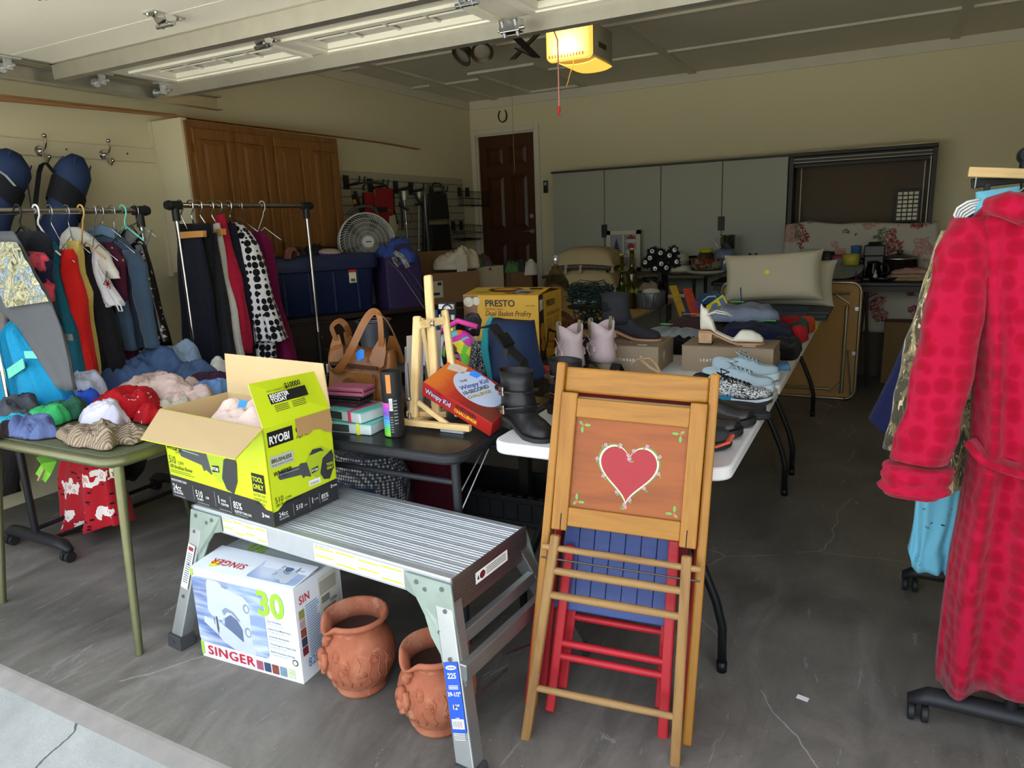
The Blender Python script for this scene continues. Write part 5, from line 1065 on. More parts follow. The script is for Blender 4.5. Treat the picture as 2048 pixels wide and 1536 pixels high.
MB().tube([(-3.436,2.17,1.158), (-3.443,2.17,1.057), (-3.437,2.17,0.93)], .01, flat=(.03, .006)).build('tie', WHT, g); MB().tube([(-3.334,2.17,1.14), (-3.32,2.17,1.105), (-3.293,2.17,1.106), (-3.303,2.17,1.14)], .0035, 6).build('tie_loop', WHT, g)
CRM = fab('D5D2C6', .06)
g, b = garment('cream_tshirt', 'cream short sleeved t-shirt with its sleeve sticking out to the right', 't-shirt', [((-3.764,2.27,1.522), (-3.696,2.27,1.519)), ((-3.841,2.27,1.483), (-3.609,2.27,1.472)), ((-3.887,2.27,1.406), (-3.525,2.27,1.4)), ((-3.891,2.27,1.248), (-3.554,2.27,1.248)), ((-3.919,2.27,1.003), (-3.559,2.27,1.014)), ((-3.906,2.27,0.893), (-3.587,2.27,0.907))], CRM, .028, 4, .2, 12, hang=.0)
sleeve(g, [(-3.587,2.24,1.452), (-3.471,2.22,1.389), (-3.379,2.2,1.291), (-3.351,2.2,1.262)], [.045, .055, .046, .030], CRM)
MAR = fab('4A1A30')
g, b = garment('maroon_jacket', 'dark maroon jacket with metal snaps left of the denim jacket', 'jacket', [((-3.649,2.33,1.44), (-3.537,2.33,1.437)), ((-3.689,2.33,1.374), (-3.458,2.33,1.38)), ((-3.725,2.33,1.243), (-3.473,2.33,1.243)), ((-3.793,2.33,0.998), (-3.484,2.33,1.008)), ((-3.92,2.33,0.624), (-3.517,2.33,0.654))], MAR, .035, 4, .2, 13)
sleeve(g, [(-3.515,2.3,1.41), (-3.421,2.28,1.347), (-3.439,2.28,1.247), (-3.445,2.28,1.145)], [.03, .045, .04, .035], MAR)
for p in ((-3.416,2.25,1.408), (-3.323,2.235,1.347)): MB().sph(p, (.008, .005, .008)).build('snap', BRASS, g)
DEN = mat('33485C', .9, var=.35, vs=9, bump=.5, bs=700, sheen=.2); DENL = mat('5F7890', .9, var=.3, vs=12, bump=.5, bs=700)
g, b = garment('denim_jacket', 'blue denim jacket on a mint hanger near the far end of the left rack', 'jacket', [((-3.726,2.39,1.502), (-3.588,2.39,1.493)), ((-3.81,2.39,1.468), (-3.511,2.39,1.439)), ((-3.813,2.39,1.345), (-3.456,2.39,1.367)), ((-3.814,2.39,1.183), (-3.473,2.39,1.185)), ((-3.823,2.39,0.989), (-3.477,2.39,0.999)), ((-3.839,2.39,0.847), (-3.486,2.39,0.877))], DEN, .045, 4, .15, 14, hm=mat('74CDB8', .4), hkind='plastic')
sleeve(g, [(-3.447,2.36,1.394), (-3.369,2.34,1.318), (-3.352,2.33,1.167), (-3.344,2.33,0.986), (-3.337,2.33,0.894)], [.045, .06, .055, .05, .045], DEN); sleeve(g, [(-3.736,2.36,1.451), (-3.489,2.3,1.245), (-3.451,2.28,1.042), (-3.442,2.28,0.885)], [.03, .045, .045, .04], DEN)
MB().tube([(-3.747,2.36,1.488), (-3.606,2.34,1.502), (-3.516,2.35,1.476)], .02, flat=(.02, .05)).build('collar', DENL, g, bevel=.004)
SEQ = NT('sequin_cloth'); d_ = SEQ.vor(SEQ.co(), 90); c_ = SEQ.ramp(SEQ.noise(SEQ.co(), 40, 2), [(.40, '0E0E10'), (.60, '1C1A1C'), (.64, 'C9C0B8')], True); SEQ = SEQ.fin(c_, .3, spec=.6)
garment('sequin_dress', 'long dark sequinned dress at the far end of the left rack', 'dress', [((-3.574,2.46,1.516), (-3.545,2.46,1.515)), ((-3.652,2.46,1.458), (-3.469,2.46,1.441)), ((-3.661,2.46,1.339), (-3.447,2.46,1.31)), ((-3.652,2.46,1.122), (-3.434,2.46,1.125)), ((-3.643,2.46,0.984), (-3.411,2.46,0.991)), ((-3.634,2.46,0.844), (-3.383,2.46,0.883))], SEQ, .03, 4, .2, 15)
g = T('grey_collar_scarf', 'stiff grey pointed scarf draped at the far end of the left rack', 'scarf', (-3.528,2.44,1.417)); GS = fab('6E6E6C')
for P in ([(-3.518,2.42,1.52), (-3.562,2.41,1.419), (-3.419,2.4,1.462), (-3.489,2.42,1.507)], [(-3.546,2.41,1.419), (-3.481,2.4,1.423), (-3.351,2.4,1.495), (-3.407,2.41,1.487)], [(-3.403,2.42,1.428), (-3.315,2.4,1.484), (-3.302,2.4,1.489), (-3.377,2.41,1.415)]): MB().loft([[V(p)+V((0, o, 0)) for p in P] for o in (0, .006)]).build('lapel', GS, g)
RFL = floral('B01E28', [(0, 'E8DCD4'), (.10, 'D8A8A0'), (.17, 'EDE4DC'), (.31, 'B01E28')], 7.5, '2A1418', seed=5)
garment('red_floral_skirt', 'red skirt with white blossoms reaching the floor below the green table', 'skirt', [((-3.52,1.95,0.485), (-3.272,1.95,0.512)), ((-3.609,1.95,0.342), (-3.239,1.95,0.389)), ((-3.647,1.95,0.201), (-3.234,1.95,0.261)), ((-3.681,1.95,0.057), (-3.213,1.95,0.134)), ((-3.685,1.95,0), (-3.208,1.95,0.093))], RFL, .06, 4, .35, 16, hang=False)
garment('black_skirt', 'black pointed hem hanging under the green table near the rack rails', 'skirt', [((-3.487,2.2,0.441), (-3.239,2.2,0.468)), ((-3.483,2.2,0.359), (-3.299,2.2,0.38)), ((-3.514,2.2,0.2), (-3.475,2.2,0.191))], fab('1A1A1C'), .03, 3, .2, 17, hang=False)
garment('dark_fringed_shawl', 'dark shawl with a ragged fringe hanging at the left edge below the green table', 'shawl', [((-4.242,1.9,0.42), (-3.901,1.9,0.444)), ((-4.299,1.9,0.27), (-3.984,1.9,0.311)), ((-4.334,1.9,0.178), (-4.034,1.9,0.22)), ((-4.262,1.9,0.1), (-4.094,1.9,0.131))], fab('2A2626'), .04, 7, .3, 18, hang=False)
g = T('lime_scarf', 'small lime and teal scarf end dangling under the green table', 'scarf', (-3.351,1.72,0.415)); MB().tube([(-3.353,1.72,0.494), (-3.284,1.7,0.478), (-3.32,1.7,0.438), (-3.374,1.7,0.392)], .02, flat=(.06, .006)).build('cloth', mat('7FC93A', .7, var=.3, vs=30), g); MB().tube([(-3.317,1.695,0.445), (-3.37,1.69,0.386)], .012, flat=(.02, .006)).build('end_strip', mat('B9A184', .8), g)
# ---- second rack
RK = dict(rod=(-3.49, 1.62)); BK1, BK2, BK3 = fab('1C1E28'), fab('17171A'), fab('2A2B2F')
WCL = mat('C08A48', .5, var=.1)
g, b = garment('navy_trousers', 'wide navy black trousers clipped in a wooden hanger, nearest on the second rack', 'trousers', [((-3.542,2.74,1.471), (-3.359,2.74,1.46)), ((-3.57,2.74,1.32), (-3.355,2.74,1.318)), ((-3.598,2.74,1.091), (-3.341,2.74,1.095)), ((-3.624,2.74,0.825), (-3.346,2.74,0.837)), ((-3.656,2.74,0.549), (-3.376,2.74,0.57))], BK1, .035, 3, .2, 21, **RK, hang=-.01, hkind='clip')
MB().loft([[V(p)+V((0, o, 0)) for p in ((-3.497,2.7,1.476), (-3.298,2.7,1.478), (-3.301,2.7,1.443), (-3.501,2.7,1.438))] for o in (0, .03)]).build('wooden_clamp', WCL, g, bevel=.004)
garment('folded_trousers', 'black trousers folded over a bar at the near end of the second rack', 'trousers', [((-3.617,2.8,1.522), (-3.347,2.8,1.518)), ((-3.626,2.8,1.46), (-3.352,2.8,1.452)), ((-3.643,2.8,1.201), (-3.376,2.8,1.202)), ((-3.688,2.8,0.782), (-3.404,2.8,0.795)), ((-3.718,2.8,0.531), (-3.428,2.8,0.553))], BK2, .03, 3, .2, 22, **RK, hkind='clip')
garment('charcoal_trousers', 'charcoal grey trousers left of the cream ones on the second rack', 'trousers', [((-3.446,2.86,1.464), (-3.381,2.86,1.462)), ((-3.48,2.86,1.312), (-3.393,2.86,1.311)), ((-3.505,2.86,1.079), (-3.378,2.86,1.081)), ((-3.514,2.86,0.81), (-3.365,2.86,0.816)), ((-3.524,2.86,0.532), (-3.372,2.86,0.543))], BK3, .03, 3, .25, 23, **RK, hkind='clip')
g, b = garment('cream_trousers', 'cream trousers squeezed between charcoal and red trousers', 'trousers', [((-3.482,2.94,1.514), (-3.439,2.94,1.519)), ((-3.511,2.94,1.365), (-3.431,2.94,1.364)), ((-3.519,2.94,1.189), (-3.425,2.94,1.189)), ((-3.51,2.94,1.01), (-3.394,2.94,1.018)), ((-3.521,2.94,0.765), (-3.391,2.94,0.771)), ((-3.509,2.94,0.641), (-3.385,2.94,0.664))], fab('C9C4B8'), .025, 3, .3, 24, **RK, hkind='clip')
MB().loft([[V(p)+V((0, o, 0)) for p in ((-3.424,2.9,1.485), (-3.374,2.9,1.486), (-3.377,2.9,1.45), (-3.426,2.9,1.448))] for o in (0, .03)]).build('wooden_clamp', WCL, g, bevel=.003)
g, b = garment('red_trousers', 'crimson trousers with a bright pink red waist on the second rack', 'trousers', [((-3.558,3,1.557), (-3.458,3,1.57)), ((-3.529,3,1.509), (-3.465,3,1.507)), ((-3.531,3,1.363), (-3.437,3,1.361)), ((-3.513,3,1.184), (-3.394,3,1.184)), ((-3.503,3,1.003), (-3.383,3,1.005)), ((-3.493,3,0.818), (-3.388,3,0.828)), ((-3.483,3,0.725), (-3.403,3,0.741))], fab('A81E38'), .03, 3, .25, 25, **RK, hkind='clip')
garment('black_trousers', 'slim black trousers between the crimson trousers and the polka dot dress', 'trousers', [((-3.54,3.07,1.52), (-3.455,3.07,1.517)), ((-3.548,3.07,1.36), (-3.441,3.07,1.358)), ((-3.56,3.07,1.055), (-3.408,3.07,1.057)), ((-3.55,3.07,0.74), (-3.435,3.07,0.746)), ((-3.568,3.07,0.513), (-3.447,3.07,0.522))], BK1, .03, 3, .2, 26, **RK, hkind='clip')
POL = dots('E0DEDE', '121214', 23, .50, .10)
g, b = garment('polka_dot_dress', 'white dress with big black dots and a ruffled hem on the second rack', 'dress', [((-3.562,3.15,1.519), (-3.51,3.15,1.523)), ((-3.58,3.15,1.472), (-3.444,3.15,1.456)), ((-3.569,3.15,1.386), (-3.393,3.15,1.383)), ((-3.552,3.15,1.233), (-3.355,3.15,1.232)), ((-3.541,3.15,1.046), (-3.334,3.15,1.049)), ((-3.524,3.15,0.888), (-3.282,3.15,0.896)), ((-3.528,3.15,0.785), (-3.254,3.15,0.803))], POL, .05, 4, .3, 27, **RK)
garment('polka_dot_underskirt', 'lower tier of black and white dotted skirt below the ruffle', 'skirt', [((-3.554,3.18,0.799), (-3.361,3.18,0.807)), ((-3.57,3.18,0.654), (-3.383,3.18,0.664)), ((-3.589,3.18,0.487), (-3.391,3.18,0.501))], POL, .045, 4, .25, 28, hang=False)
garment('magenta_coat', 'long magenta coat on a white wire hanger at the far end of the second rack', 'coat', [((-3.586,3.33,1.467), (-3.515,3.33,1.465)), ((-3.637,3.33,1.427), (-3.463,3.33,1.407)), ((-3.643,3.33,1.284), (-3.453,3.33,1.282)), ((-3.628,3.33,1.025), (-3.444,3.33,1.027)), ((-3.612,3.33,0.759), (-3.378,3.33,0.769)), ((-3.601,3.33,0.487), (-3.347,3.33,0.504))], fab('6E1440'), .04, 3, .25, 29, **RK, hm=WHITE)
# ---- right rack
def plush():
    t = NT('plush_robe'); cc = t.co(); d = t.vor(cc, 24, rnd=.45); n = t.noise(cc, 5, 3); f = t.noise(cc, 240, 2)
    k = t.ramp(d, [(.2, '84001A'), (.45, '90001E'), (.6, 'A20C30')]); col = t.mix(t.mth('MULTIPLY', n, .30), k, 'BC1840'); t.bump(t.mth('ADD', t.mth('MULTIPLY', d, -1.0), t.mth('MULTIPLY', f, .15)), .7, .014); return t.fin(col, .9, sheen=.12, spec=.12)
RBM = plush(); RR = dict(rod=(.395, 1.60))
g, b = garment('red_robe', 'bright red plush bathrobe hanging on the right rack', 'robe', [((0.279,2.17,1.476), (0.359,2.17,1.472)), ((0.227,2.17,1.457), (0.429,2.17,1.447)), ((0.188,2.17,1.412), (0.462,2.17,1.402)), ((0.204,2.17,1.26), (0.479,2.17,1.26)), ((0.226,2.17,1.077), (0.489,2.17,1.09)), ((0.243,2.17,0.831), (0.506,2.17,0.86)), ((0.237,2.17,0.716), (0.508,2.17,0.754)), ((0.222,2.17,0.474), (0.533,2.17,0.536)), ((0.217,2.17,0.121), (0.562,2.17,0.19))], RBM, .085, 4, .22, 31, **RR, n=72, sub=40, hang=.0, hkind='clip')
sleeve(g, [(0.192,2.13,1.419), (0.177,2.1,1.316), (0.164,2.08,1.116), (0.145,2.06,0.935), (0.122,2.06,0.795)], [.045, .066, .066, .070, .070], RBM, seed=3, flat_=.75)
sleeve(g, [(0.123,2.055,0.783), (0.118,2.05,0.756), (0.114,2.05,0.72), (0.11,2.05,0.701)], [.078, .084, .082, .066], RBM, 'cuff', .8)
MB().tube([(0.23,2.08,0.857), (0.262,2.065,0.818), (0.3,2.06,0.804), (0.353,2.06,0.791), (0.423,2.06,0.794)], .02, flat=(.05, .02)).build('belt', RBM, g, bevel=.008, seg=3)
MB().tube([(0.214,2.09,1.445), (0.249,2.07,1.448), (0.298,2.06,1.427)], [.02, .032, .035], 10).build('collar', RBM, g, smooth=2)
def camo():
    t = NT('woodland_camo'); cc = t.co(); n = t.noise(t.co((1, 1, .6)), 15, 5, .6, 1.5); g_ = t.noise(t.co((1, 1, .25), rot=(0, .5, 0)), 60, 5, .6, 2)
    a = t.ramp(n, [(.35, '4A4636'), (.46, '7C7250'), (.55, 'A5946A'), (.66, '5F7068')], True); k = t.mth('GREATER_THAN', g_, .60); a = t.mix(k, a, 'D8C8A0'); a = t.mix(t.mth('LESS_THAN', g_, .38), a, '2A2418'); return t.fin(a, .8, sheen=.2)
CAM = camo()
g, b = garment('camouflage_jacket', 'leaf camouflage jacket hanging behind the red robe', 'jacket', [((0.194,2.34,1.41), (0.34,2.34,1.417)), ((0.164,2.34,1.343), (0.369,2.34,1.338)), ((0.165,2.34,1.189), (0.385,2.34,1.192)), ((0.185,2.34,0.927), (0.399,2.34,0.943)), ((0.195,2.34,0.745), (0.406,2.34,0.769)), ((0.199,2.34,0.635), (0.416,2.34,0.666))], CAM, .05, 4, .2, 32, **RR, hkind='clip')
sleeve(g, [(0.189,2.32,1.383), (0.164,2.3,1.249), (0.137,2.29,1.081), (0.116,2.28,0.921), (0.097,2.28,0.752)], [.05, .058, .060, .060, .055], CAM)
NVC = fab('22264A')
g, b = garment('navy_coat', 'long navy coat with a flaring hem hanging behind the camouflage jacket', 'coat', [((0.231,2.52,1.437), (0.363,2.52,1.443)), ((0.187,2.52,1.393), (0.402,2.52,1.399)), ((0.147,2.52,1.305), (0.402,2.52,1.287)), ((0.102,2.52,1.121), (0.396,2.52,1.113)), ((0.046,2.52,0.925), (0.403,2.52,0.933)), ((-0.004,2.52,0.778), (0.404,2.52,0.793)), ((0.054,2.52,0.724), (0.346,2.52,0.739))], NVC, .05, 4, .2, 33, **RR, hkind='clip')
LBL = floral('6FB8D0', [(0, '3A5A4A'), (.035, '6FB8D0'), (.13, '4A6A5A'), (.145, '6FB8D0')], 11, '2E4A38', 7, small=4)
g, b = garment('blue_pajama_trousers', 'light blue pajama trousers with green sprigs and a ruffled hem', 'trousers', [((0.218,2.42,1.484), (0.321,2.42,1.495)), ((0.222,2.42,1.435), (0.327,2.42,1.43)), ((0.196,2.42,1.032), (0.307,2.42,1.037)), ((0.14,2.42,0.589), (0.264,2.42,0.615)), ((0.142,2.42,0.463), (0.262,2.42,0.483)), ((0.14,2.42,0.4), (0.249,2.42,0.405)), ((0.136,2.42,0.375), (0.258,2.42,0.381)), ((0.145,2.42,0.338), (0.256,2.42,0.329))], LBL, .04, 4, .25, 34, **RR, hkind='clip')
g = T('white_plastic_hangers', 'bundle of white plastic hanger ends poking out above the navy coat', 'hangers', (0.199,2.4,1.409))
for k in range(5): MB().tube([(0.229,2.4,1.464), (0.2,2.4,1.458), (0.178,2.4,1.442), (0.172,2.4,1.423), (0.182,2.4,1.409)], .0035, 6).build('hanger', WHITE, g, smooth=2) if k == 0 else MB().tube([tuple(V(p)+V((.006*k, .004*k, -.006*k))) for p in ((0.229,2.4,1.464), (0.2,2.4,1.458), (0.178,2.4,1.442), (0.172,2.4,1.423), (0.182,2.4,1.409))], .0035, 6).build('hanger', WHITE, g, smooth=2)
g = T('wooden_trouser_hanger', 'pale wooden clamp hanger above the red robe at the right edge', 'hanger', (0.282,2.62,1.534))
MB().loft([[V(p)+V((0, o, 0)) for p in ((0.214,2.6,1.562), (0.364,2.6,1.546), (0.367,2.6,1.517), (0.212,2.6,1.533))] for o in (0, .03)]).build('bar', wood('C9A468', 'DDBD84', 0, 12, 10, .5), g, bevel=.003)
MB().tube([(0.234,2.6,1.531), (0.233,2.6,1.499), (0.249,2.6,1.492)], .002, 6).build('wire', STEEL, g)
g = T('black_trouser_hanger', 'black clamp hanger below the pale wooden one', 'hanger', (0.289,2.66,1.506))
MB().loft([[V(p)+V((0, o, 0)) for p in ((0.226,2.66,1.529), (0.375,2.66,1.522), (0.376,2.66,1.509), (0.23,2.66,1.499))] for o in (0, .02)]).build('bar', BLACK, g, bevel=.003)
MB().loft([[V(p)+V((0, o, 0)) for p in ((0.256,2.58,1.511), (0.271,2.58,1.51), (0.268,2.58,1.479), (0.253,2.58,1.48))] for o in (0, .02)]).build('clip', BLACK, g, bevel=.002)
# ================================================================ CLOTHES ON THE GREEN TABLE
GG = 'clothes heaped on the green table'
zt = .706
def gh(lab, cat, p, rx, ry, h, m, seed, rot=0, z=zt, name=None, **k): return heap(lab, cat, (p[0], p[1], z), rx*1.13, ry*1.13, h*.88, m, seed, rot, GG if 'group' not in k else k.pop('group'), name or cat.replace(' ', '_').replace('-', '_'), **k)
DJ = mat('41597F', .9, var=.35, vs=10, bump=.6, bs=700); DJL = mat('8296AC', .9, var=.3, vs=12, bump=.6, bs=700)
gh('large mid blue jeans heaped highest at the back of the green table', 'jeans', (-3.364,2.287,0.75), .20, .16, .16, DJ, 2, .5, fold=1.2)
gh('pale washed jeans folded over beside the mid blue jeans', 'jeans', (-3.343,2.451,0.75), .13, .13, .15, DJL, 3, .2, fold=1.4)
gh('dark blue denim folded right of the pale jeans', 'jeans', (-3.098,2.379,0.74), .12, .12, .11, mat('3C506E', .9, var=.35, vs=10, bump=.6, bs=700), 4, -.3)
gh('white floral cloth at the far right of the clothes heap', 'blouse', (-3.075,2.471,0.73), .09, .10, .10, floral('C9C6BE', [(0, '9A5A5A'), (.1, 'C9C6BE'), (.2, '6E7A66'), (.25, 'C9C6BE')], 30, seed=1), 5)
gh('dark plum garment under the pale blue t-shirt', 'shirt', (-2.934,2.32,0.72), .12, .08, .065, fab('3A2233'), 6)
gh('pale blue cotton t-shirt lying behind the open carton flap', 't-shirt', (-2.853,2.235,0.72), .12, .09, .055, fab('6C8FBE'), 7, .2)
PINK = fab('D9BFB4', .06)
gh('pale pink sweatshirt with drawstrings across the middle of the heap', 'sweatshirt', (-3.02,2.106,0.73), .22, .13, .095, PINK, 8, -.1, fold=1.2)
gh('second fold of pale pink jersey hanging towards the carton', 'sweatshirt', (-2.789,2.072,0.72), .10, .10, .06, PINK, 9, -.4)
SNOW = NT('snowflake_knit'); cc = SNOW.co(); d = SNOW.vor(cc, 13, rnd=.3); e = SNOW.vor(cc, 60, rnd=.6); k_ = SNOW.mth('MULTIPLY', SNOW.mth('LESS_THAN', d, .24), SNOW.mth('LESS_THAN', e, .38)); k2 = SNOW.mth('LESS_THAN', SNOW.vor(SNOW.co(loc=(2, 3, 1)), 26, rnd=.2), .12)
c_ = SNOW.mix(k_, 'B8101A', 'E8D8D8'); c_ = SNOW.mix(k2, c_, 'E0C8C8'); w_ = SNOW.n('TexWave'); w_.inputs['Scale'].default_value = 90; SNOW.l(cc, w_.inputs['Vector']); SNOW.bump(w_.outputs['Fac'], .6, .002); SNOW = SNOW.fin(c_, .9)
gh('red knitted sweater with white snowflakes', 'sweater', (-2.93,1.871,0.73), .185, .115, .095, SNOW, 10, -.25, fold=1.1)
gh('sleeve end of the snowflake sweater rolled towards the carton', 'sweater', (-2.657,1.806,0.72), .07, .06, .05, SNOW, 44, -.2)
gh('white and blue ruffled shirts at the back left of the heap', 'shirt', (-3.399,1.928,0.73), .14, .09, .105, fab('BFC6D6', .10), 11, .1, fold=1.4)
gh('white cotton shirt lying left of the ruffled shirts', 'shirt', (-3.423,1.818,0.73), .13, .08, .075, fab('C4C6D2', .1), 12, -.2, fold=1.4)
gh('grey striped cuffed trousers between the white shirts and blue cloth', 'trousers', (-3.169,1.835,0.77), .06, .05, .05, mat('A59E98', .9, var=.4, vs=40), 13)
gh('royal blue cloth squeezed beside the red sweater', 'shirt', (-3.136,1.813,0.72), .085, .07, .075, fab('2A4FB0'), 14, .3)
gh('bottle green shirt behind the bright green one', 'shirt', (-3.113,1.705,0.72), .10, .07, .065, fab('2F5F48'), 15)
gh('bright green t-shirt at the front left of the heap', 't-shirt', (-3.088,1.61,0.71), .095, .062, .055, fab('3FB868'), 16, .2)
gh('charcoal fleece shorts at the left edge of the heap', 'shorts', (-3.262,1.593,0.72), .13, .09, .070, fab('4A4C52'), 17, -.2, fold=1.3)
gh('black waistband garment behind the charcoal shorts', 'shorts', (-3.408,1.72,0.72), .10, .06, .07, fab('232326'), 18)
gh('turquoise cloth at the front left edge under the shorts', 't-shirt', (-3.142,1.512,0.71), .12, .05, .03, fab('2AA3BE'), 19)
gh('slate blue t-shirt hanging over the front of the green table', 't-shirt', (-2.954,1.484,0.71), .13, .055, .045, fab('54618A'), 20, .05, fold=1.3)
gh('dark brown cloth under the slate blue t-shirt', 'cloth', (-3.067,1.443,0.71), .06, .05, .03, fab('2E2624'), 45)
gh('white cropped trousers with tiny prints, right in front of the red sweater', 'trousers', (-2.803,1.688,0.71), .125, .075, .065, fab('D0CEDC', .05), 21, -.25, fold=1.3)
KNT = NT('ribbed_knit'); w_ = KNT.n('TexWave'); w_.inputs['Scale'].default_value = 26; w_.inputs['Distortion'].default_value = 1.5; KNT.l(KNT.co(rot=(0, 0, .6)), w_.inputs['Vector']); KNT.bump(w_.outputs['Fac'], .9, .004); KNT = KNT.fin(KNT.ramp(w_.outputs['Fac'], [(.1, '6E604E'), (.6, 'A08F78')]), .95)
gh('tan ribbed knit cardigan at the front edge of the green table', 'cardigan', (-2.616,1.512,0.71), .165, .062, .050, KNT, 22, -.12, fold=1.4)
gh('folded end of the tan ribbed knit beside the carton', 'cardigan', (-2.496,1.582,0.71), .085, .06, .042, KNT, 23, -.1, fold=.8)
gh('cream ribbed edge peeking out behind the snowflake sweater', 'cardigan', (-2.763,1.98,0.71), .08, .06, .045, fab('C0B6A2'), 24, -.4)

# ================================================================ ON THE BLACK CARD TABLE
zb = .7142; LEA = mat('7E4E22', .42, var=.22, vs=14, bump=.35, bs=160, coat=.15); LEAD = mat('6C4019', .45, var=.2, vs=14, bump=.3, bs=160)
MBG = Matrix.Translation((-1.88, 2.26, zb)) @ Matrix.Rotation(-.12, 4, 'Z')
hb = T('leather_handbag', 'tan leather shoulder bag with a front flap pocket on the black card table', 'handbag', local=True, M=MBG)
rings = []
for i in range(15):
    k = i/14; z = .262*k; w = lerp(.172, .158, k)+.004*sin(k*9); d = .082*(1-.62*k**2)+.005*sin(k*7)
    rings.append([(math.copysign(abs(cos(a))**.6, cos(a))*w, math.copysign(abs(sin(a))**.7, sin(a))*d+.004*sin(a*3+k*6), z-(.022*max(0, k-.7)/.3*(1-abs(cos(a))**2))) for a in [2*PI*j/32 for j in range(32)]])
MB().loft(rings).build('body', LEA, hb, smooth=2)
MB().loft([[(x, -.080-o+.010*(z-.05)/.1, z) for x, z in rrect(-.125, .05, .125, .165, .02)] for o in (0, .016)]).build('pocket', LEA, hb, bevel=.006, seg=3)
MB().loft([[(x, -.100-o+.012*(z-.05)/.1, z) for x, z in ((-.122, .178), (.122, .178), (.13, .095), (.11, .068), (.03, .048), (-.02, .048), (-.11, .068), (-.13, .095))] for o in (0, .006)]).build('pocket_flap', LEA, hb, bevel=.003, seg=2)
MB().cyl((0, -.102, .112), (0, -.105, .112), .040, .039, 28).build('round_emblem', LEAD, hb, smooth=True)
MB().tube([(-.02, -.106, .119), (-.008, -.107, .112), (.008, -.107, .117), (.02, -.106, .108)], .0028, 6).tube([(-.016, -.106, .107), (.0, -.107, .115), (.016, -.106, .121)], .0026, 6).build('embossing', mat('B07A40', .4), hb)
MB().box(-.125, .14, -.080, -.070, .190, .202).build('zip', mat('4A2A14', .5), hb); MB().box(-.145, -.128, -.090, -.082, .155, .195).build('zip_pull', STEEL, hb, bevel=.003)
MB().tube([(-.138, -.09, .155), (-.148, -.095, .125), (-.15, -.095, .10)], .004, 6).cyl((-.15, -.10, .07), (-.15, -.094, .07), .024, n=20).build('fob', mat('3A3A36', .5), hb, smooth=True)
for sx in (-1, 1):
    for sy in (-1, 1):
        MB().loft([[(sx*x, sy*(.060-.30*(z-.2))+o, z) for x, z in ((.160, .205), (.145, .19), (.10, .20), (.072, .225), (.085, .26), (.118, .31), (.150, .31), (.162, .26))] for o in (0, .005)]).build('shoulder_tab', LEA, hb, bevel=.002)
MB().tube(spl([(-.118, -.03, .26), (-.140, -.035, .315), (-.150, -.03, .345), (-.125, -.01, .365), (-.10, .0, .345), (-.105, .02, .30)]), .01, flat=(.026, .004)).build('strap', LEAD, hb, bevel=.001)
MB().tube(spl([(.130, -.035, .255), (.138, -.035, .33), (.130, -.03, .40), (.105, -.04, .415), (.07, -.06, .37), (.02, -.098, .26), (-.03, -.118, .19), (-.07, -.118, .175), (-.10, -.11, .21), (-.09, -.10, .26), (-.05, -.08, .275)]), .01, flat=(.030, .004)).build('strap', LEA, hb, bevel=.001)
MB().tube(spl([(.125, -.03, .41), (.150, -.01, .38), (.165, .02, .30), (.165, .04, .24)]), .01, flat=(.026, .004)).build('strap', LEAD, hb, bevel=.001)
flat([[(.025, .215), (.062, .232), (.068, .262), (.05, .268), (.02, .250)]], BTAPE, frame((0, -.062, 0), (1, 0, 0), (0, 0, 1)), hb, 'price_tag', .006)
# wallets on stacked craft kits
def kit(p, rot, z, lab, c1):
    t = T('craft_kit', lab, 'craft kit', (p[0], p[1], z), rot, local=True)
    MB().box(-.115, .115, -.08, .08, 0, .038).build('clear_case', mat('C9D6D4', .15, spec=.6, var=.1, vs=20), t, bevel=.004); MB().box(-.117, .117, -.082, .082, .038, .041).build('lid', mat('6CC9BE', .4, var=.1), t)
    MB().box(-.117, .02, -.0825, -.080, .006, .034).build('label', mat('39443F', .5, var=.3, vs=60), t); MB().box(.055, .068, -.084, .084, -.000, .0425).build('band', mat(c1, .5), t)
    flat([ell(-.02, 0, .05, .03, 16)], mat('B03A4C', .5), Matrix.Translation((0, 0, .041)), t, 'print', .001); flat([R(-.11, -.06, -.06, .06), R(.0, .04, .05, .07)], mat('2F7F7A', .5), Matrix.Translation((0, 0, .041)), t, 'print', .0006)
    return t
kit((-1.735, 2.005, 0), .08, zb, 'lower turquoise craft kit with a yellow band beside the rainbow tube', 'D8DC3C'); kit((-1.755, 2.015, 0), -.10, zb+.0435, 'upper turquoise craft kit with a pink band, under the wallets', 'D8405C')
def wallet(p, rot, w, d, h, m, lab):
    t = T('wallet', lab, 'wallet', p, rot, local=True); MB().loft([[(x, -d/2, z), (x, d/2, z), (x, d/2+.004, z)] for x, z in ((0, 0), (0, .001))]) if 0 else None
    MB().box(-w/2, w/2, -d/2, d/2, 0, h*.42).build('lower_fold', m, t, bevel=h*.18, seg=3); MB().box(-w/2+.004, w/2-.002, -d/2+.004, d/2, h*.5, h).build('upper_fold', m, t, bevel=h*.2, seg=3)
    MB().tube([(w/2-.006, -d/2, h*.2), (w/2+.004, -d/2, h*.5), (w/2-.006, -d/2, h*.8)], .004, flat=(.004, .004)).build('spine', m, t); return t
wallet((-1.79, 2.02, zb+.087), -.05, .17, .09, .014, mat('5A2438', .5), 'dark wine wallet at the bottom of the three wallets')
wallet((-1.785, 2.02, zb+.102), .05, .18, .095, .024, mat('1C1C1E', .4), 'black leather wallet in the middle of the three wallets'); wallet((-1.765, 2.02, zb+.127), .12, .165, .09, .032, mat('9A5268', .5), 'dusty pink wallet on top of the wallet pile')
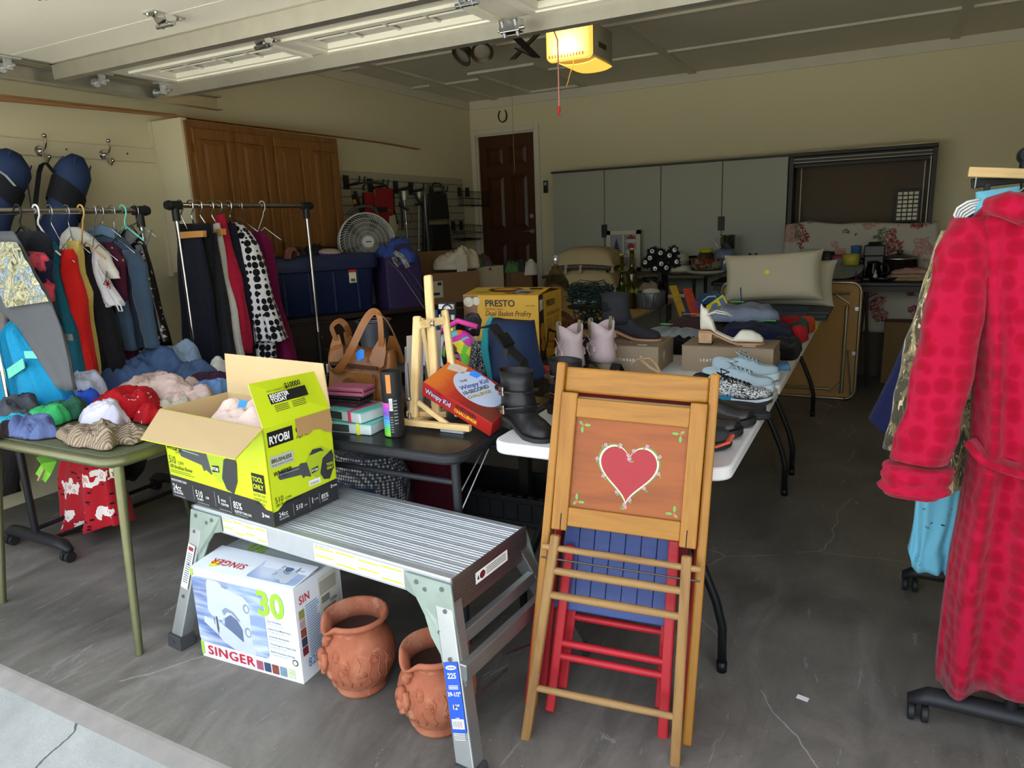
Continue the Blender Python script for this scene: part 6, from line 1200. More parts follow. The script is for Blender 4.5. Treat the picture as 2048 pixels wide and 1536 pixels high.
# rainbow cardboard tube
tb = T('rainbow_tube', 'black cardboard tube with a rainbow stripe label, standing by the craft kits', 'tube', (-1.535, 1.975, zb)); c0 = (-1.535, 1.975)
TB = mat('1C1D1E', .6); MB().lathe([(.0345, 0), (.0365, .002), (.0365, .15)], 36, Matrix.Translation((*c0, zb)), cap=True).build('tube_body', TB, tb, smooth=True)
MB().lathe([(.0378, .151), (.0378, .236), (.0365, .240), (.030, .240), (.030, .236), (.001, .236)], 36, Matrix.Translation((*c0, zb)), cap=True).build('tube_lid', TB, tb, smooth=True)
def wrap(a0, a1, z0, z1, m, nm, r=.0371): n = 10; MB().grid(lambda u, v: (c0[0]+r*cos(lerp(a0, a1, u)), c0[1]+r*sin(lerp(a0, a1, u)), zb+lerp(z0, z1, v)), n, 1).build(nm, m, tb, smooth=2)
for k, c in enumerate(('7FD84A', '6BCB4E', '58C1B0', '4FA8D8', '5B7FD0', '7A58C0', 'A84FC8', 'D850B8')): wrap(-2.55, -1.35, .004+k*.0155, .0195+k*.0155, mat(c, .5, var=.12, vs=60), 'stripe')
wrap(-1.45, -1.0, .165, .232, mat('E0813A', .5), 'orange_label', .0383); wrap(-1.30, -.95, .10, .145, PAPER, 'barcode_label'); [wrap(-1.28+k*.05, -1.262+k*.05, .104, .14, INK, 'barcode', .0374) for k in range(7)]
[wrap(-.88, -.5, .05+k*.012, .054+k*.012, mat('8A8A86', .6), 'print') for k in range(8)]; [wrap(-1.28, -1.0, .02+k*.009, .023+k*.009, mat('8A8A86', .6), 'print') for k in range(7)]
# table easel
EW = wood('C9A468', 'DDBF86', 2, 14, 10, .5, .06); EWX = wood('C9A468', 'DDBF86', 0, 14, 10, .5, .06)
es = T('table_easel', 'pale wooden tabletop easel holding blank canvas boards', 'easel', (-1.43, 2.16, zb))
def bt_(a, b, w, d, m=EW, nm='post', bev=.003):
    a, b = V(a), V(b); dr = (b-a).normalized(); sx = V((0, 1, 0)).cross(dr).normalized() if abs(dr.y) < .9 else V((1, 0, 0)); sy = dr.cross(sx).normalized()
    return MB().loft([[p+sx*i*w/2+sy*j*d/2 for i, j in ((-1, -1), (1, -1), (1, 1), (-1, 1))] for p in (a, b)]).build(nm, m, es, bevel=bev, seg=3)
A1, A2 = V((-1.525, 2.08, zb+.035)), V((-1.539,2.17,1.124)); bt_(A1, A2, .034, .022, nm='side_post', bev=.008)
B1, B2 = V((-1.365, 2.14, zb+.04)), V((-1.475,2.26,1.137)); bt_(B1, B2, .028, .020, nm='side_post', bev=.007)
C1, C2 = V((-1.455, 2.13, zb+.04)), V((-1.527,2.24,1.271)); bt_(C1, C2, .036, .020, nm='centre_mast', bev=.008)
bt_(C1+V((-.012, .02, 0)), V((-1.573,2.25,1.103)), .02, .018, nm='slider')
bt_(V((-1.521,2.15,1.093)), V((-1.465,2.24,1.101)), .030, .012, EWX, 'crossbar'); MB().tube([(-1.483,2.17,1.09), (-1.459,2.16,1.107)], .004, 6).tube([(-1.472,2.16,1.107), (-1.467,2.17,1.088)], .004, 6).sph((-1.47,2.165,1.098), .008).build('wing_nut', CHROME, es, smooth=True)
MB().sph((-1.525, 2.06, zb+.115), .009).cyl((-1.525, 2.05, zb+.115), (-1.525, 2.07, zb+.115), .005).build('wing_nut', CHROME, es, smooth=True); MB().box(-1.5265, -1.5235, 2.067, 2.0695, zb+.12, zb+.25).build('slot', mat('5A4428', .8), es)
bt_((-1.56, 2.05, zb+.028), (-1.265, 2.06, zb+.028), .022, .022, EWX, 'base_rail', .002); bt_((-1.50, 2.33, zb+.025), (-1.33, 2.34, zb+.025), .022, .022, EWX, 'base_rail', .002)
bt_((-1.51, 2.06, zb+.028), (-1.48, 2.33, zb+.028), .02, .02, EWX, 'base_side', .002); bt_((-1.50, 2.08, zb+.10), (-1.365, 2.065, zb+.032), .018, .012, EWX, 'brace', .002)
bt_((-1.57, 2.105, zb+.045), (-1.42, 2.15, zb+.045), .022, .03, EWX, 'canvas_ledge', .002); MB().cyl((-1.525, 2.055, zb+.02), (-1.525, 2.055, zb+.062), .006).cyl((-1.56, 2.045, zb), (-1.56, 2.045, zb+.03), .012).build('bolt', STEEL, es, smooth=True)
def board(P, lab, m): one(MB().loft([[V(p)+V((0, o, 0)) for p in P] for o in (0, .004)]), 'canvas_board', m, lab, 'canvas board', 'blank boards standing in the easel')
board(((-1.696,2.27,0.68), (-1.645,2.31,0.687), (-1.62,2.31,1.031), (-1.67,2.27,1.027)), 'grey beige blank board standing left of the easel mast', mat('A3978A', .8, var=.04))
board(((-1.749,2.33,0.676), (-1.7,2.33,0.681), (-1.682,2.33,0.98), (-1.728,2.33,0.97)), 'white sheet just showing at the left behind the beige board', mat('C4C4CE', .7, var=.02))
board(((-1.671,2.36,0.665), (-1.613,2.38,0.671), (-1.579,2.38,1.038), (-1.642,2.36,1.031)), 'beige board standing between the easel mast and the right post', mat('968A7C', .8))
# boxed board game lying askew on the easel foot
p1 = V((-1.45,2.05,0.902)); p2 = V((-1.168,2.05,0.771)); gu = (p2-p1).normalized(); gl = (p2-p1).length; MG = frame(p1, gu, V((.12, .85, .30)))
gb = T('board_game_box', 'red boxed party game leaning askew on the easel foot', 'board game', local=True, M=MG); RDG = mat('A82420', .45, var=.06); dpt = .066; W_ = .185
bx = MB().box(0, gl, 0, W_, -dpt, 0).build('box', RDG, gb, bevel=.002)
def gmix():
    t = NT('game_lid'); f = t.noise(t.co(), 9, 4, .6, 1); x_ = t.n('SeparateXYZ'); t.l(t.co(), x_.inputs[0]); k = t.mth('ADD', t.mth('MULTIPLY', x_.outputs[0], 3.2), t.mth('MULTIPLY', f, .35)); return t.fin(t.ramp(k, [(.25, 'C86A24'), (.5, 'A83020'), (.8, '8A1E1C'), (.95, '6A3024')]), .35)
lid = flat([R(.002, .002, gl-.002, W_-.002)], gmix(), I4, gb, 'lid_picture', .0008); flat([ell(gl*.55, W_*.58, .108, .068, 36, -.12)], mat('AEB8CC', .4, var=.03), I4, lid, 'oval', .0014)
def tg_(s, x, y, z, m, par, F, **k): return text(s, z, m, F @ Matrix.Translation((x, y, 0)), par, **k)
o3 = frame((gl*.55, W_*.58, .0016), (.42, .9, 0), (-.9, .42, 0)) 
tg_('THE', -.045, .052, .016, mat('6A5A48', .5), lid, o3, bold=.03); tg_('Wimpy Kid', -.062, .016, .030, mat('2C3F8A', .5), lid, o3, bold=.02, sx=.85, shear=.1); tg_('10-SECOND', -.066, -.010, .024, mat('3A4A52', .5), lid, o3, bold=.04, sx=.85); tg_('CHALLENGE', -.058, -.034, .020, mat('A08A2A', .5), lid, o3, bold=.04, sx=.85)
flat([[(.012, W_-.03), (.075, W_-.012), (.085, W_-.05), (.02, W_-.07)]], mat('C0B0A0', .5, var=.2, vs=80), I4, lid, 'speech_panel', .0014); flat([[(gl*.30, W_-.012), (gl*.45, W_-.004), (gl*.43, W_-.035), (gl*.33, W_-.04)]], BTAPE, I4, lid, 'price_tag', .0018)
FG = Matrix(((1, 0, 0, 0), (0, 0, -1, -.0008), (0, 1, 0, 0), (0, 0, 0, 1))); tg_('THE', .065, -.014, .010, mat('5A2A20', .5), bx, FG, bold=.03)
for e_, m_ in ((.0, mat('26378A', .5)), (.0006, mat('D4DAE6', .5))): tg_('Wimpy Kid', .015, -.042, .034, m_, bx, FG @ Matrix.Translation((0, 0, e_)), bold=.05 if e_ == 0 else .005, sx=.74, shear=.05)
tg_('10-SECOND', .150, -.024, .021, mat('2A2C30', .5), bx, FG, bold=.04, sx=.82); tg_('CHALLENGE', .148, -.047, .021, mat('D8AE2A', .5), bx, FG, bold=.05, sx=.85)
one(MB().box(-1.40, -1.30, 2.065, 2.10, zb, zb+.018), 'clear_paint_tray', mat('B9BFC2', .12, spec=.7), 'clear plastic tray of white tubes under the easel', 'tray', bevel=.003)
for k in range(6): one(MB().cyl((-1.39+k*.016, 2.072, zb+.022), (-1.382+k*.016, 2.095, zb+.022), .0055, n=8), 'paint_tube', WHITE, 'small white paint tube in the clear tray under the easel', 'paint tube', 'paint tubes under the easel')
# ---- bags, cards and the blue backpack behind the game
bg_ = T('flower_purse', 'small purse covered in bright flowers behind the board game', 'purse', (-1.494,2.382,0.75)); cpt = V((-1.594,2.55,0.898)); rr = random.Random(3)
FLW = NT('bright_flower_print'); cc = FLW.co(); v_ = FLW.vor(cc, 26, out='Color', rnd=1); sp_ = FLW.n('SeparateXYZ'); FLW.l(v_, sp_.inputs[0]); FLW = FLW.fin(FLW.ramp(sp_.outputs[0], [(0, 'C838A0'), (.2, 'E8D83A'), (.35, '1A1A1C'), (.5, '6FC83A'), (.62, 'E8702A'), (.74, '58C0C0'), (.88, '6A4A30')], True), .7)
MB().sph(cpt, (.095, .05, .115), 18, m=12).build('body', FLW, bg_, smooth=2); MB().tube([cpt+V((-.10, 0, .10)), cpt+V((0, -.01, .155)), cpt+V((.09, 0, .13))], .012, 8).build('handle', mat('D8429A', .6), bg_, smooth=2)
LEO = floral('101012', [(0, 'E6E4E2'), (.30, '101012')], 55, seed=3); bg_ = T('leopard_print_bag', 'black and white print drawstring bag hanging beside the blue backpack', 'bag', (-1.424,2.405,0.75)); c_ = V((-1.48,2.5,0.853)); MB().loft([[(c_.x+x*cos(a), c_.y+.03*sin(a), c_.z+z) for a in [2*PI*j/14 for j in range(14)]] for x, z in ((.02, .12), (.035, .06), (.05, -.02), (.065, -.10), (.05, -.13))]).build('body', LEO, bg_, smooth=2)
cd = T('earring_card', 'black jewellery card with silver hoops propped behind the flower purse', 'jewellery card', (-1.761,2.927,0.85)); CP = [V((-1.614,2.62,1.054)), V((-1.541,2.62,1.077)), V((-1.523,2.62,1.047)), V((-1.54,2.62,0.977)), V((-1.606,2.62,0.97))]
MB().loft([CP, [p+V((0, .004, 0)) for p in CP]]).build('card', mat('1E1F22', .4), cd); MB().tube(arc((-1.547,2.61,1.052), .013, 0, 5.5, 12, (0, 2)), .002, 5).tube(arc((-1.558,2.61,1), .014, 0, 3.4, 12, (0, 2)), .002, 5).build('hoop', CHROME, cd); flat([R(0, 0, .03, .006), R(0, .012, .02, .016)], mat('9A9A9A', .5), frame((-1.585,2.61,1.003), (1, 0, .25), (0, 0, 1)), cd, 'print')
bp = T('blue_backpack', 'navy and teal bag with a wide black webbing strap beside the black boots', 'backpack', (-1.512,2.79,0.745)); NVB = mat('1B2F52', .6, var=.25, vs=6, bump=.4, bs=40); TLB = mat('1A7F82', .6, var=.1)
Q = [((-1.475,2.6,1.051), (-1.295,2.66,1.035)), ((-1.491,2.57,0.986), (-1.284,2.66,0.963)), ((-1.479,2.55,0.908), (-1.272,2.66,0.888)), ((-1.454,2.53,0.838), (-1.255,2.66,0.83)), ((-1.439,2.53,0.795), (-1.247,2.66,0.808))]
rings = []
for a, b in Q:
    a, b = V(a), V(b); c = (a+b)/2; h_ = (b-a)/2; dpth = .075; rings.append([(c.x+h_.x*math.copysign(abs(cos(t))**.7, cos(t)), c.y+h_.y*cos(t)+dpth*sin(t), c.z+h_.z*cos(t)+.008*sin(3*t)) for t in [2*PI*j/24 for j in range(24)]])
MB().loft(rings).build('body', NVB, bp, smooth=2)
MB().loft([[(-1.412,2.5,1.083), (-1.443,2.49,1.026), (-1.457,2.49,0.941), (-1.418,2.47,0.837)], [(-1.398,2.5,1.08), (-1.416,2.485,1.023), (-1.418,2.48,0.945), (-1.394,2.46,0.824)]], False, closed=False).build('side_gusset', TLB, bp, solid=.006)
MB().tube([(-1.426,2.47,1.04), (-1.374,2.45,1.055), (-1.33,2.44,1.007), (-1.284,2.43,0.96), (-1.235,2.43,0.918), (-1.226,2.46,0.897)], .02, flat=(.055, .006)).build('webbing_strap', mat('1A1A1A', .7, bump=.4, bs=400), bp); MB().tube([(-1.327,2.435,1.022), (-1.29,2.425,0.981)], .02, flat=(.065, .010)).build('strap_pad', mat('111112', .6), bp)
# fryer carton
YBX = mat('C99A2E', .5, var=.05); A = V((-1.96,3.2,1.084)); pz0, pz1 = .742, 1.085; FA = V((-1.965, 3.20, 0)); FB_ = V((-1.545, 3.235, 0)); fu = (FB_-FA).normalized(); MF = Matrix((fu, V((-fu.y, fu.x, 0)), V((0, 0, 1)))).transposed().to_4x4(); MF.translation = (FA.x, FA.y, pz0); fw, fd, fh = .425, .36, .345
pf = T('fryer_carton', 'yellow fryer carton with pictures of food behind the blue backpack', 'box', local=True, M=MF)
bxp = MB().box(0, fw, 0, fd, 0, fh).build('carton', YBX, pf, bevel=.002); tp_ = MB().loft([[(-.002, -.002, fh), (fw+.002, -.002, fh), (fw+.002, fd/2, fh+.022), (-.002, fd/2, fh+.022)], [(-.002, -.002, fh+.002), (fw+.002, -.002, fh+.002), (fw+.002, fd/2, fh+.025), (-.002, fd/2, fh+.025)]]).build('top_flap', YBX, pf); MB().loft([[(-.002, fd/2, fh+.022), (fw+.002, fd/2, fh+.022), (fw+.002, fd, fh), (-.002, fd, fh)], [(-.002, fd/2, fh+.025), (fw+.002, fd/2, fh+.025), (fw+.002, fd, fh+.003), (-.002, fd, fh+.003)]]).build('top_flap', YBX, pf)
F1 = frame((0, -.001, 0), (1, 0, 0), (0, 0, 1)); F2 = frame((fw+.001, 0, 0), (0, 1, 0), (0, 0, 1)); F3 = frame((0, 0, fh+.003), (1, 0, 0), (0, fd/2, .022)); FOOD = mat('7A5A40', .4, var=.6, vs=40); FRY = mat('B87A1E', .4, var=.5, vs=60); DKP = mat('241C18', .4, var=.3, vs=30); CRP = mat('C9BFA8', .4, var=.4, vs=50)
flat([[(0, 0), (.06, 0), (.085, fh), (0, fh)]], FOOD, F1, bxp); flat([ell(.03, .31, .03, .026), ell(.075, .315, .022, .022)], CRP, F1, bxp, 'print', .0009); flat([ell(.05, .22, .045, .035), R(.0, .03, .05, .10)], DKP, F1, bxp, 'print', .0009); flat([ell(.04, .12, .03, .05)], CRP, F1, bxp, 'print', .0012)
INKP = mat('2A2420', .5); text('PRESTO', .048, INKP, F1 @ Matrix.Translation((.125, .288, .0012)), bxp, bold=.02, sx=1.02); text('Stainless steel', .018, mat('B0582A', .5), F1 @ Matrix.Translation((.125, .270, .0012)), bxp); text('Dual Basket ProFry', .040, mat('5A3A20', .5), F1 @ Matrix.Translation((.125, .238, .0012)), bxp, shear=.2, sx=.82); text('immersion element deep fryer', .012, mat('7A5020', .5), F1 @ Matrix.Translation((.125, .192, .0012)), bxp); text('Stock No. 05466', .010, INKP, F1 @ Matrix.Translation((.355, .29, .0012)), bxp, sx=.75)
flat([R(.13, .165-.012*k, .20+.01*(k % 3), .168-.012*k) for k in range(8)], mat('8A6420', .6), F1, bxp)
flat([[(0, 0), (.10, 0), (.07, .20), (.065, fh), (0, fh)]], DKP, F2, bxp, 'print', .0006); flat([[(.01, .26), (.06, .27), (.06, .32), (.01, .32)]], CRP, F2, bxp, 'print', .0009); text('PRESTO', .046, INKP, F2 @ Matrix.Translation((.11, .275, .0012)), bxp, bold=.02, sx=.85); text('Dual Basket ProFry', .032, mat('5A3A20', .5), F2 @ Matrix.Translation((.11, .225, .0012)), bxp, shear=.2, sx=.85)
flat([R(.115, .20-.013*k, .20, .203-.013*k) for k in range(6)]+[R(.215, .205-.013*k, .31, .208-.013*k) for k in range(5)], mat('6A4A18', .6), F2, bxp); flat([[(.13, .16), (.27, .12), (.24, .03), (.09, .06)]], DKP, F2, bxp, 'print', .0009); flat([[(.14, .14), (.24, .115), (.23, .075), (.13, .09)], [(.125, .085), (.225, .07), (.215, .035), (.105, .055)]], FRY, F2, bxp, 'print', .0013); flat([ell(.045, .15, .03, .05), ell(.05, .08, .03, .03)], FRY, F2, bxp, 'print', .0009); flat([rrect(.265, .05, .32, .13, .02)], DKP, F2, bxp, 'print', .0012)
flat([ell(.20, .11, .10, .05, 20)], DKP, F3, tp_, 'print', .0032); flat([ell(.20, .115, .07, .03)], FRY, F3, tp_, 'print', .0036); flat([[(.26, .03), (.36, .02), (.37, .09), (.28, .11)]], mat('8A8A90', .4), F3, tp_, 'print', .0034); flat([R(.30, .04, .36, .06), R(.23, .02, .30, .035), R(.33, .12, .40, .15)], INK, F3, tp_, 'print', .0038); flat([ell(.08, .07, .05, .03)], mat('8FA050', .5), F3, tp_, 'print', .0032)
# folding rack of hangers and earrings left of the fryer carton
wd = T('wire_display', 'white banded wire display with black hooks left of the fryer carton', 'display', (-2.185,3.38,0.75))
for k in range(4): MB().box(-2.06, -1.97, 3.10, 3.115, .86+k*.055, .885+k*.055).build('white_band', WHITE, wd)
MB().box(-2.07, -1.965, 3.118, 3.125, .742, 1.06).build('backing', BLACK, wd); MB().cyl((-2.075, 3.10, .742), (-2.075, 3.10, 1.02), .010).build('blue_post', mat('24466E', .4), wd)
MB().tube(arc((-2.0, 3.09, 1.02), .03, .3, 5.2, 14, (0, 2)), .004, 6).tube([(-2.04, 3.09, 1.0), (-2.05, 3.09, .92), (-2.045, 3.09, .84)], .003, 6).tube([(-1.985, 3.09, 1.0), (-1.985, 3.09, .80)], .003, 6).build('hook', BLACK, wd); MB().prism([(-.018, -.018), (.018, -.018), (.018, .014), (0, .022), (-.018, .014)], 0, .002, M=frame((-1.985, 3.085, .93), (1, 0, 0), (0, 0, 1))).build('price_tag', YTAG, wd)
one(MB().prism(rrect(-2.12, 2.98, -1.96, 3.09, .01), .742, .90), 'white_carton', mat('C4CCD4', .5), 'white and blue carton below the wire display', 'box', bevel=.002)
tr = T('fishing_rods', 'pair of thin dark rods slanting up behind the easel', 'rods', (-3.377,4.947,0.74)); MB().tube([(-2.642,3.4,1.303), (-2.477,3.35,1.198), (-2.288,3.3,0.998)], .0025, 5).build('rod', STEEL, tr); MB().tube([(-2.649,3.5,1.292), (-2.515,3.45,1.19), (-2.349,3.4,1.005)], .004, 5).build('rod', BLACK, tr); MB().tube([(-2.581,3.5,1.261), (-2.445,3.45,1.16), (-2.328,3.4,1.049)], .002, 5).build('rod', STEEL, tr)
bs = T('beaded_trivet', 'black and white beaded loop hanging on the rods', 'bead loop', (-2.564,3.5,1.246)); rr = random.Random(6); LP = [V((-2.611,3.5,1.303)), V((-2.553,3.48,1.285)), V((-2.51,3.46,1.245)), V((-2.497,3.46,1.218))]; LQ = [V((-2.624,3.5,1.279)), V((-2.616,3.5,1.249)), V((-2.592,3.5,1.228))]; MB().tube(LP, .016, 8).tube(LQ, .014, 8).build('loop', floral('121212', [(0, 'E0E0DC'), (.36, '121212')], 60, seed=9), bs, smooth=2)
# dark vase, socks and kit behind the easel
kn = T('ribbed_socks', 'brown striped ribbed socks bundled behind the easel', 'socks', (-1.739,2.696,0.75)); SK = NT('striped_sock'); w_ = SK.n('TexWave'); w_.bands_direction = 'Z'; w_.inputs['Scale'].default_value = 11; SK.l(SK.co(), w_.inputs['Vector']); SK = SK.fin(SK.ramp(w_.outputs['Fac'], [(.3, '3A3026'), (.6, '8F8672')]), .9)
MB().tube([(-1.604,2.5,0.885), (-1.602,2.48,0.85), (-1.605,2.46,0.81)], [.028, .026, .026], 10).tube([(-1.578,2.54,0.927), (-1.6,2.52,0.903), (-1.605,2.5,0.878)], [.03, .028, .028], 10).build('sock', SK, kn, smooth=2)
# woven basket bag and blue bucket under the table
bb = T('blue_net_bag', 'blue plastic seat with a woven net pocket under the black card table', 'bag', (-2.34,2.595,0.1)); NET = NT('woven_net'); d_ = NET.vor(NET.co(), 70, rnd=.15); NET.bump(d_, .8, .004); NET = NET.fin(NET.ramp(d_, [(.25, 'C9C6BC'), (.5, '3A4050')]), .9)
MB().loft([[(-2.06+r*1.1*cos(a), 2.42+r*.75*sin(a), z) for a in [2*PI*j/20 for j in range(20)]] for r, z in ((.04, .13), (.13, .15), (.19, .24), (.20, .34), (.15, .45))]).build('net_pocket', NET, bb, smooth=2); MB().loft([[(-2.16+r*1.2*cos(a), 2.30+r*.8*sin(a), z) for a in [2*PI*j/20 for j in range(20)]] for r, z in ((.04, .16), (.16, .17), (.19, .22), (.19, .33))]).build('blue_base', mat('3C5272', .6, var=.15), bb, smooth=2)
MB().tube([(-1.92, 2.3, .14), (-1.93, 2.28, .2), (-1.96, 2.28, .24)], .02, flat=(.05, .02)).build('buckle_strap', mat('8C7F66', .7), bb, bevel=.004); MB().tube([(-2.2, 2.2, .08), (-2.02, 2.3, .13)], .02, flat=(.07, .02)).build('strap', mat('A09274', .8), bb)
one(MB().loft([[(-1.83+x, 2.62+y, z) for x, y in ((-.12, -.03), (.12, -.03), (.12, .03), (-.12, .03))] for z in (.02, .42)]), 'folded_cloth', fab('4A1420'), 'dark red folded cloth standing behind the net pocket under the table', 'cloth', bevel=.01)
# ================================================================ SHOES ON THE WHITE TABLE
zw = .7425
def shoe(name, lab, toe, L, W, ang, om, sm, hprof, openx=(.02, .52), sole=.022, heel=None, cat='shoe', group=None, toe_spring=.012, lining=None, z=zw, mid=None, lift=None, parent=None):
    """local +x runs heel to toe; the upper is open between openx"""
    M = Matrix.Translation(V((toe[0], toe[1], z))) @ Matrix.Rotation(ang, 4, 'Z') @ Matrix.Translation((-L, 0, 0))
    t = T(name, lab, cat, local=True, M=M, group=group); N = 22; hwf = [(0, .30), (.05, .62), (.15, .76), (.35, .70), (.5, .80), (.70, 1), (.85, .92), (.95, .62), (1, .22)]
    zb_ = lambda k: (lift(k) if lift else 0)+toe_spring*max(0, (k-.72)/.28)**2
    rings = []
    for i in range(N+1):
        k = i/N; hw = W/2*curve(hwf, k); b = zb_(k)+sole*.8; h = curve(hprof, k); o = max(0, min(1, (k-openx[0])/.04))*max(0, min(1, (openx[1]-k)/.08)) if openx else 0
        x = k*L; inz = lerp(b+h, b+.012, o); tw = .46-.06*o
        rings.append([(x, -hw, b), (x, -hw*1.02, b+h*.30), (x, -hw*.80, b+h*.68), (x, -hw*(tw+.10), b+h*.93), (x, -hw*tw, b+h), (x, -hw*(tw-.10), lerp(b+h, b+h*.75, o)), (x, 0, inz),
                      (x, hw*(tw-.10), lerp(b+h, b+h*.75, o)), (x, hw*tw, b+h), (x, hw*(tw+.10), b+h*.93), (x, hw*.80, b+h*.68), (x, hw*1.02, b+h*.30), (x, hw, b)])
    MB().loft(rings).build('upper', om, t, smooth=2, sub=1)
    s = []
    for i in range(N+1):
        k = i/N; hw = W/2*curve(hwf, k)*1.05+.002; b = zb_(k); x = lerp(-.004, L+.005, k); s.append([(x, -hw, b), (x, -hw*1.02, b+sole*.6), (x, -hw*.97, b+sole), (x, hw*.97, b+sole), (x, hw*1.02, b+sole*.6), (x, hw, b)])
    MB().loft(s).build('sole', sm, t, smooth=True)
    if mid:
        s = []
        for i in range(N+1): k = i/N; hw = W/2*curve(hwf, k)*1.06+.003; b = zb_(k); x = lerp(-.005, L+.006, k); s.append([(x, -hw, b+sole*.55), (x, -hw, b+sole*.95), (x, hw, b+sole*.95), (x, hw, b+sole*.55)])
        MB().loft(s).build('welt', mid, t, smooth=True)
    if heel:
        x0, x1, hz, hm, tp = heel; MB().loft([[(a, c, zz) for a, c in ((x0+q, -W*.33+q), (x1-q, -W*.30+q), (x1-q, W*.30-q), (x0+q, W*.33-q))] for zz, q in ((0, tp), (hz, 0))]).build('heel', hm, t, bevel=.004)
    return t
def laces(t, L, k0, k1, z0, z1, w, m, n=5, bow=True):
    mb = MB()
    for i in range(n):
        a = lerp(k0, k1, i/(n-1))*L; z_ = lerp(z0, z1, i/(n-1)); mb.tube([(a, -w, z_-.008), (a+.008, 0, z_+.004), (a+.016, w, z_-.008)], .0028, 5).tube([(a, w, z_-.008), (a+.008, 0, z_+.006), (a+.016, -w, z_-.008)], .0028, 5)
    if bow:
        a = k0*L; mb.tube([(a, 0, z0+.006), (a-.01, -.035, z0+.02), (a+.02, -.05, z0+.005), (a+.005, 0, z0+.008)], .0026, 5).tube([(a, 0, z0+.006), (a-.01, .035, z0+.02), (a+.02, .05, z0+.005), (a+.005, 0, z0+.008)], .0026, 5).tube([(a, 0, z0+.008), (a+.03, -.03, z0-.005), (a+.05, -.045, z0-.02)], .0022, 5)
    mb.build('laces', m, t, smooth=2)
SN = [(0, .062), (.10, .070), (.25, .062), (.45, .075), (.60, .062), (.78, .042), (.92, .036), (1, .020)]
LBU = mat('AABFC8', .6, var=.05, bump=.2, bs=300); LBS = mat('C4D6DC', .5)
KNI = NT('speckled_knit'); n1 = KNI.noise(KNI.co((1, 1, 1.6)), 130, 2, .6, 1.2); KNI = KNI.fin(KNI.ramp(n1, [(.47, '1E2024'), (.50, 'D4D6D2')], True), .8)
t = shoe('running_shoe', 'pale blue running shoe farthest back, against the right shoe box', (-0.363,3.14,0.76), .285, .10, -.03, LBU, LBS, SN, sole=.030, group='pair of pale blue running shoes'); laces(t, .285, .42, .64, .105, .085, .022, LBU)
t = shoe('running_shoe', 'pale blue running shoe in the middle, directly behind the speckled knit one', (-0.355,2.91,0.76), .285, .10, -.02, LBU, LBS, SN, sole=.030, group='pair of pale blue running shoes'); laces(t, .285, .40, .64, .106, .086, .022, LBU)
t = shoe('knit_sneaker', 'black and white speckled knit sneaker with black laces and a blue sole edge', (-0.338,2.726,0.745), .29, .102, .0, KNI, mat('2A2C30', .5), SN, sole=.026, mid=mat('C9D0D4', .4)); laces(t, .29, .36, .68, .100, .074, .026, BLACK, 7)
MB().grid(lambda u, v: (.04+.12*u, -.044-.006*sin(PI*u), .012+.020*v), 8, 2).build('blue_sole_patch', mat('2F7FA0', .3), t, solid=.003); MB().loft([[(x, s*.030, z) for x, z in ((0, .06), (.06, .095), (.02, .105), (-.004, .098))] for s in (-1, 1)]).build('heel_collar', BLACK, t, bevel=.006)
bs_ = T('foam_slide', 'flat black slide sandal sole lying under the speckled sneaker', 'sandal', (-0.469,2.527,0.742)); SL = mat('25262A', .7)
for (p, L_, z0) in (((-.60, 2.62), .26, 0),): MB().prism([(p[0]+.13+.13*cos(a), p[1]+.045*sin(a)*(1+.15*cos(a))) for a in [2*PI*k/28 for k in range(28)]], zw, zw+.022).build('footbed', SL, bs_, bevel=.005)
one(MB().prism([(-.43+.12*cos(a), 2.52+.042*sin(a)*(1+.15*cos(a))) for a in [2*PI*k/28 for k in range(28)]], zw, zw+.026), 'foam_slide', SL, 'second black slide sole, its rounded toe nearest the table edge', 'sandal', bevel=.008)
BLT = mat('1D1B1B', .32, var=.2, vs=12, bump=.2, bs=250, coat=.2); CLG = [(0, .050), (.12, .066), (.3, .070), (.45, .072), (.60, .058), (.8, .044), (.95, .036), (1, .020)]
shoe('black_clog', 'black leather slip-on shoe, farther of the pair by the table edge', (-0.35,2.41,0.745), .26, .098, -.06, BLT, mat('232323', .6), CLG, (.05, .46), .024, group='pair of black leather slip-ons')
shoe('black_clog', 'black leather slip-on shoe, nearer of the pair, half behind the chair', (-0.369,2.269,0.745), .26, .098, -.04, BLT, mat('232323', .6), CLG, (.05, .46), .024, group='pair of black leather slip-ons')
COR = mat('D8583C', .5); CH2 = mat('303338', .7, bump=.3, bs=300)
for lab, p, a in (('grey trail shoe with a coral rim, farther of the two', (-0.38,2.144,0.745), .03), ('grey trail shoe with a coral rim, nearest the table corner', (-0.42,2.047,0.745), .0)):
    t = shoe('trail_shoe', lab, p, .27, .10, a, CH2, mat('1C1D20', .6), SN, sole=.024, group='pair of grey and coral trail shoes'); MB().tube([(.19, -.052, .012), (.235, -.046, .018), (.268, -.030, .030), (.275, 0, .045)], .01, flat=(.018, .008)).build('coral_rim', COR, t, bevel=.002)
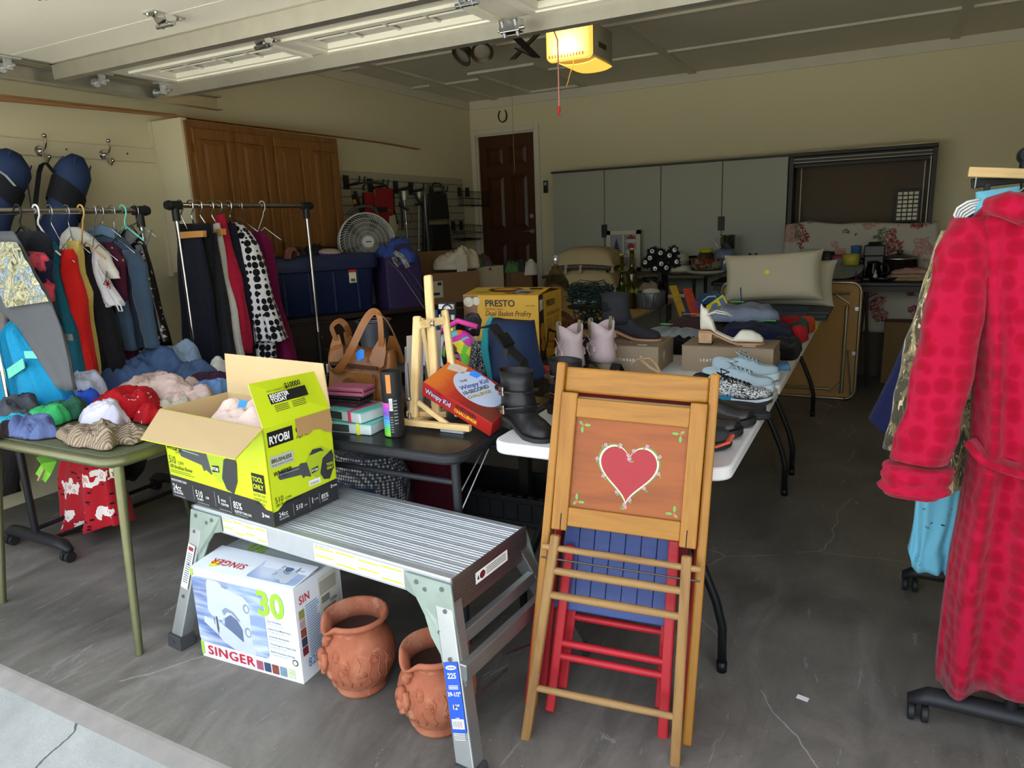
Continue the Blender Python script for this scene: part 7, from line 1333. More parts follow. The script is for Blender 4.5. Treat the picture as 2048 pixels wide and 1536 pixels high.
# ---- black buckled boots
def boot(name, lab, M, L, W, H_, om, sm, strapm=None, group=None, bx=.30, rx=.056, topfn=None, lift=None, heelh=.0, sole=.020):
    t = T(name, lab, 'boot', local=True, M=M, group=group)
    hp = [(0, .085), (.12, .10), (.38, .10), (.50, .085), (.65, .062), (.85, .045), (.95, .036), (1, .02)]; N = 20; rings = []; hwf = [(0, .35), (.06, .66), (.18, .78), (.38, .74), (.55, .85), (.72, 1), (.87, .9), (.96, .6), (1, .25)]
    zb_ = lambda k: (lift(k) if lift else heelh*(1-min(1, max(0, (k-.28)/.4)))**1.5)
    for i in range(N+1):
        k = i/N; hw = W/2*curve(hwf, k); b = zb_(k)+sole*.8; h = curve(hp, k); x = k*L
        rings.append([(x, hw*c, b+h*s) for c, s in ((-1, 0), (-1.02, .3), (-.85, .65), (-.55, .92), (0, 1), (.55, .92), (.85, .65), (1.02, .3), (1, 0))])
    MB().loft(rings).build('vamp', om, t, smooth=2, sub=1)
    s = []
    for i in range(N+1):
        k = i/N; hw = W/2*curve(hwf, k)*1.05+.002; b = zb_(k); x = lerp(-.004, L+.005, k); s.append([(x, -hw, b), (x, -hw, b+sole), (x, hw, b+sole), (x, hw, b)])
    MB().loft(s).build('sole', sm, t, smooth=True)
    if heelh: MB().loft([[(a, c, zz) for a, c in ((-.004+q, -W*.34+q), (L*.26-q, -W*.32+q), (L*.26-q, W*.32-q), (-.004+q, W*.34-q))] for zz, q in ((0, .004), (heelh+.002, 0))]).build('heel', sm, t, bevel=.003)
    n = 28; cx = L*bx; R_ = []; b0 = zb_(.1)+sole
    for k, sx in ((0, 1.12), (.25, 1.04), (.45, .96), (.7, .98), (1, 1.06)):
        z_ = b0+.035+(H_-b0-.035)*k; rr = []
        for j in range(n):
            a = 2*PI*j/n; tz = (topfn(a) if topfn else 0)*max(0, (k-.5)*2); rr.append((cx+rx*sx*1.12*cos(a)-.010*k, rx*sx*.80*sin(a), z_+tz))
        R_.append(rr)
    top = R_[-1]; R_.append([(cx-.010+(x-cx+.010)*.92, y*.92, z_-.004) for x, y, z_ in top]); R_.append([(cx-.010+(x-cx+.010)*.90, y*.90, z_-.09) for x, y, z_ in top])
    MB().loft(R_).build('shaft', om, t, smooth=2)
    return t
BKL = mat('202022', .42, var=.25, vs=10, bump=.4, bs=220); BKS = mat('2C2A28', .7)
def mboot(p, ang, z=zw): return Matrix.Translation((p[0], p[1], z)) @ Matrix.Rotation(ang, 4, 'Z')
def straps(t, rows):
    for z_, tilt, x0 in rows:
        pts = [(.088-.01+(.074)*1.12*cos(a), .062*sin(a), z_+tilt*cos(a)*.5) for a in [-PI*1.0+PI*1.25*k/10 for k in range(11)]]; MB().tube(pts, .01, flat=(.020, .005)).build('strap', BKL, t)
        MB().box(.070, .100, -.070, -.064, z_-.016, z_+.016).build('buckle', CHROME, t, bevel=.002)
B0 = V((-1.161,2.09,0.742)); hd = math.atan2(-.26, .30)
t = boot('buckled_boot', 'black leather ankle boot with two buckled straps at the near corner of the white table', mboot((-1.165, 2.15), -.55), .275, .10, .215, BKL, BKS, heelh=.032, sole=.014, bx=.32, rx=.064); straps(t, ((.150, .0, 0), (.085, .03, 0)))
MB().tube([(.02, 0, .24), (.012, 0, .275), (.03, 0, .27)], .01, flat=(.02, .004)).build('pull_tab', BKL, t)
t = boot('buckled_boot', 'second black buckled boot standing behind the first, partly hidden by the chair', mboot((-1.075, 2.36), -.5), .275, .10, .215, BKL, BKS, heelh=.032, sole=.014, bx=.32, rx=.064); straps(t, ((.150, .0, 0), (.085, .03, 0)))
# ---- pink western boots
PKB = mat('C4AFB0', .7, var=.10, vs=25, bump=.5, bs=60); SUE = mat('8A7C66', .9, var=.15, vs=30)
def wboot(p, ang, lab):
    t = boot('western_boot', lab, mboot(p, ang), .25, .09, .235, PKB, SUE, heelh=.022, sole=.012, bx=.36, rx=.068, topfn=lambda a: .018*abs(sin(a))-.022*abs(cos(a))**4, group='pair of pink western boots')
    for c in t.children:
        if c.name.startswith('vamp'): c.data.materials[0] = SUE; c['label'] = 'grey brown suede foot'
    for s in (-1, 1): MB().tube([(.08, s*.058, .185), (.08, s*.060, .262), (.08, s*.050, .268), (.08, s*.044, .21)], .01, flat=(.022, .004)).build('pull_strap', SUE, t)
    m = MB()
    for s in (-1, 1):
        for k in range(4): m.tube([(.08+(.034+.008*k)*sin(q*1.1)*.9, s*(.057-.0012*q), .085+.022*q+.004*k) for q in range(5)], .0016, 4).tube([(.08-(.034+.008*k)*sin(q*1.1)*.9, s*(.057-.0012*q), .085+.022*q+.004*k) for q in range(5)], .0016, 4)
    m.build('stitching', mat('D8C4C4', .6), t); return t
wboot((-1.30, 2.98), -.75, 'pink western boot with cream stitching, nearer of the pair'); wboot((-1.20, 3.12), -.75, 'pink western boot with cream stitching, farther of the pair')
# ---- shoe boxes
SBX = mat('96836B', .8, var=.04); SBT = mat('8C7A63', .8, var=.04)
def sbox(x0, y0, rot, lab, w, d, h, words, circ):
    t = T('shoe_box', lab, 'shoe box', (x0, y0, zw), rot, local=True); b = MB().box(0, w, 0, d, 0, h).build('box', SBX, t, bevel=.0015); MB().loft([[(x, y, h+o) for x, y in ((-.002, -.002), (w+.002, -.002), (w+.002, d), (-.002, d))] for o in (0, .003)]).build('lid', SBT, t, bevel=.001)
    F = frame((0, -.0008, 0), (1, 0, 0), (0, 0, 1))
    for s, x in words: text(s, .018, WHITE, F @ Matrix.Translation((x, h*.42, 0)), b, bold=.02, sp=1.45)
    if circ: FE_ = frame((w+.0008, 0, 0), (0, 1, 0), (0, 0, 1)); flat([ell(d*.35, h*.52, .022, .026)], mat('C9BFB0', .6), FE_, b, 'logo'); flat([R(d*.35-.018, h*.52-.004*k-.004, d*.35+.018, h*.52-.004*k-.002) for k in range(5)], SBX, FE_, b, 'logo_line', .0009)
    FT = frame((0, 0, h+.003), (1, 0, 0), (0, 1, 0)); text('VAT', .03, mat('D8D0C0', .6), FT @ Matrix.Translation((w*.30, d*.30, .0)), b, sp=1.5); flat([R(w*.66, .02, w*.80, .045)], PAPER, FT, b, 'sticker', .0008); return t
sbox(-.805, 3.235, .015, 'right hand brown shoe box carrying the white heeled shoe', .405, .24, .118, (('LEATHER', .085), ('FOOTWEAR', .225)), False)
sbox(-1.205, 3.13, .03, 'left hand brown shoe box carrying the black ankle boot', .315, .30, .122, (('FOOTWEAR', .075),), True)
# white heeled shoe on its box
WLT = mat('DCD6C4', .4, var=.04, bump=.1, bs=200); NAT = mat('B08460', .6, var=.1); HLW = wood('A8855F', 'C4A078', 1, 20, 8, .5)
lf_ = lambda k: .052*max(0, 1-max(0, (k-.18)/.42))**1.3 if k > .18 else .052
z1 = zw+.123; toe = (-0.444,3.277,0.866)
M = Matrix.Translation((-.455, 3.33, z1)) @ Matrix.Rotation(.10, 4, 'Z') @ Matrix.Translation((-.285, 0, 0))
t = T('heeled_shoe', 'cream leather heeled shoe with an ankle strap on the right shoe box', 'shoe', local=True, M=M); L_, Wd_ = .285, .082; hwf = [(0, .34), (.05, .62), (.18, .70), (.38, .62), (.5, .74), (.70, 1), (.85, .92), (.95, .62), (1, .22)]
def upr(k0, k1, hp, opn, nm):
    rings = []
    for i in range(15):
        k = lerp(k0, k1, i/14); hw = Wd_/2*curve(hwf, k); b = lf_(k)+.010; h = curve(hp, k); o = 1 if opn(k) else 0; x = k*L_; rings.append([(x, -hw, b), (x, -hw, b+h*.4), (x, -hw*.8, b+h*.8), (x, -hw*.5, b+h), (x, -hw*.4, lerp(b+h, b+h*.6, o)), (x, 0, lerp(b+h*1.05, b+.006, o)), (x, hw*.4, lerp(b+h, b+h*.6, o)), (x, hw*.5, b+h), (x, hw*.8, b+h*.8), (x, hw, b+h*.4), (x, hw, b)])
    MB().loft(rings).build(nm, WLT, t, smooth=2, sub=1)
upr(.0, .26, [(0, .120), (.10, .112), (.19, .060), (.26, .014), (1, .01)], lambda k: k > .04, 'heel_counter'); upr(.52, 1, [(0, .01), (.52, .012), (.64, .056), (.8, .054), (.93, .038), (1, .018)], lambda k: k < .64, 'toe_cap'); upr(.24, .54, [(0, .012), (1, .012)], lambda k: True, 'shank')
s = []
for i in range(23): k = i/22; hw = Wd_/2*curve(hwf, k)*1.04+.001; b = lf_(k); x = lerp(-.003, L_+.004, k); s.append([(x, -hw, b), (x, -hw, b+.010), (x, hw, b+.010), (x, hw, b)])
MB().loft(s).build('sole', NAT, t, smooth=True); MB().loft([[(a, c, zz) for a, c in ((-.003+q, -.032), (.060-q, -.032), (.060-q, .032), (-.003+q, .032))] for zz, q in ((.004, .002), (.054, 0))]).build('block_heel', HLW, t, bevel=.003); MB().box(-.003, .060, -.033, .033, 0, .005).build('heel_tip', BLACK, t)
s = []
for i in range(12): k = lerp(.55, 1, i/11); hw = Wd_/2*curve(hwf, k)*1.03; x = k*L_; s.append([(x, -hw, lf_(k)-.005), (x, -hw, lf_(k)), (x, hw, lf_(k)), (x, hw, lf_(k)-.005)])
MB().loft(s).build('lug_sole', BLACK, t); MB().tube([(.03, -.024, .135), (.07, -.036, .150), (.115, -.034, .142), (.135, 0, .130), (.115, .034, .142), (.07, .036, .150), (.03, .024, .135)], .01, flat=(.016, .004)).build('ankle_strap', WLT, t)
# black ankle boot on its box
NUB = mat('26272B', .85, var=.12, vs=12, bump=.2, bs=400); z1 = zw+.127
M = Matrix.Translation((-.925, 3.30, z1)) @ Matrix.Rotation(-.10, 4, 'Z') @ Matrix.Translation((-.29, 0, 0)); lf2 = lambda k: .034*max(0, 1-max(0, (k-.24)/.35))**1.3
t = boot('ankle_boot', 'black nubuck ankle boot with a tan sole on the left shoe box', M, .29, .09, .225, NUB, NAT, lift=lf2, sole=.010, bx=.21, rx=.064)
MB().loft([[(a, c, zz) for a, c in ((-.003, -.03), (.068, -.03), (.068, .03), (-.003, .03))] for zz in (.004, .036)]).build('heel', HLW, t, bevel=.003)
s = []
for i in range(12): k = lerp(.5, 1, i/11); hw = .0425*curve(hwf, k)*1.05; x = k*.27; s.append([(x, -hw, lf2(k)-.006), (x, -hw, lf2(k)), (x, hw, lf2(k)), (x, hw, lf2(k)-.006)])
MB().loft(s).build('lug_sole', BLACK, t); MB().loft([[(.045+x, -.0425, z_) for x, z_ in ((-.012, .09), (.012, .09), (.018, .20), (-.018, .20))], [(.045+x, -.0405, z_) for x, z_ in ((-.012, .09), (.012, .09), (.018, .20), (-.018, .20))]]).build('elastic_gore', mat('1A1A1C', .9, bump=.5, bs=300), t)
# strappy sandals in front of the left box
t = T('strappy_sandal', 'tan strappy sandal lying in front of the left shoe box', 'sandal', (-0.955,3.145,0.742)); TAN = mat('C4A27C', .5)
MB().tube([(-0.97,2.98,0.814), (-0.939,2.98,0.839), (-0.88,2.97,0.848), (-0.85,2.96,0.825), (-0.824,2.95,0.784)], .006, flat=(.012, .003)).tube([(-0.93,3,0.849), (-0.917,2.98,0.831), (-0.876,2.96,0.808), (-0.833,2.95,0.79)], .006, flat=(.012, .003)).build('strap', TAN, t); MB().prism([(-.98+.07*cos(a), 2.98+.03*sin(a)) for a in [2*PI*k/20 for k in range(20)]], zw, zw+.012).build('footbed', TAN, t)
t = T('black_wedge_sandal', 'black sandal with a paper tag beside the tan strappy one', 'sandal', (-0.966,3.028,0.742)); MB().loft([[(-1.07+x, 2.90+y, zw+z_) for y, z_ in ((-.035, 0), (.035, 0), (.03, h_), (-.03, h_))] for x, h_ in ((-.11, .05), (-.05, .045), (.02, .035), (.08, .02), (.11, .012))]).build('footbed', mat('141414', .7), t, bevel=.006); MB().tube([(-1.02, 2.865, zw+.03), (-1.01, 2.90, zw+.085), (-1.0, 2.94, zw+.03)], .02, flat=(.05, .005)).build('band', mat('101010', .7), t); MB().box(-1.0, -.985, 2.862, 2.864, zw+.04, zw+.065).build('tag', PAPER, t)
heap('dark red and brown bag crumpled behind the wooden chair top', 'bag', (-1.363,3.145,0.742), .09, .06, .05, mat('3A2C2C', .6, var=.4, vs=40), 50, name='crumpled_bag')
one(MB().tube([(-1.398,2.958,0.77), (-1.322,2.933,0.77)], .02, 10), 'red_pouch', mat('A82A28', .6), 'small red pouch showing above the wooden chair corner', 'pouch', smooth=2)
# ================================================================ DESK ALONG THE LEFT WALL
TOTE = mat('182242', .45, var=.12, vs=5); TL = T('storage_tote', 'large dark blue plastic tote with hats on top, nearest on the dark desk', 'storage tote', local=True, M=MD @ Matrix.Translation((-.12, .03, 0)))
W2, D2, H2 = .84, .46, .43
rr_ = lambda e, z, r=.07: [(x, y, z) for x, y in rrect(e, e, W2-e, D2-e, r, 5)]
MB().loft([rr_(.055, 0), rr_(.045, .01), rr_(.025, .30), rr_(.02, .335)]).build('tub', TOTE, TL, smooth=True)
MB().loft([rr_(.012, .315), rr_(-.002, .318), rr_(-.006, .36), rr_(.002, H2-.01), rr_(.006, H2)]).build('lid', TOTE, TL, smooth=True, bevel=.004)
for x in (.12, .30, .48, .66): MB().box(x, x+.02, .02, .034, .02, .32).build('rib', TOTE, TL, bevel=.004)
flat([R(0, 0, .055, .095)], mat('D8D2B8', .5), frame((.60, .014, .22), (1, 0, 0), (0, 0, 1)), TL, 'label', .001); flat([R(0, .075, .055, .095)], mat('C02A2A', .5), frame((.60, .014, .22), (1, 0, 0), (0, 0, 1)), TL, 'label', .0016); flat([R(.012, .008, .045, .03)], mat('5A5A40', .5, var=.6, vs=200), frame((.60, .014, .22), (1, 0, 0), (0, 0, 1)), TL, 'barcode', .0016)
ht = T('black_hat', 'black wide brimmed hat lying on the blue tote', 'hat', (-3.75,4.092,1.282)); c = V((-3.72,4.117,1.31)); MB().lathe([(.17, .03), (.175, .034), (.12, .012), (.085, .01), (.075, .06), (.05, .075), (.0, .078)], 28, Matrix.Translation((c.x-.1, c.y, c.z-.04)) @ Matrix.Rotation(.15, 4, 'X')).build('hat_body', mat('17171A', .85), ht, smooth=True)
st_ = T('straw_hat', 'pale straw hat with a purple band on the blue tote', 'hat', (-3.7,4.087,1.256)); c = V((-3.66,4.054,1.261)); STW = mat('B5A67E', .8, var=.25, vs=60, bump=.5, bs=120); Mx = Matrix.Translation((c.x, c.y+.04, c.z-.015)) @ Matrix.Rotation(.08, 4, 'Y')
MB().lathe([(.17, .0), (.172, .005), (.10, .012), (.085, .018), (.080, .055), (.05, .072), (.0, .074)], 28, Mx).build('hat_body', STW, st_, smooth=True); MB().lathe([(.0865, .014), (.083, .045)], 28, Mx).build('hat_band', mat('5A3C9A', .6), st_, smooth=True)
sd_ = T('wedge_sandals', 'pair of brown wedge sandals on the near end of the blue tote', 'sandals', (-3.7,3.791,1.273)); c = V((-3.62,3.627,1.272))
for k, m_ in enumerate(('8A5A48', '3A2A28')): MB().tube(spl([c+V((0, .05*k, 0)), c+V((0, .02+.05*k, .05)), c+V((.0, .05+.06*k, .07)), c+V((0, .09+.06*k, .02))]), .012, 8, flat=(.05, .012)).build('sandal', mat(m_, .6, var=.3), sd_)
# purple reusable bag, blue cloth on top
pbm = mat('2E2048', .7, var=.1, vs=5, bump=.3, bs=20); pgb = T('purple_shopping_bag', 'dark purple reusable bag between the blue tote and the cardboard carton', 'bag', local=True, M=MD @ Matrix.Translation((.76, .02, 0)))
MB().loft([[(x, y, z) for x, y in rrect(e, e, .30-e, .30-e, .02)] for z, e in ((0, .01), (.2, .0), (.385, .008))]).build('body', pbm, pgb, smooth=True); MB().loft([[(x, y, z) for x, y in rrect(.02, .02, .28, .28, .02)] for z in (.3855, .3856)]).build('opening', BLACK, pgb)
MB().tube(spl([(.08, 0, .38), (.10, -.004, .46), (.2, -.004, .46), (.22, 0, .38)]), .01, flat=(.03, .003)).build('handle', pbm, pgb)
BLC = fab('354A90'); q = MD @ V((.92, .18, .33)); heap('bright blue cloth spilling out of the purple bag', 'cloth', q, .19, .13, .15, BLC, 31, name='blue_cloth')
def carton(s, t_, w, d, h, lab, m, flaps=(1, 1, 1, 1), z0=0, rot=0):
    r = T('cardboard_box', lab, 'box', local=True, M=MD @ Matrix.Translation((s, t_, z0)) @ Matrix.Rotation(rot, 4, 'Z')); shell(r, w, d, h, .004, m, m); MB().box(.004, w-.004, .004, d-.004, 0, .004).build('bottom', m, r)
    fl = [((0, 0, h), (w, 0, h), (w-.01, -d*.30, h-.10), (.01, -d*.30, h-.10)), ((w, 0, h), (w, d, h), (w+.10, d-.01, h+.02), (w+.10, .01, h+.02)), ((w, d, h), (0, d, h), (.01, d+.02, h+.16), (w-.01, d+.02, h+.16)), ((0, d, h), (0, 0, h), (-.09, .01, h-.03), (-.09, d-.01, h-.03))]
    for f, on in zip(fl, flaps):
        if on: flap(r, f, m, m, .003)
    return r
CB1, CB2, CB3 = mat('6A4E30', .85, var=.08), mat('8C7F68', .85, var=.06), mat('5C442A', .85, var=.08)
r = carton(1.10, .03, .46, .34, .24, 'brown shipping carton with a white label and raised back flap', CB1, (0, 0, 1, 1))
stl_ = flat([R(.02, .05, .13, .18)], mat('9C9684', .6), frame((0, -.001, 0), (1, 0, 0), (0, 0, 1)), r, 'shipping_label', .0008); flat([R(.085, .145, .12, .17), R(.04, .07, .10, .09)], INK, frame((0, -.001, 0), (1, 0, 0), (0, 0, 1)), stl_, 'print', .0014)
carton(1.58, .10, .26, .28, .26, 'pale grey open box beyond the shipping carton', CB2, (0, 0, 0, 1)); carton(1.88, .06, .22, .26, .20, 'small brown box at the far end of the dark desk', CB3, (0, 0, 0, 0))
for (s, t_, z, rx, ry, h, c, sd, lab) in ((1.45, .20, .25, .19, .15, .13, 'A8A08C', 33, 'cream crumpled cloth heaped on the shipping carton'), (1.55, .16, .25, .10, .08, .08, '3F6A34', 34, 'green cloth tucked under the cream one'), (1.66, .24, .22, .14, .12, .09, '4A3A3E', 35, 'dark red brown cloth on the grey box'), (1.98, .18, .19, .13, .11, .07, '2C2A2E', 36, 'dark knitted cloth on the small brown box'), (1.93, .12, .19, .07, .06, .06, '3A5A34', 37, 'scrap of green cloth on the small brown box'), (2.08, .10, .16, .09, .08, .08, '9C988C', 38, 'white plastic bag at the far end of the dark desk')):
    heap(lab, 'cloth' if 'bag' not in lab else 'bag', MD @ V((s, t_, z)), rx, ry, h, fab(c), sd, rot=.4, name='crumpled_cloth', fold=1.3)
one(MB().box(0, .09, 0, .003, 0, .13, M=Matrix.Translation((MD @ V((1.36, .02, .24)))) @ Matrix.Rotation(1.0, 4, 'Z')), 'paper_tag', mat('A8A28E', .7), 'cream paper tag standing on the shipping carton', 'tag')
# ---- the round fan
fn = T('round_fan', 'grey round floor fan with a spiral grille standing behind the blue tote', 'fan', (-3.78,4.585,1.126)); FC = V((-3.68,4.574,1.349)); dirf = V((.80, -.55, .10)).normalized(); MFN = dirf.to_track_quat('Z', 'Y').to_matrix().to_4x4(); MFN.translation = FC; FG_ = mat('C0C2B8', .4, var=.05); Rf = .235
MB().lathe([(Rf*.80, -.13), (Rf*.93, -.11), (Rf*.98, -.05), (Rf*.98, -.035), (Rf*.95, -.03), (Rf*1.0, 0), (Rf*.985, .015), (Rf*.955, .018), (Rf*.94, 0), (Rf*.92, -.10)], 48, MFN).build('drum', FG_, fn, smooth=True)
g_ = MB()
for k in range(56):
    a0 = 2*PI*k/56; g_.tube([(r*cos(a0+(r/Rf)**1.2*.8), r*sin(a0+(r/Rf)**1.2*.8), .016-.010*(r/Rf)**2) for r in (Rf*.2, Rf*.4, Rf*.6, Rf*.8, Rf*.95)], .0016, 4, M=MFN)
for r in (.35, .5, .65, .8): g_.tube([(Rf*r*cos(a), Rf*r*sin(a), .018-.010*r**2) for a in [2*PI*j/40 for j in range(41)]], .0016, 4, M=MFN)
o = g_.build('grille', FG_, fn, smooth=2); o['kind'] = 'stuff'; MB().cyl((0, 0, .012), (0, 0, .030), Rf*.22, Rf*.19, 28, M=MFN).build('hub', FG_, fn, smooth=True); flat([R(-.022, -.004, .022, .004)], INK, MFN @ Matrix.Translation((0, 0, .0305)), fn, 'badge')
MB().lathe([(.001, -.06), (Rf*.9, -.06)], 24, MFN).build('dark_back', mat('2A2C28', .8), fn)
for k in range(5): a = 2*PI*k/5; MB().grid(lambda u, v: (lerp(.04, Rf*.85, u)*cos(a+v*.9), lerp(.04, Rf*.85, u)*sin(a+v*.9), -.05+.03*v), 5, 4, M=MFN).build('blade', mat('5A5C56', .5), fn, smooth=2)
top = FC+V((0, 0, Rf)); MB().tube(spl([top+V((-.10, -.09, -.02)), top+V((-.06, -.05, .03)), top+V((.0, .02, .045)), top+V((.03, .09, .02)), top+V((.03, .12, -.02))]), .012, 8).build('carry_handle', mat('3A3C38', .5), fn, smooth=2)
MB().box(FC.x-.16, FC.x+.05, FC.y-.14, FC.y+.14, .852, FC.z-Rf+.03).build('base', FG_, fn, bevel=.02)
# small log stool by the desk
sl = T('log_stool', 'small rustic log stool in front of the dark desk', 'stool', (-4.54,4.644,0)); LG_ = wood('6A5236', '8C7250', 2, 12, 8, .7); c = V((-3.60, 3.47, 0))
MB().box(c.x-.16, c.x+.14, c.y-.12, c.y+.12, .50, .54).build('seat', LG_, sl, bevel=.015, seg=3); [MB().cyl((c.x+a*.11, c.y+b*.08, .5), (c.x+a*.15, c.y+b*.11, 0), .022).build('leg', LG_, sl, smooth=True) for a in (-1, 1) for b in (-1, 1)]
wb = T('wire_bin', 'grey wire bin in the shade behind the easel', 'bin', (-3.438,4.744,0.45)); MB().tube([(a_, b_, c_) for a_, b_, c_ in [(-2.62+.10*cos(t), 3.25+.10*sin(t), .93) for t in [2*PI*k/24 for k in range(25)]]], .006, 6).lathe([(.095, .92), (.075, .70)], 24, Matrix.Translation((-2.62, 3.25, 0))).build('basket', mat('5A5C60', .4, .5), wb, smooth=2)
one(MB().loft([[(-2.62+r*cos(a), 3.25+r*sin(a), z) for a in [2*PI*k/16 for k in range(16)]] for r, z in ((.14, 0), (.13, .70))]), 'dark_drum', mat('1C1A1A', .7), 'dark drum under the wire bin behind the card table', 'drum')

# ================================================================ PLYWOOD TABLE
zp = .7405
def pil(lab, c, rx, ry, h, m, name='pillow', M=None, n=26, cat='pillow', parent=None):
    M = M or Matrix.Translation(c); mb = MB(); N = n
    def f(u, v, s):
        x, y = 2*u-1, 2*v-1; k = max(0, (1-x**4)*(1-y**4))**.42; px = x*(1-.06*(1-y*y)*-1*0-.05*(1-abs(y))*0); e = 1-.07*(1-y*y)*abs(x)**3; e2 = 1-.07*(1-x*x)*abs(y)**3
        return (x*rx*e, y*ry*e2, s*h*(k+.04*fbm((x*2, y*2, c[0]*3+s)))*.5)
    mb.grid(lambda u, v: f(u, v, 1), N, N, M); mb.grid(lambda u, v: f(1-u, v, -1), N, N, M)
    if parent: return mb.build(name, m, parent, smooth=2)
    return one(mb, name, m, lab, cat, smooth=2)
BOT = glass('8F8E2A', .05); BOT2 = glass('7E8B2A', .05)
def bottle(p, lab, m, r, h, nr, nh, cap=None):
    t = T('glass_bottle', lab, 'bottle', p, local=True); MB().lathe([(.001, .004), (r*.9, 0), (r, .006), (r, h-nh-.035), (r*.85, h-nh-.012), (nr*1.3, h-nh+.01), (nr, h-nh+.03), (nr, h-.012), (nr*1.35, h-.010), (nr*1.35, h)], 24, cap=False).build('glass', m, t, smooth=2)
    if cap: MB().cyl((0, 0, h-.012), (0, 0, h+.01), nr*1.1).build('cork', cap, t, smooth=True)
    return t
bottle((-1.771,5.472,0.74), 'taller yellow glass bottle standing nearer the wood edge', BOT, .044, .47, .017, .16, mat('B9A850', .5)); bottle((-1.906,5.62,0.74), 'slimmer yellow green bottle left of the taller yellow one', BOT2, .030, .42, .015, .20, mat('B9A850', .5)); bottle((-2.101,5.809,0.74), 'thin clear vase with a narrow neck left of the yellow bottles', glass('B8B48C'), .022, .38, .010, .22)
cl = T('glass_cloche', 'clear glass bell shaped cloche with a round knob behind the fryer carton', 'cloche', local=True, M=Matrix.Translation((-2.045, 4.6, zp)) @ Matrix.Scale(1.34, 4, (0, 0, 1))); GL = glass('E8EAE0', .02)
MB().lathe([(.125, 0), (.127, .06), (.115, .14), (.085, .22), (.045, .275), (.016, .30), (.012, .315)], 32).lathe([(.122, .0), (.124, .06), (.112, .14), (.082, .22), (.042, .272), (.010, .296)], 32).build('dome', GL, cl, smooth=2); MB().sph((0, 0, .333), (.021, .021, .026), 16).build('knob', mat('C9CBD0', .1, .7), cl, smooth=2)
cp_ = T('striped_cushion', 'cream cushion with black woven zigzag bands and tassels, upper of two', 'cushion', (-2.318,5.9,1.063)); CUC = mat('9C8C68', .9, var=.05, bump=.3, bs=300)
ZIG = NT('zigzag_band'); w_ = ZIG.vor(ZIG.co((1, 1, 1)), 60, rnd=.1); ZIG = ZIG.fin(ZIG.ramp(w_, [(.32, '1A1A1E'), (.5, '6E6A5C')], True), .9)
for nm_, lab, zz, cx_, root in (('a', None, 1.08, -2.32, cp_), ('b', 'cream cushion with zigzag bands, lower of two', .90, -2.30, None)):
    if root is None: root = T('striped_cushion', lab, 'cushion', (cx_, 5.9, .83))
    c_ = (cx_, 5.95, zz); N = 26
    def f(u, v, s, e=1):
        x, y = 2*u-1, 2*v-1; k = max(0, (1-x**4)*(1-y**4))**.42; return (c_[0]+x*.29*(1-.05*(1-y*y)*abs(x)**3), c_[1]+y*.20, c_[2]+s*(.145 if s > 0 else .06)*k*e-.02*x*x)
    MB().grid(lambda u, v: f(u, v, 1), N, N).build('cushion_top', CUC, root, smooth=2); MB().grid(lambda u, v: f(1-u, v, -1), N, N).build('cushion_band', ZIG, root, smooth=2)
    for x in (-.30, .0, .28, -.14): MB().sph((cx_+x, 5.75 if abs(x) < .2 else 5.78, zz-.02), .016).tube([(cx_+x, 5.74 if abs(x) < .2 else 5.77, zz-.02), (cx_+x, 5.735 if abs(x) < .2 else 5.765, zz-.075)], [.008, .018], 8).build('tassel', CUC, root, smooth=2)
lb = T('blue_cooler_box', 'white and blue flat box under the striped cushions', 'box', (-2.5, 5.9, .74)); MB().box(-2.54, -2.0, 5.72, 6.15, .741, .775).build('lid', mat('5F8BAA', .5), lb, bevel=.004); MB().box(-2.53, -2.02, 5.715, 5.72, .742, .77).build('front_stripe', mat('B9C4C8', .5), lb)
wr = T('light_string_bundle', 'bundle of dark green fairy lights on a black wire stand', 'string lights', (-1.98, 4.35, zp)); rr = random.Random(8); GRN = mat('15302A', .4, var=.2, vs=40)
mb = MB()
for k in range(260):
    a = rr.random()*6.283; r = .165*rr.random()**.45; z = zp+.16+.13*rr.random(); c_ = V((-1.73+r*cos(a), 4.46+r*.75*sin(a), z)); d_ = V((rr.random()-.5, rr.random()-.5, rr.random()-.5)).normalized()*.020; mb.tube([c_-d_, c_+d_*.4, c_+d_], [.0035, .005, .0015], 5)
for k in range(120):
    a = rr.random()*6.283; r = .12*rr.random()**.5; z = zp+.02+.10*rr.random(); c_ = V((-1.73+r*cos(a), 4.46+r*.75*sin(a), z)); d_ = V((rr.random()-.5, rr.random()-.5, rr.random()-.5)).normalized()*.020; mb.tube([c_-d_, c_+d_*.4, c_+d_], [.0035, .005, .0015], 5)
for k in range(14):
    a = rr.random()*6.283; mb.tube([(-1.73+(.15-.004*k)*cos(a+q*.7), 4.46+(.11)*sin(a+q*.7), zp+.15+.012*k+.01*sin(q*2)) for q in range(9)], .0022, 4)
o = mb.build('bulbs', GRN, wr, smooth=2); o['kind'] = 'stuff'
MB().cyl((-1.73, 4.46, zp+.135), (-1.73, 4.46, zp+.145), .16, .165, 32).cyl((-1.73, 4.46, zp), (-1.73, 4.46, zp+.14), .008).cyl((-1.73, 4.46, zp), (-1.73, 4.46, zp+.008), .12).build('tiered_stand', BLACK, wr, smooth=True)
cm = T('brown_rattan_box', 'brown wooden box handle beside the fryer carton', 'box', (-1.62, 4.0, .742)); RB_ = wood('4A2A16', '6A3E22', 0, 10, 8)
MB().box(-1.80, -1.60, 3.75, 3.95, .742, .88).build('crate', RB_, cm, bevel=.004); MB().tube(spl([(-1.58, 3.76, .76), (-1.575, 3.76, .86), (-1.62, 3.76, .92), (-1.70, 3.76, .93)]), .01, flat=(.03, .012)).build('handle', RB_, cm)
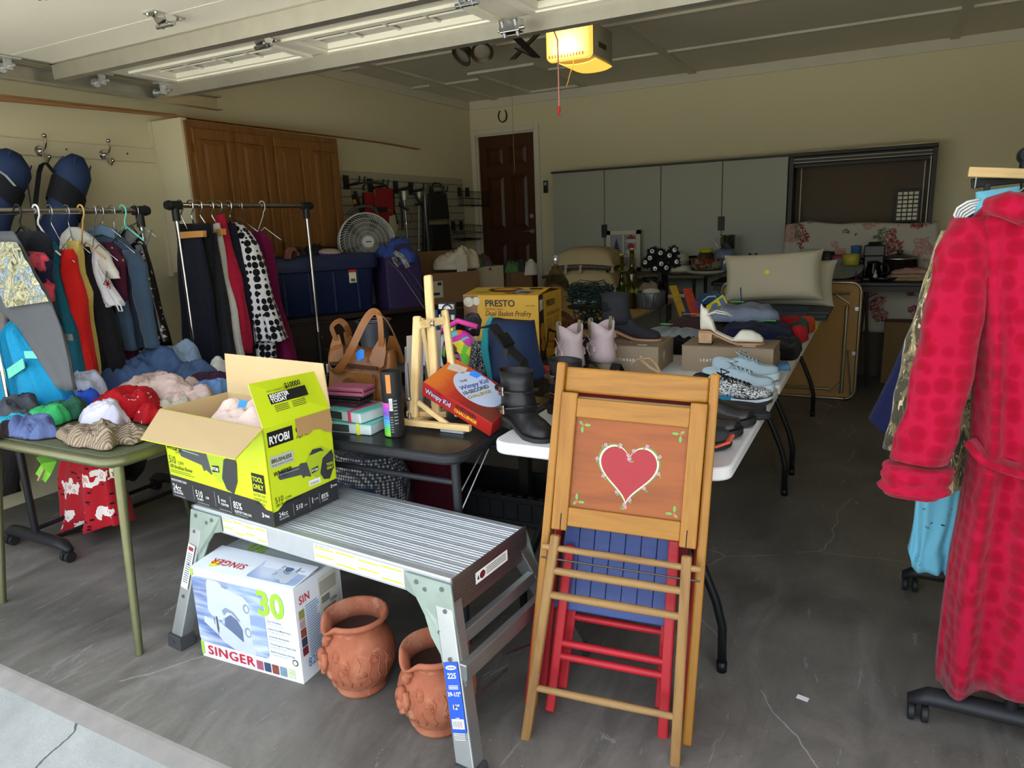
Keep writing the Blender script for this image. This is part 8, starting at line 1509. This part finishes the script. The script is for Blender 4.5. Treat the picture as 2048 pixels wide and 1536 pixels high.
nb = T('mesh_organizer', 'grey mesh basket with a pink bottle inside at the wood edge', 'basket', (-1.70, 5.0, zp)); MSH = NT('wire_mesh'); v_ = MSH.vor(MSH.co(), 75, rnd=0); MSH = MSH.fin(MSH.ramp(v_, [(.30, '1F2022'), (.40, '77787A')], True), .4, .4)
MB().lathe([(.085, 0), (.11, .02), (.115, .12), (.112, .13)], 28, Matrix.Translation((-1.63,5.527,0.74)), cap=False).lathe([(.118, .122), (.118, .135)], 28, Matrix.Translation((-1.63,5.527,0.74))).build('mesh', MSH, nb, smooth=2)
MB().lathe([(.09, .015), (.10, .03), (.10, .11), (.001, .11)], 20, Matrix.Translation((-1.63,5.527,0.74))).build('pink_contents', mat('8A2A78', .4, var=.3, vs=20), nb, smooth=2); MB().lathe([(.08, .11), (.06, .15), (.001, .16)], 20, Matrix.Translation((-1.63,5.527,0.74))).build('white_top', mat('B9B9AC', .5, var=.2), nb, smooth=2)
gv = T('glass_vase', 'dark red striped glass vase holding the eyeball pom-poms', 'vase', (-1.609,5.804,0.74), local=True); MB().lathe([(.001, .004), (.036, 0), (.040, .01), (.044, .26), (.041, .26), (.037, .012)], 24).build('glass', glass('7A3030', .05), gv, smooth=2)
for k, c in enumerate(('8A3A2A', 'B9A03A', '7A4030', 'A89A70')): MB().cyl((0, 0, .012+k*.045), (0, 0, .050+k*.045), .034).build('filling', mat(c, .6), gv, smooth=True)
ey = T('eyeball_pompoms', 'bunch of furry black pom-poms with white googly eyes', 'decoration', (-1.62, 5.35, zp+.25)); rr = random.Random(2); cc_ = V((-1.562,5.55,1.116)); spots = [(0, 0, 0), (-.07, -.02, .02), (.07, -.02, .03), (-.03, -.03, -.05), (.05, -.03, -.055), (-.11, 0, -.02), (.115, 0, -.015), (.0, .0, .055), (.10, 0, .065), (-.06, 0, .065), (.02, -.05, -.015)]
FUR = mat('0E0E10', .95, bump=1, bs=300)
for k, s_ in enumerate(spots):
    c_ = cc_+V(s_); mb = MB().sph(c_, .042, 12, m=8)
    for j in range(60):
        d_ = V((rr.gauss(0, 1), rr.gauss(0, 1), rr.gauss(0, 1))).normalized(); mb.tube([c_+d_*.036, c_+d_*.060], [.004, .0006], 4)
    o = mb.build('pompom', FUR, ey, smooth=2); dv = (V((.3, -1, .1+.4*(rr.random()-.5)))+V(s_)*3).normalized()
    MB().sph(c_+dv*.044, .018, 10, m=6).build('white_eye', mat('D8D8D4', .3), o, smooth=2); MB().sph(c_+dv*.060, .007, 8, m=4).build('pupil', BLACK, o, smooth=2)
MB().cyl(cc_+V((0, 0, -.03)), cc_+V((0, 0, -.16)), .014).build('stem', BLACK, ey)
nk = T('laced_sneaker', 'grey sneaker with a white sole and gold lace loops at the wood edge', 'shoe', (-1.66, 5.75, zp)); nkM = Matrix.Translation((-1.656,6.338,0.74)) @ Matrix.Rotation(.5, 4, 'Z')
MB().loft([[(x, y*w, z*h_+.02) for y, z in ((-1, 0), (-1, .5), (-.5, 1), (.5, 1), (1, .5), (1, 0))] for x, w, h_ in ((-.14, .02, .06), (-.12, .038, .085), (-.04, .036, .09), (.04, .042, .075), (.11, .045, .05), (.15, .02, .03))], M=nkM).build('upper', mat('6A6656', .7, var=.2, vs=40), nk, smooth=2, sub=1); MB().loft([[(x, -w, 0), (x, -w, .028), (x, w, .028), (x, w, 0)] for x, w in ((-.15, .025), (-.12, .042), (.0, .040), (.1, .048), (.155, .022))], M=nkM).build('sole', mat('C9C6BC', .5), nk, smooth=True); MB().tube(arc((.0, -.045, .07), .018, 0, 6.2, 10, (0, 2)), .002, 5, M=nkM).tube(arc((.04, -.046, .06), .016, 0, 6.2, 10, (0, 2)), .002, 5, M=nkM).build('lace_loop', BRASS, nk)
heap('beige and green cloth bag slumped behind the yellow bottles', 'bag', (-1.80, 5.95, zp), .13, .10, .14, fab('8A7C68'), 61, name='cloth_bag')
# ================================================================ SECOND WHITE TABLE
zw2 = .7425
def fold(lab, cat, c, w, d, h, rot, m, seed, tag_=None, name='folded_shirt', n=26):
    """a folded garment: a soft slab with rounded fold and sagging corners"""
    rnd = random.Random(seed); ph = rnd.random()*9; mb = MB(); M = Matrix.Translation(c) @ Matrix.Rotation(rot, 4, 'Z')
    def f(u, v):
        a = 2*PI*u; ca, sa = cos(a), sin(a); rr = (abs(ca)**5+abs(sa)**5)**(-.2); r = min(1, v*1.25); un = max(0, v*1.25-1)/.25; x, y = r*rr*ca*w/2, r*rr*sa*d/2
        k = max(0, 1-r**7)**.5; z = h*k*(.86+.16*fbm((x*5+ph, y*5, seed)))+.006*k*sin(x*60+ph+6*noise.noise(V((x*5, y*5, ph)))); z = z if un == 0 else .001
        return (x*(1+.03*fbm((a, ph, 1))), y*(1+.04*fbm((a, 2, ph))), max(z, .001))
    mb.grid(f, n*2, n, M); o = one(mb, name, m, lab, cat, 'folded clothes on the second white table', smooth=2)
    if tag_: MB().add([(tag_[0]+a, tag_[1]+b, 0) for a, b in ((-.04, -.02), (.035, -.03), (.04, .015), (-.035, .028))], [(0, 1, 2, 3)], M @ Matrix.Translation((0, 0, h*1.10))).build('price_tag', GTAG, o, solid=.001)
    return o
GH = fab('98A2AE', .12); GH2 = fab('8490A4', .12); NV2 = fab('1B2140'); BRN = fab('43302E'); RD2 = fab('8E1C20'); BK_ = fab('161618')
fold('light grey t-shirt with a green tag left of the cream heeled shoe', 't-shirt', (-1.06, 4.06, zw2), .38, .34, .075, -.2, GH, 71, (-.08, .06)); fold('brown t-shirt with cracked white lettering behind the grey one', 't-shirt', (-1.00, 4.42, zw2), .40, .32, .095, .1, BRN, 72)
pl_ = frame((-.95, 4.36, zw2+.112), (1, .15, 0), (-.15, 1, 0)); gg = D.objects[[o.name for o in D.objects if o.get('label', '').startswith('brown t-shirt')][0]]
for s, x, y in (('DIRT', -.13, .02), ('ROAD', .03, .01), ('2021', -.05, -.06)): text(s, .06, WHITE, pl_ @ Matrix.Translation((x, y, 0)), gg, bold=.05)
fold('navy knitted sweater with a green tag near the table edge', 'sweater', (-.60, 4.10, zw2), .40, .40, .115, .15, NV2, 73, (.06, -.02)); fold('blue grey shirt folded on top of the navy sweater', 'shirt', (-.72, 4.35, zw2+.10), .40, .32, .085, .25, GH2, 74, (-.03, .04)); fold('greige trousers folded under the cream heeled shoe box corner', 'trousers', (-.56, 3.72, zw2), .34, .30, .075, -.15, fab('8A8478', .08), 75)
fold('black sweatshirt hanging over the edge of the second white table', 'sweatshirt', (-.42, 3.80, zw2), .16, .40, .07, .0, BK_, 76); fold('red t-shirt near the far right corner of the second table', 't-shirt', (-.50, 4.55, zw2), .26, .34, .10, .1, RD2, 77)
fold('grey blue denim scrap hanging at the table edge', 'shorts', (-.38, 3.42, zw2), .06, .12, .03, .2, fab('5A86B0'), 78)
for c_, col, sd, lab in (((-.42, 4.42), '2F4A38', 80, 'dark green cloth in the bright tangle at the table edge'), ((-.41, 4.30), '26305C', 81, 'navy cloth in the bright tangle at the table edge'), ((-.39, 4.55), 'B8401E', 82, 'orange cloth in the bright tangle at the table edge'), ((-.40, 4.20), 'B02028', 83, 'red and white cloth lowest in the bright tangle'), ((-.385, 4.65), 'C9D03A', 84, 'lime cloth at the far end of the bright tangle')):
    heap(lab, 'cloth', (c_[0], c_[1], zw2), .06, .08, .06, fab(col), sd, name='crumpled_cloth')
heap('dark red garment squeezed between the shoe boxes', 'cloth', (-.83, 3.62, zw2), .05, .14, .07, RD2, 85, name='crumpled_cloth'); heap('black garment behind the left shoe box', 'cloth', (-.93, 3.66, zw2), .12, .05, .06, BK_, 86, name='crumpled_cloth')
# big white pillow on a grey tray
tr_ = T('plastic_tray', 'dark grey plastic tray under the white pillow', 'tray', (-.70, 5.2, zw2)); TRM = mat('2C3134', .5, var=.1); MB().box(-1.08, -.30, 5.02, 5.40, zw2, zw2+.012).box(-1.08, -.30, 5.02, 5.04, zw2+.012, zw2+.06).box(-1.08, -.30, 5.38, 5.40, zw2+.012, zw2+.06).box(-.32, -.30, 5.04, 5.38, zw2+.012, zw2+.06).build('tray_body', TRM, tr_, bevel=.004); MB().box(-.42, -.28, 5.0, 5.42, zw2+.045, zw2+.062).build('rim', TRM, tr_, bevel=.004)
MP_ = Matrix.Translation((-.67, 5.16, 1.02)) @ Matrix.Rotation(-.05, 4, 'Y') @ Matrix.Rotation(math.radians(78), 4, 'X'); PWM = mat('B9B29A', .9, var=.03, bump=.3, bs=250)
pw = pil('big off white pillow with a round yellow sticker leaning on the grey tray', (-.66, 5.16, 1.045), .325, .168, .20, PWM, M=MP_); MB().cyl((-.69, 5.062, 1.06), (-.69, 5.059, 1.06), .016, n=8).build('price_sticker', YTAG, pw)
pil('corner of a second white pillow behind the big one', (-.62, 5.30, .96), .345, .16, .14, PWM, M=Matrix.Translation((-.62, 5.34, .96)) @ Matrix.Rotation(math.radians(80), 4, 'X'))
# party packs and cups
pk = T('party_packs', 'clear packs of purple and yellow party picks lying behind the grey shirt', 'party pack', (-1.0, 4.75, zw2)); 
for p, q, c, w in (((-1.14, 4.62, zw2+.05), (-1.28, 4.86, zw2+.24), 'A8862A', .05), ((-1.06, 4.62, zw2+.05), (-1.18, 4.86, zw2+.22), 'A8402E', .06), ((-1.10, 4.60, zw2+.04), (-1.23, 4.80, zw2+.16), '34466A', .05)): MB().tube([p, q], .01, flat=(w, .008)).build('pack', mat(c, .3, var=.5, vs=30), pk)
MB().loft([[V((-1.08, 4.66, zw2+.13))+V(a) for a in ((0, 0, 0), (.16, -.08, -.09), (.16, -.04, -.07), (0, .04, .02))], [V((-1.08, 4.66, zw2+.13))+V(a)+V((0, 0, .012)) for a in ((0, 0, 0), (.16, -.08, -.09), (.16, -.04, -.07), (0, .04, .02))]]).build('purple_sleeve', mat('5C3C90', .5), pk, bevel=.003)
tp2 = T('toy_pack', 'yellow carded toy pack leaning behind the grey blue shirt', 'toy pack', (-.86, 4.60, zw2)); FTP = frame((-.94, 4.52, zw2+.08), (.62, .0, .45), (-.35, .35, .55)); MB().box(0, .13, 0, .085, 0, .004, M=FTP).build('card', mat('D8C820', .5, var=.3, vs=60), tp2, bevel=.002); flat([ell(.05, .05, .025, .018), R(.09, .01, .12, .07)], mat('5A7AA0', .5), FTP, tp2, 'print', .0045); MB().sph((-.82, 4.50, zw2+.10), (.06, .04, .045), 12).build('foil_pouch', mat('A8A8A8', .25, .7, var=.5, vs=25), tp2, smooth=2); MB().sph((-.78, 4.46, zw2+.12), .022).sph((-.815, 4.47, zw2+.125), .014).build('black_trinket', BLACK, tp2, smooth=2)
cu = T('plastic_cup', 'clear cup with a red rim and blue straw beside the white pillow', 'cup', (-.80, 4.78, zw2), local=True); MB().lathe([(.001, .003), (.03, 0), (.042, .12), (.040, .12), (.029, .006)], 24).build('cup_body', glass('D8D4D0'), cu, smooth=2); MB().lathe([(.040, .117), (.047, .118), (.047, .128), (.040, .130)], 24).build('red_lid', mat('8A2420', .4), cu, smooth=2); MB().tube([(-.01, 0, .02), (.0, 0, .12), (-.012, 0, .24)], .004, 8).build('straw', mat('2C4A78', .5), cu, smooth=2)
one(MB().box(-1.02, -.84, 4.95, 5.10, zw2, zw2+.07), 'green_box', mat('5C8C28', .5), 'bright green plastic box left of the white pillow', 'box', bevel=.006); hk_ = T('blue_hook_card', 'blue card with a white hook shape behind the party packs', 'card', (-1.1, 5.15, zw2)); MB().box(-1.16, -.98, 5.16, 5.166, zw2+.08, zw2+.16).build('card', mat('1E4E72', .5), hk_); MB().tube([(-1.14, 5.157, zw2+.10), (-1.10, 5.157, zw2+.135), (-1.05, 5.157, zw2+.14), (-1.04, 5.157, zw2+.12), (-1.06, 5.157, zw2+.10)], .005, 6).build('hook_print', WHITE, hk_); MB().box(-1.15, -1.13, 5.16, 5.2, zw2, zw2+.08).build('stand', BLACK, hk_)

# ================================================================ DISHES AT THE BACK
zd = .9305; zk = .8705; POR = mat('B9B8A8', .25, var=.03, spec=.5)
def rev(name, lab, cat, p, prof, m, n=28, group=None, parts=(), root=False):
    if not parts: return one(MB().lathe(prof, n, Matrix.Translation(p)), name, m, lab, cat, group, smooth=2)
    t = T(name, lab, cat, p, local=True, group=group); MB().lathe(prof, n).build('body', m, t, smooth=2)
    for nm, mb, mm in parts: mb.build(nm, mm, t, smooth=2)
    return t
fr_ = T('picture_frame', 'white framed picture of a winter tree and a Christmas face behind the cushions', 'picture', (-2.305,6.85,0.948)); a_ = V((-2.5,6.9,1.336)); b_ = V((-2.15,6.9,1.345)); w_ = b_.x-a_.x; z0_, z1_ = .932, a_.z
MB().box(a_.x, a_.x+w_, 6.90, 6.93, z0_, z0_+.04).box(a_.x, a_.x+w_, 6.90, 6.93, z1_-.04, z1_).box(a_.x, a_.x+.04, 6.90, 6.93, z0_, z1_).box(a_.x+w_-.04, a_.x+w_, 6.90, 6.93, z0_, z1_).box(a_.x+w_/2-.01, a_.x+w_/2+.01, 6.905, 6.925, z0_, z1_).box(a_.x+.03, a_.x+w_-.03, 6.905, 6.925, z0_+.14, z0_+.16).build('frame', mat('B9B5A0', .6), fr_)
MB().box(a_.x+.03, a_.x+w_-.03, 6.915, 6.92, z0_+.03, z1_-.03).build('picture_sheet', mat('8C8A92', .5, var=.15, vs=8), fr_); FPI = frame((a_.x, 6.9145, z0_), (1, 0, 0), (0, 0, 1)); hh = z1_-z0_
flat([[(.10+.055*(1-k/6), .20+(hh-.28)*k/6), (.10, .20+(hh-.28)*(k+1.3)/6), (.10-.055*(1-k/6), .20+(hh-.28)*k/6)] for k in range(6)], mat('3A3C44', .7), FPI, fr_); flat([[(w_*.58, hh*.80), (w_*.72, hh*.90), (w_*.88, hh*.80), (w_*.72, hh*.78)], ell(w_*.72, hh*.60, .035, .035), ell(w_*.72, hh*.53, .02, .01)], mat('8E2A2E', .6), FPI, fr_, 'print', .0008); flat([ell(w_*.73, hh*.74, .065, .018), ell(w_*.73, hh*.47, .06, .03)], mat('B9B9B4', .6), FPI, fr_, 'print', .0006)
X_ = lambda v: v[0]
x1_ = X_((-1.769,6.75,1.047)); rev('lidded_tureen', 'large white lidded tureen behind the pom-poms', 'tureen', (x1_, 6.75, zd), [(.001, 0), (.08, .002), (.14, .05), (.15, .11), (.155, .115), (.12, .165), (.05, .20), (.02, .205), (.02, .225), (.001, .23)], POR, group='white serving dishes')
x2_ = X_((-1.648,6.6,0.963)); rev('serving_dish', 'stack of white oval serving dishes in front of the tureen', 'dish', (x2_, 6.55, zd), [(.001, 0), (.09, .002), (.15, .03), (.155, .034), (.10, .034), (.10, .05), (.09, .075), (.095, .08), (.001, .075)], POR, group='white serving dishes')
x3_ = X_((-1.414,6.5,0.925)); one(MB().loft([[(x3_+r*1.5*cos(a), 6.48+r*.8*sin(a), zd+z) for a in [2*PI*k/28 for k in range(28)]] for r, z in ((.07, 0), (.11, .02), (.12, .035), (.11, .033), (.001, .02))]), 'serving_platter', POR, 'long white platter under the floral bowl', 'platter', smooth=2)
FLB = floral('8C8A76', [(0, '8A2A24'), (.38, '6E2A20'), (.46, '4A5A34'), (.56, '8C8A76')], 17, seed=4)
x4_ = X_((-1.42,6.56,1.01)); rev('floral_bowl', 'bowl painted with red flowers in front of the yellow lidded jar', 'bowl', (x4_, 6.56, zd+.036), [(.001, 0), (.10, .003), (.135, .03), (.14, .10), (.142, .105), (.136, .105), (.13, .03), (.001, .01)], FLB)
x5_ = X_((-1.466,6.78,1.134)); rev('glass_jar', 'glass jar with a bright yellow lid on the dish table', 'jar', (x5_, 6.74, zd+.02), [(.001, 0), (.08, .003), (.09, .02), (.09, .12), (.06, .16), (.055, .17)], glass('D8D8C8'), parts=(('contents', MB().lathe([(.001, .005), (.08, .006), (.082, .09), (.001, .092)], 24), mat('7C8A20', .5, var=.5, vs=40)), ('yellow_lid', MB().lathe([(.062, .165), (.064, .195), (.001, .197)], 24), mat('B9A81C', .4))))
x6_ = X_((-1.596,6.8,1.112)); rev('glass_tumbler', 'smoky glass tumbler left of the yellow lidded jar', 'tumbler', (x6_, 6.8, zd), [(.001, .004), (.035, 0), (.045, .15), (.042, .15), (.032, .008)], glass('8A8A80', .1))
x7_ = X_((-1.293,6.78,1.131)); rev('square_jar', 'glass canister with blue cloth behind the white pillow', 'jar', (x7_, 6.72, zd), [(.001, 0), (.09, .003), (.095, .02), (.095, .19), (.08, .205), (.001, .21)], mat('5A6A84', .15, var=.5, vs=12, spec=.7))
kt = T('steel_mug', 'tall stainless steel mug with a handle on top of the glass canister', 'mug', (x7_+.03, 6.72, zd+.212), local=True); MB().lathe([(.001, 0), (.062, .002), (.062, .125), (.065, .128), (.058, .128), (.058, .01)], 28).build('cup', mat('A8A8A0', .2, .95), kt, smooth=2); MB().tube(spl([(-.06, 0, .11), (-.10, 0, .11), (-.11, 0, .06), (-.09, 0, .02), (-.06, 0, .02)]), .006, 8).build('handle', mat('A8A8A0', .2, .95), kt, smooth=2)
bl_ = rev('glass_pitcher', 'clear glass pitcher lying between the cushions and the pom-poms', 'pitcher', (X_((-1.869,6.3,0.897)), 6.3, .742), [(.001, .003), (.06, 0), (.075, .05), (.07, .16), (.075, .18), (.071, .18), (.066, .16), (.07, .05), (.055, .006)], glass('B9C4C0', .05))
tsu = T('tea_light_pair', 'pair of small black salt shakers behind the white pillow', 'shakers', (-1.059,6.8,1.081)); xs_ = X_((-1.082,6.8,1.126))
for k in (0, .055): MB().lathe([(.014, 0), (.017, .03), (.012, .09), (.016, .11), (.010, .125), (.001, .127)], 14, Matrix.Translation((xs_+k, 6.8, zk+.10))).build('shaker', BLACK, tsu, smooth=2)
MB().box(xs_-.05, xs_+.10, 6.75, 6.85, zk, zk+.10).build('stand', mat('2A2A28', .6), tsu, bevel=.004)
rev('lidded_glass_pan', 'glass lid with a knob just showing behind the white pillow', 'lid', (X_((-0.958,6.7,1.107)), 6.7, zk+.07), [(.11, 0), (.08, .03), (.02, .045), (.015, .05), (.018, .065), (.001, .068)], mat('8C8E84', .15, .4))
rev('steel_thermos', 'short steel flask with a black stopper beside the draped cloth', 'flask', (X_((-0.766,6.85,1.118)), 6.82, zk), [(.001, 0), (.037, .002), (.037, .07), (.038, .075), (.037, .08), (.037, .15), (.028, .165), (.001, .166)], mat('A8A8A4', .25, .9), parts=(('stopper', MB().lathe([(.012, .165), (.016, .19), (.012, .205), (.001, .207)], 16), BLACK), ('band', MB().lathe([(.0385, .07), (.0385, .078)], 24), BLACK)))
# draped floral tablecloth over a raised shelf
TCL = NT('coral_tablecloth'); cc = TCL.co(); wv = TCL.n('MixRGB'); wv.blend_type = 'LINEAR_LIGHT'; wv.inputs[0].default_value = .16; nz = TCL.n('TexNoise'); nz.inputs['Scale'].default_value = 7; nz.inputs['Detail'].default_value = 4; TCL.l(cc, wv.inputs[1]); TCL.l(nz.outputs['Color'], wv.inputs[2]); d = TCL.vor(wv.outputs[0], 4.6, rnd=.9); n_ = TCL.noise(cc, 42, 5, .7, 2); sp_ = TCL.n('SeparateXYZ'); TCL.l(TCL.vor(wv.outputs[0], 4.6, out='Color', rnd=.9), sp_.inputs[0])
br_ = TCL.mth('MULTIPLY', TCL.mth('LESS_THAN', d, .42), TCL.mth('GREATER_THAN', n_, .47)); pc = TCL.ramp(sp_.outputs[0], [(0, '7A2430'), (.28, 'A07068'), (.55, '5A6478'), (.78, '4A5A40'), (.88, 'A07A70')], True); TCLm = TCL.mix(br_, 'A8A496', pc); TCL.bump(TCL.noise(cc, 4, 3), .3, .01); TCL = TCL.fin(TCLm, .9)
TX0, TX1 = X_((-0.791,6.96,1.113)), X_((0.382,6.96,1.256)); tz = V((-0.273,6.9,1.328)).z
sh = T('draped_shelf', 'floral tablecloth with coral sprigs draped over boxes behind the black table', 'tablecloth', ((TX0+TX1)/2, 6.9, .5))
def dc(u, v):
    x = lerp(TX0, TX1, u); h_ = tz+.05*max(0, 1-abs(u-.16)/.22)-.01*sin(u*9)
    if v < .25: k = v/.25; return (x, 6.96-.10*k, h_-.004*k)
    k = (v-.25)/.75; ex = .035*(u-.5)*2*k; return (x+ex, 6.855-.02*k+.012*sin(u*22+2*k)*k+.012*fbm((u*5, k*3, 1)), h_-k*(h_-.40))
MB().grid(dc, 60, 30).build('cloth', TCL, sh, smooth=2, solid=.004)
MB().box(TX0+.03, TX1-.03, 6.90, 6.965, .0, tz-.03).build('boards_under', mat('4A4238', .8), sh)
# coffee maker and the pots
cfm = T('coffee_maker', 'black coffee maker with a glass carafe on the back table', 'coffee maker', (X_((-0.064,6.62,0.87)), 6.6, zk), local=True); CBK = mat('131314', .3, var=.05)
MB().box(-.075, .075, -.10, .10, 0, .03).box(-.075, .075, .02, .10, .03, .25).box(-.078, .078, -.09, .10, .20, .29).build('body', CBK, cfm, bevel=.01, seg=3); MB().lathe([(.001, 0), (.055, .002), (.062, .04), (.045, .10), (.048, .115)], 24, Matrix.Translation((0, -.035, .032))).build('carafe', glass('3A3634', .03), cfm, smooth=2); MB().lathe([(.05, .11), (.045, .125), (.001, .128)], 20, Matrix.Translation((0, -.035, .032))).build('carafe_lid', CBK, cfm, smooth=2); MB().tube(spl([(.045, -.05, .135), (.10, -.075, .13), (.11, -.08, .07), (.06, -.06, .06)]), .008, 8).build('carafe_handle', CBK, cfm, smooth=2); MB().cyl((0, -.02, .29), (0, -.02, .315), .055, .045).build('filter_lid', CBK, cfm, smooth=True)
rev('slow_cooker', 'dark stock pot with a glass lid right of the coffee maker', 'pot', (X_((0.123,6.72,0.986)), 6.70, zk), [(.001, 0), (.13, .003), (.14, .02), (.14, .17), (.148, .175), (.14, .18), (.08, .20), (.02, .21), (.02, .22), (.03, .235), (.001, .238)], mat('1E1614', .25, spec=.6), parts=(('rim', MB().lathe([(.149, .17), (.149, .18), (.14, .184)], 28), STEEL),))
sc_ = rev('frying_pan', 'black frying pan with its handle toward the towels', 'pan', (X_((0.01,6.52,0.879)), 6.52, zk), [(.001, 0), (.09, .002), (.115, .035), (.112, .036), (.088, .006), (.001, .005)], CBK, parts=(('handle', MB().box(.11, .26, -.01, .01, .03, .04), CBK),))
rev('glue_bottle', 'small white squeeze bottle beside the coffee maker', 'bottle', (X_((-0.045,6.47,1.004)), 6.50, zk), [(.001, 0), (.016, .001), (.016, .05), (.005, .065), (.003, .09), (.001, .091)], mat('B9B9B0', .4), 14)
def tub(lab, px, y, r, h, m, lidc=None, name='plastic_tub', cat='tub'):
    p = (px, y, zk+.125); return rev(name, lab, cat, p, [(.001, 0), (r*.9, .002), (r, h), (r*.95, h), (r*.85, .01)], m, 20, parts=((('lid', MB().lathe([(r*1.04, h-.012), (r*1.04, h+.012), (.001, h+.016)], 20), lidc),) if lidc else ()))
one(MB().box(X_((-0.694,6.8,1.031)), X_((-0.142,6.8,1.025)), 6.64, 6.85, zk, zk+.123), 'dark_crate', mat('2A2622', .6), 'dark crate under the row of small tubs on the back table', 'crate', bevel=.004)
tub('white plastic tub left of the green lidded mug', X_((-0.592,6.72,1.035)), 6.72, .055, .12, mat('A8AC9C', .5), mat('9CA08C', .5)); tub('blue mug with a lime green lid', X_((-0.507,6.72,1.034)), 6.74, .045, .115, mat('2A4A6A', .5), mat('5F9A20', .5), 'travel_mug', 'mug')
tub('black and yellow squeeze tin next to the green lidded mug', X_((-0.419,6.68,1.014)), 6.68, .05, .10, mat('2A2A20', .5, var=.4, vs=40), BLACK, 'tin', 'tin'); tub('red lidded food tub in the middle of the back table', X_((-0.332,6.68,0.992)), 6.68, .06, .07, mat('6A6A70', .5), mat('8A2028', .5)); tub('yellow plastic bowl left of the coffee maker', X_((-0.234,6.62,1.004)), 6.62, .07, .09, mat('A8A03A', .5)); tub('blue lidded cup behind the yellow bowl', X_((-0.207,6.78,1.09)), 6.80, .04, .14, mat('2C5A86', .5), mat('2C5A86', .5), 'travel_mug', 'mug'); tub('dark vase shaped cup in front of the yellow bowl', X_((-0.156,6.66,0.95)), 6.66, .035, .05, mat('201C18', .2, var=.2))
one(MB().tube([(X_((-0.186,6.45,0.824)), 6.46, zk+.09), (X_((-0.186,6.45,0.824)), 6.46, zk+.01)], [.004, .010], 8), 'purple_utensil', mat('4A2A7A', .4), 'small purple utensil on the edge of the back table', 'utensil', smooth=2)
tv = T('serving_tray', 'grey oval tray with a red tray beneath, left on the back table', 'tray', (-0.345,6.5,0.922)); xt_ = X_((-0.339,6.52,0.941)); MB().loft([[(xt_+rx*math.copysign(abs(cos(a))**.7, cos(a))*(1+.06*sin(a)), 6.58+ry*sin(a), zk+.02+z+.50*(ry*sin(a)+.14)) for a in [2*PI*k/28 for k in range(28)]] for rx, ry, z in ((.17, .12, 0), (.205, .15, .012), (.20, .146, .014), (.16, .11, .003))]).build('grey_tray', mat('7E807A', .4), tv, smooth=2); MB().box(xt_-.10, xt_+.19, 6.45, 6.62, zk, zk+.02).build('red_tray', mat('5A1418', .5), tv, bevel=.006)
for lab, m_, z, w, d in (('stack of cream and yellow linens under the pink towels', mat('8C8458', .9, var=.3, vs=30), 0, .40, .20), ('folded pale pink towel, lower of two on the linens', fab('A88478'), .026, .34, .18), ('folded pale pink towel on top of the other', fab('A88074'), .055, .28, .17)):
    x_ = X_((0.186,6.55,0.925)); fold_ = None; c_ = (x_+.02, 6.57, zk+z); heap(lab, 'towel' if z else 'linens', c_, w/2, d/2, .034 if z < .05 else .04, m_, 90+int(z*100), name='folded_towel' if z else 'folded_linens', fold=.3, rough=.4, sq=5)
one(MB().box(X_((0.054,6.95,0.225)), X_((0.379,6.95,0.24)), 6.62, 6.84, 0, .52), 'tall_carton', mat('6E5636', .85, var=.08), 'tall brown carton under the back table', 'box', bevel=.002)
bpy.context.view_layer.update()
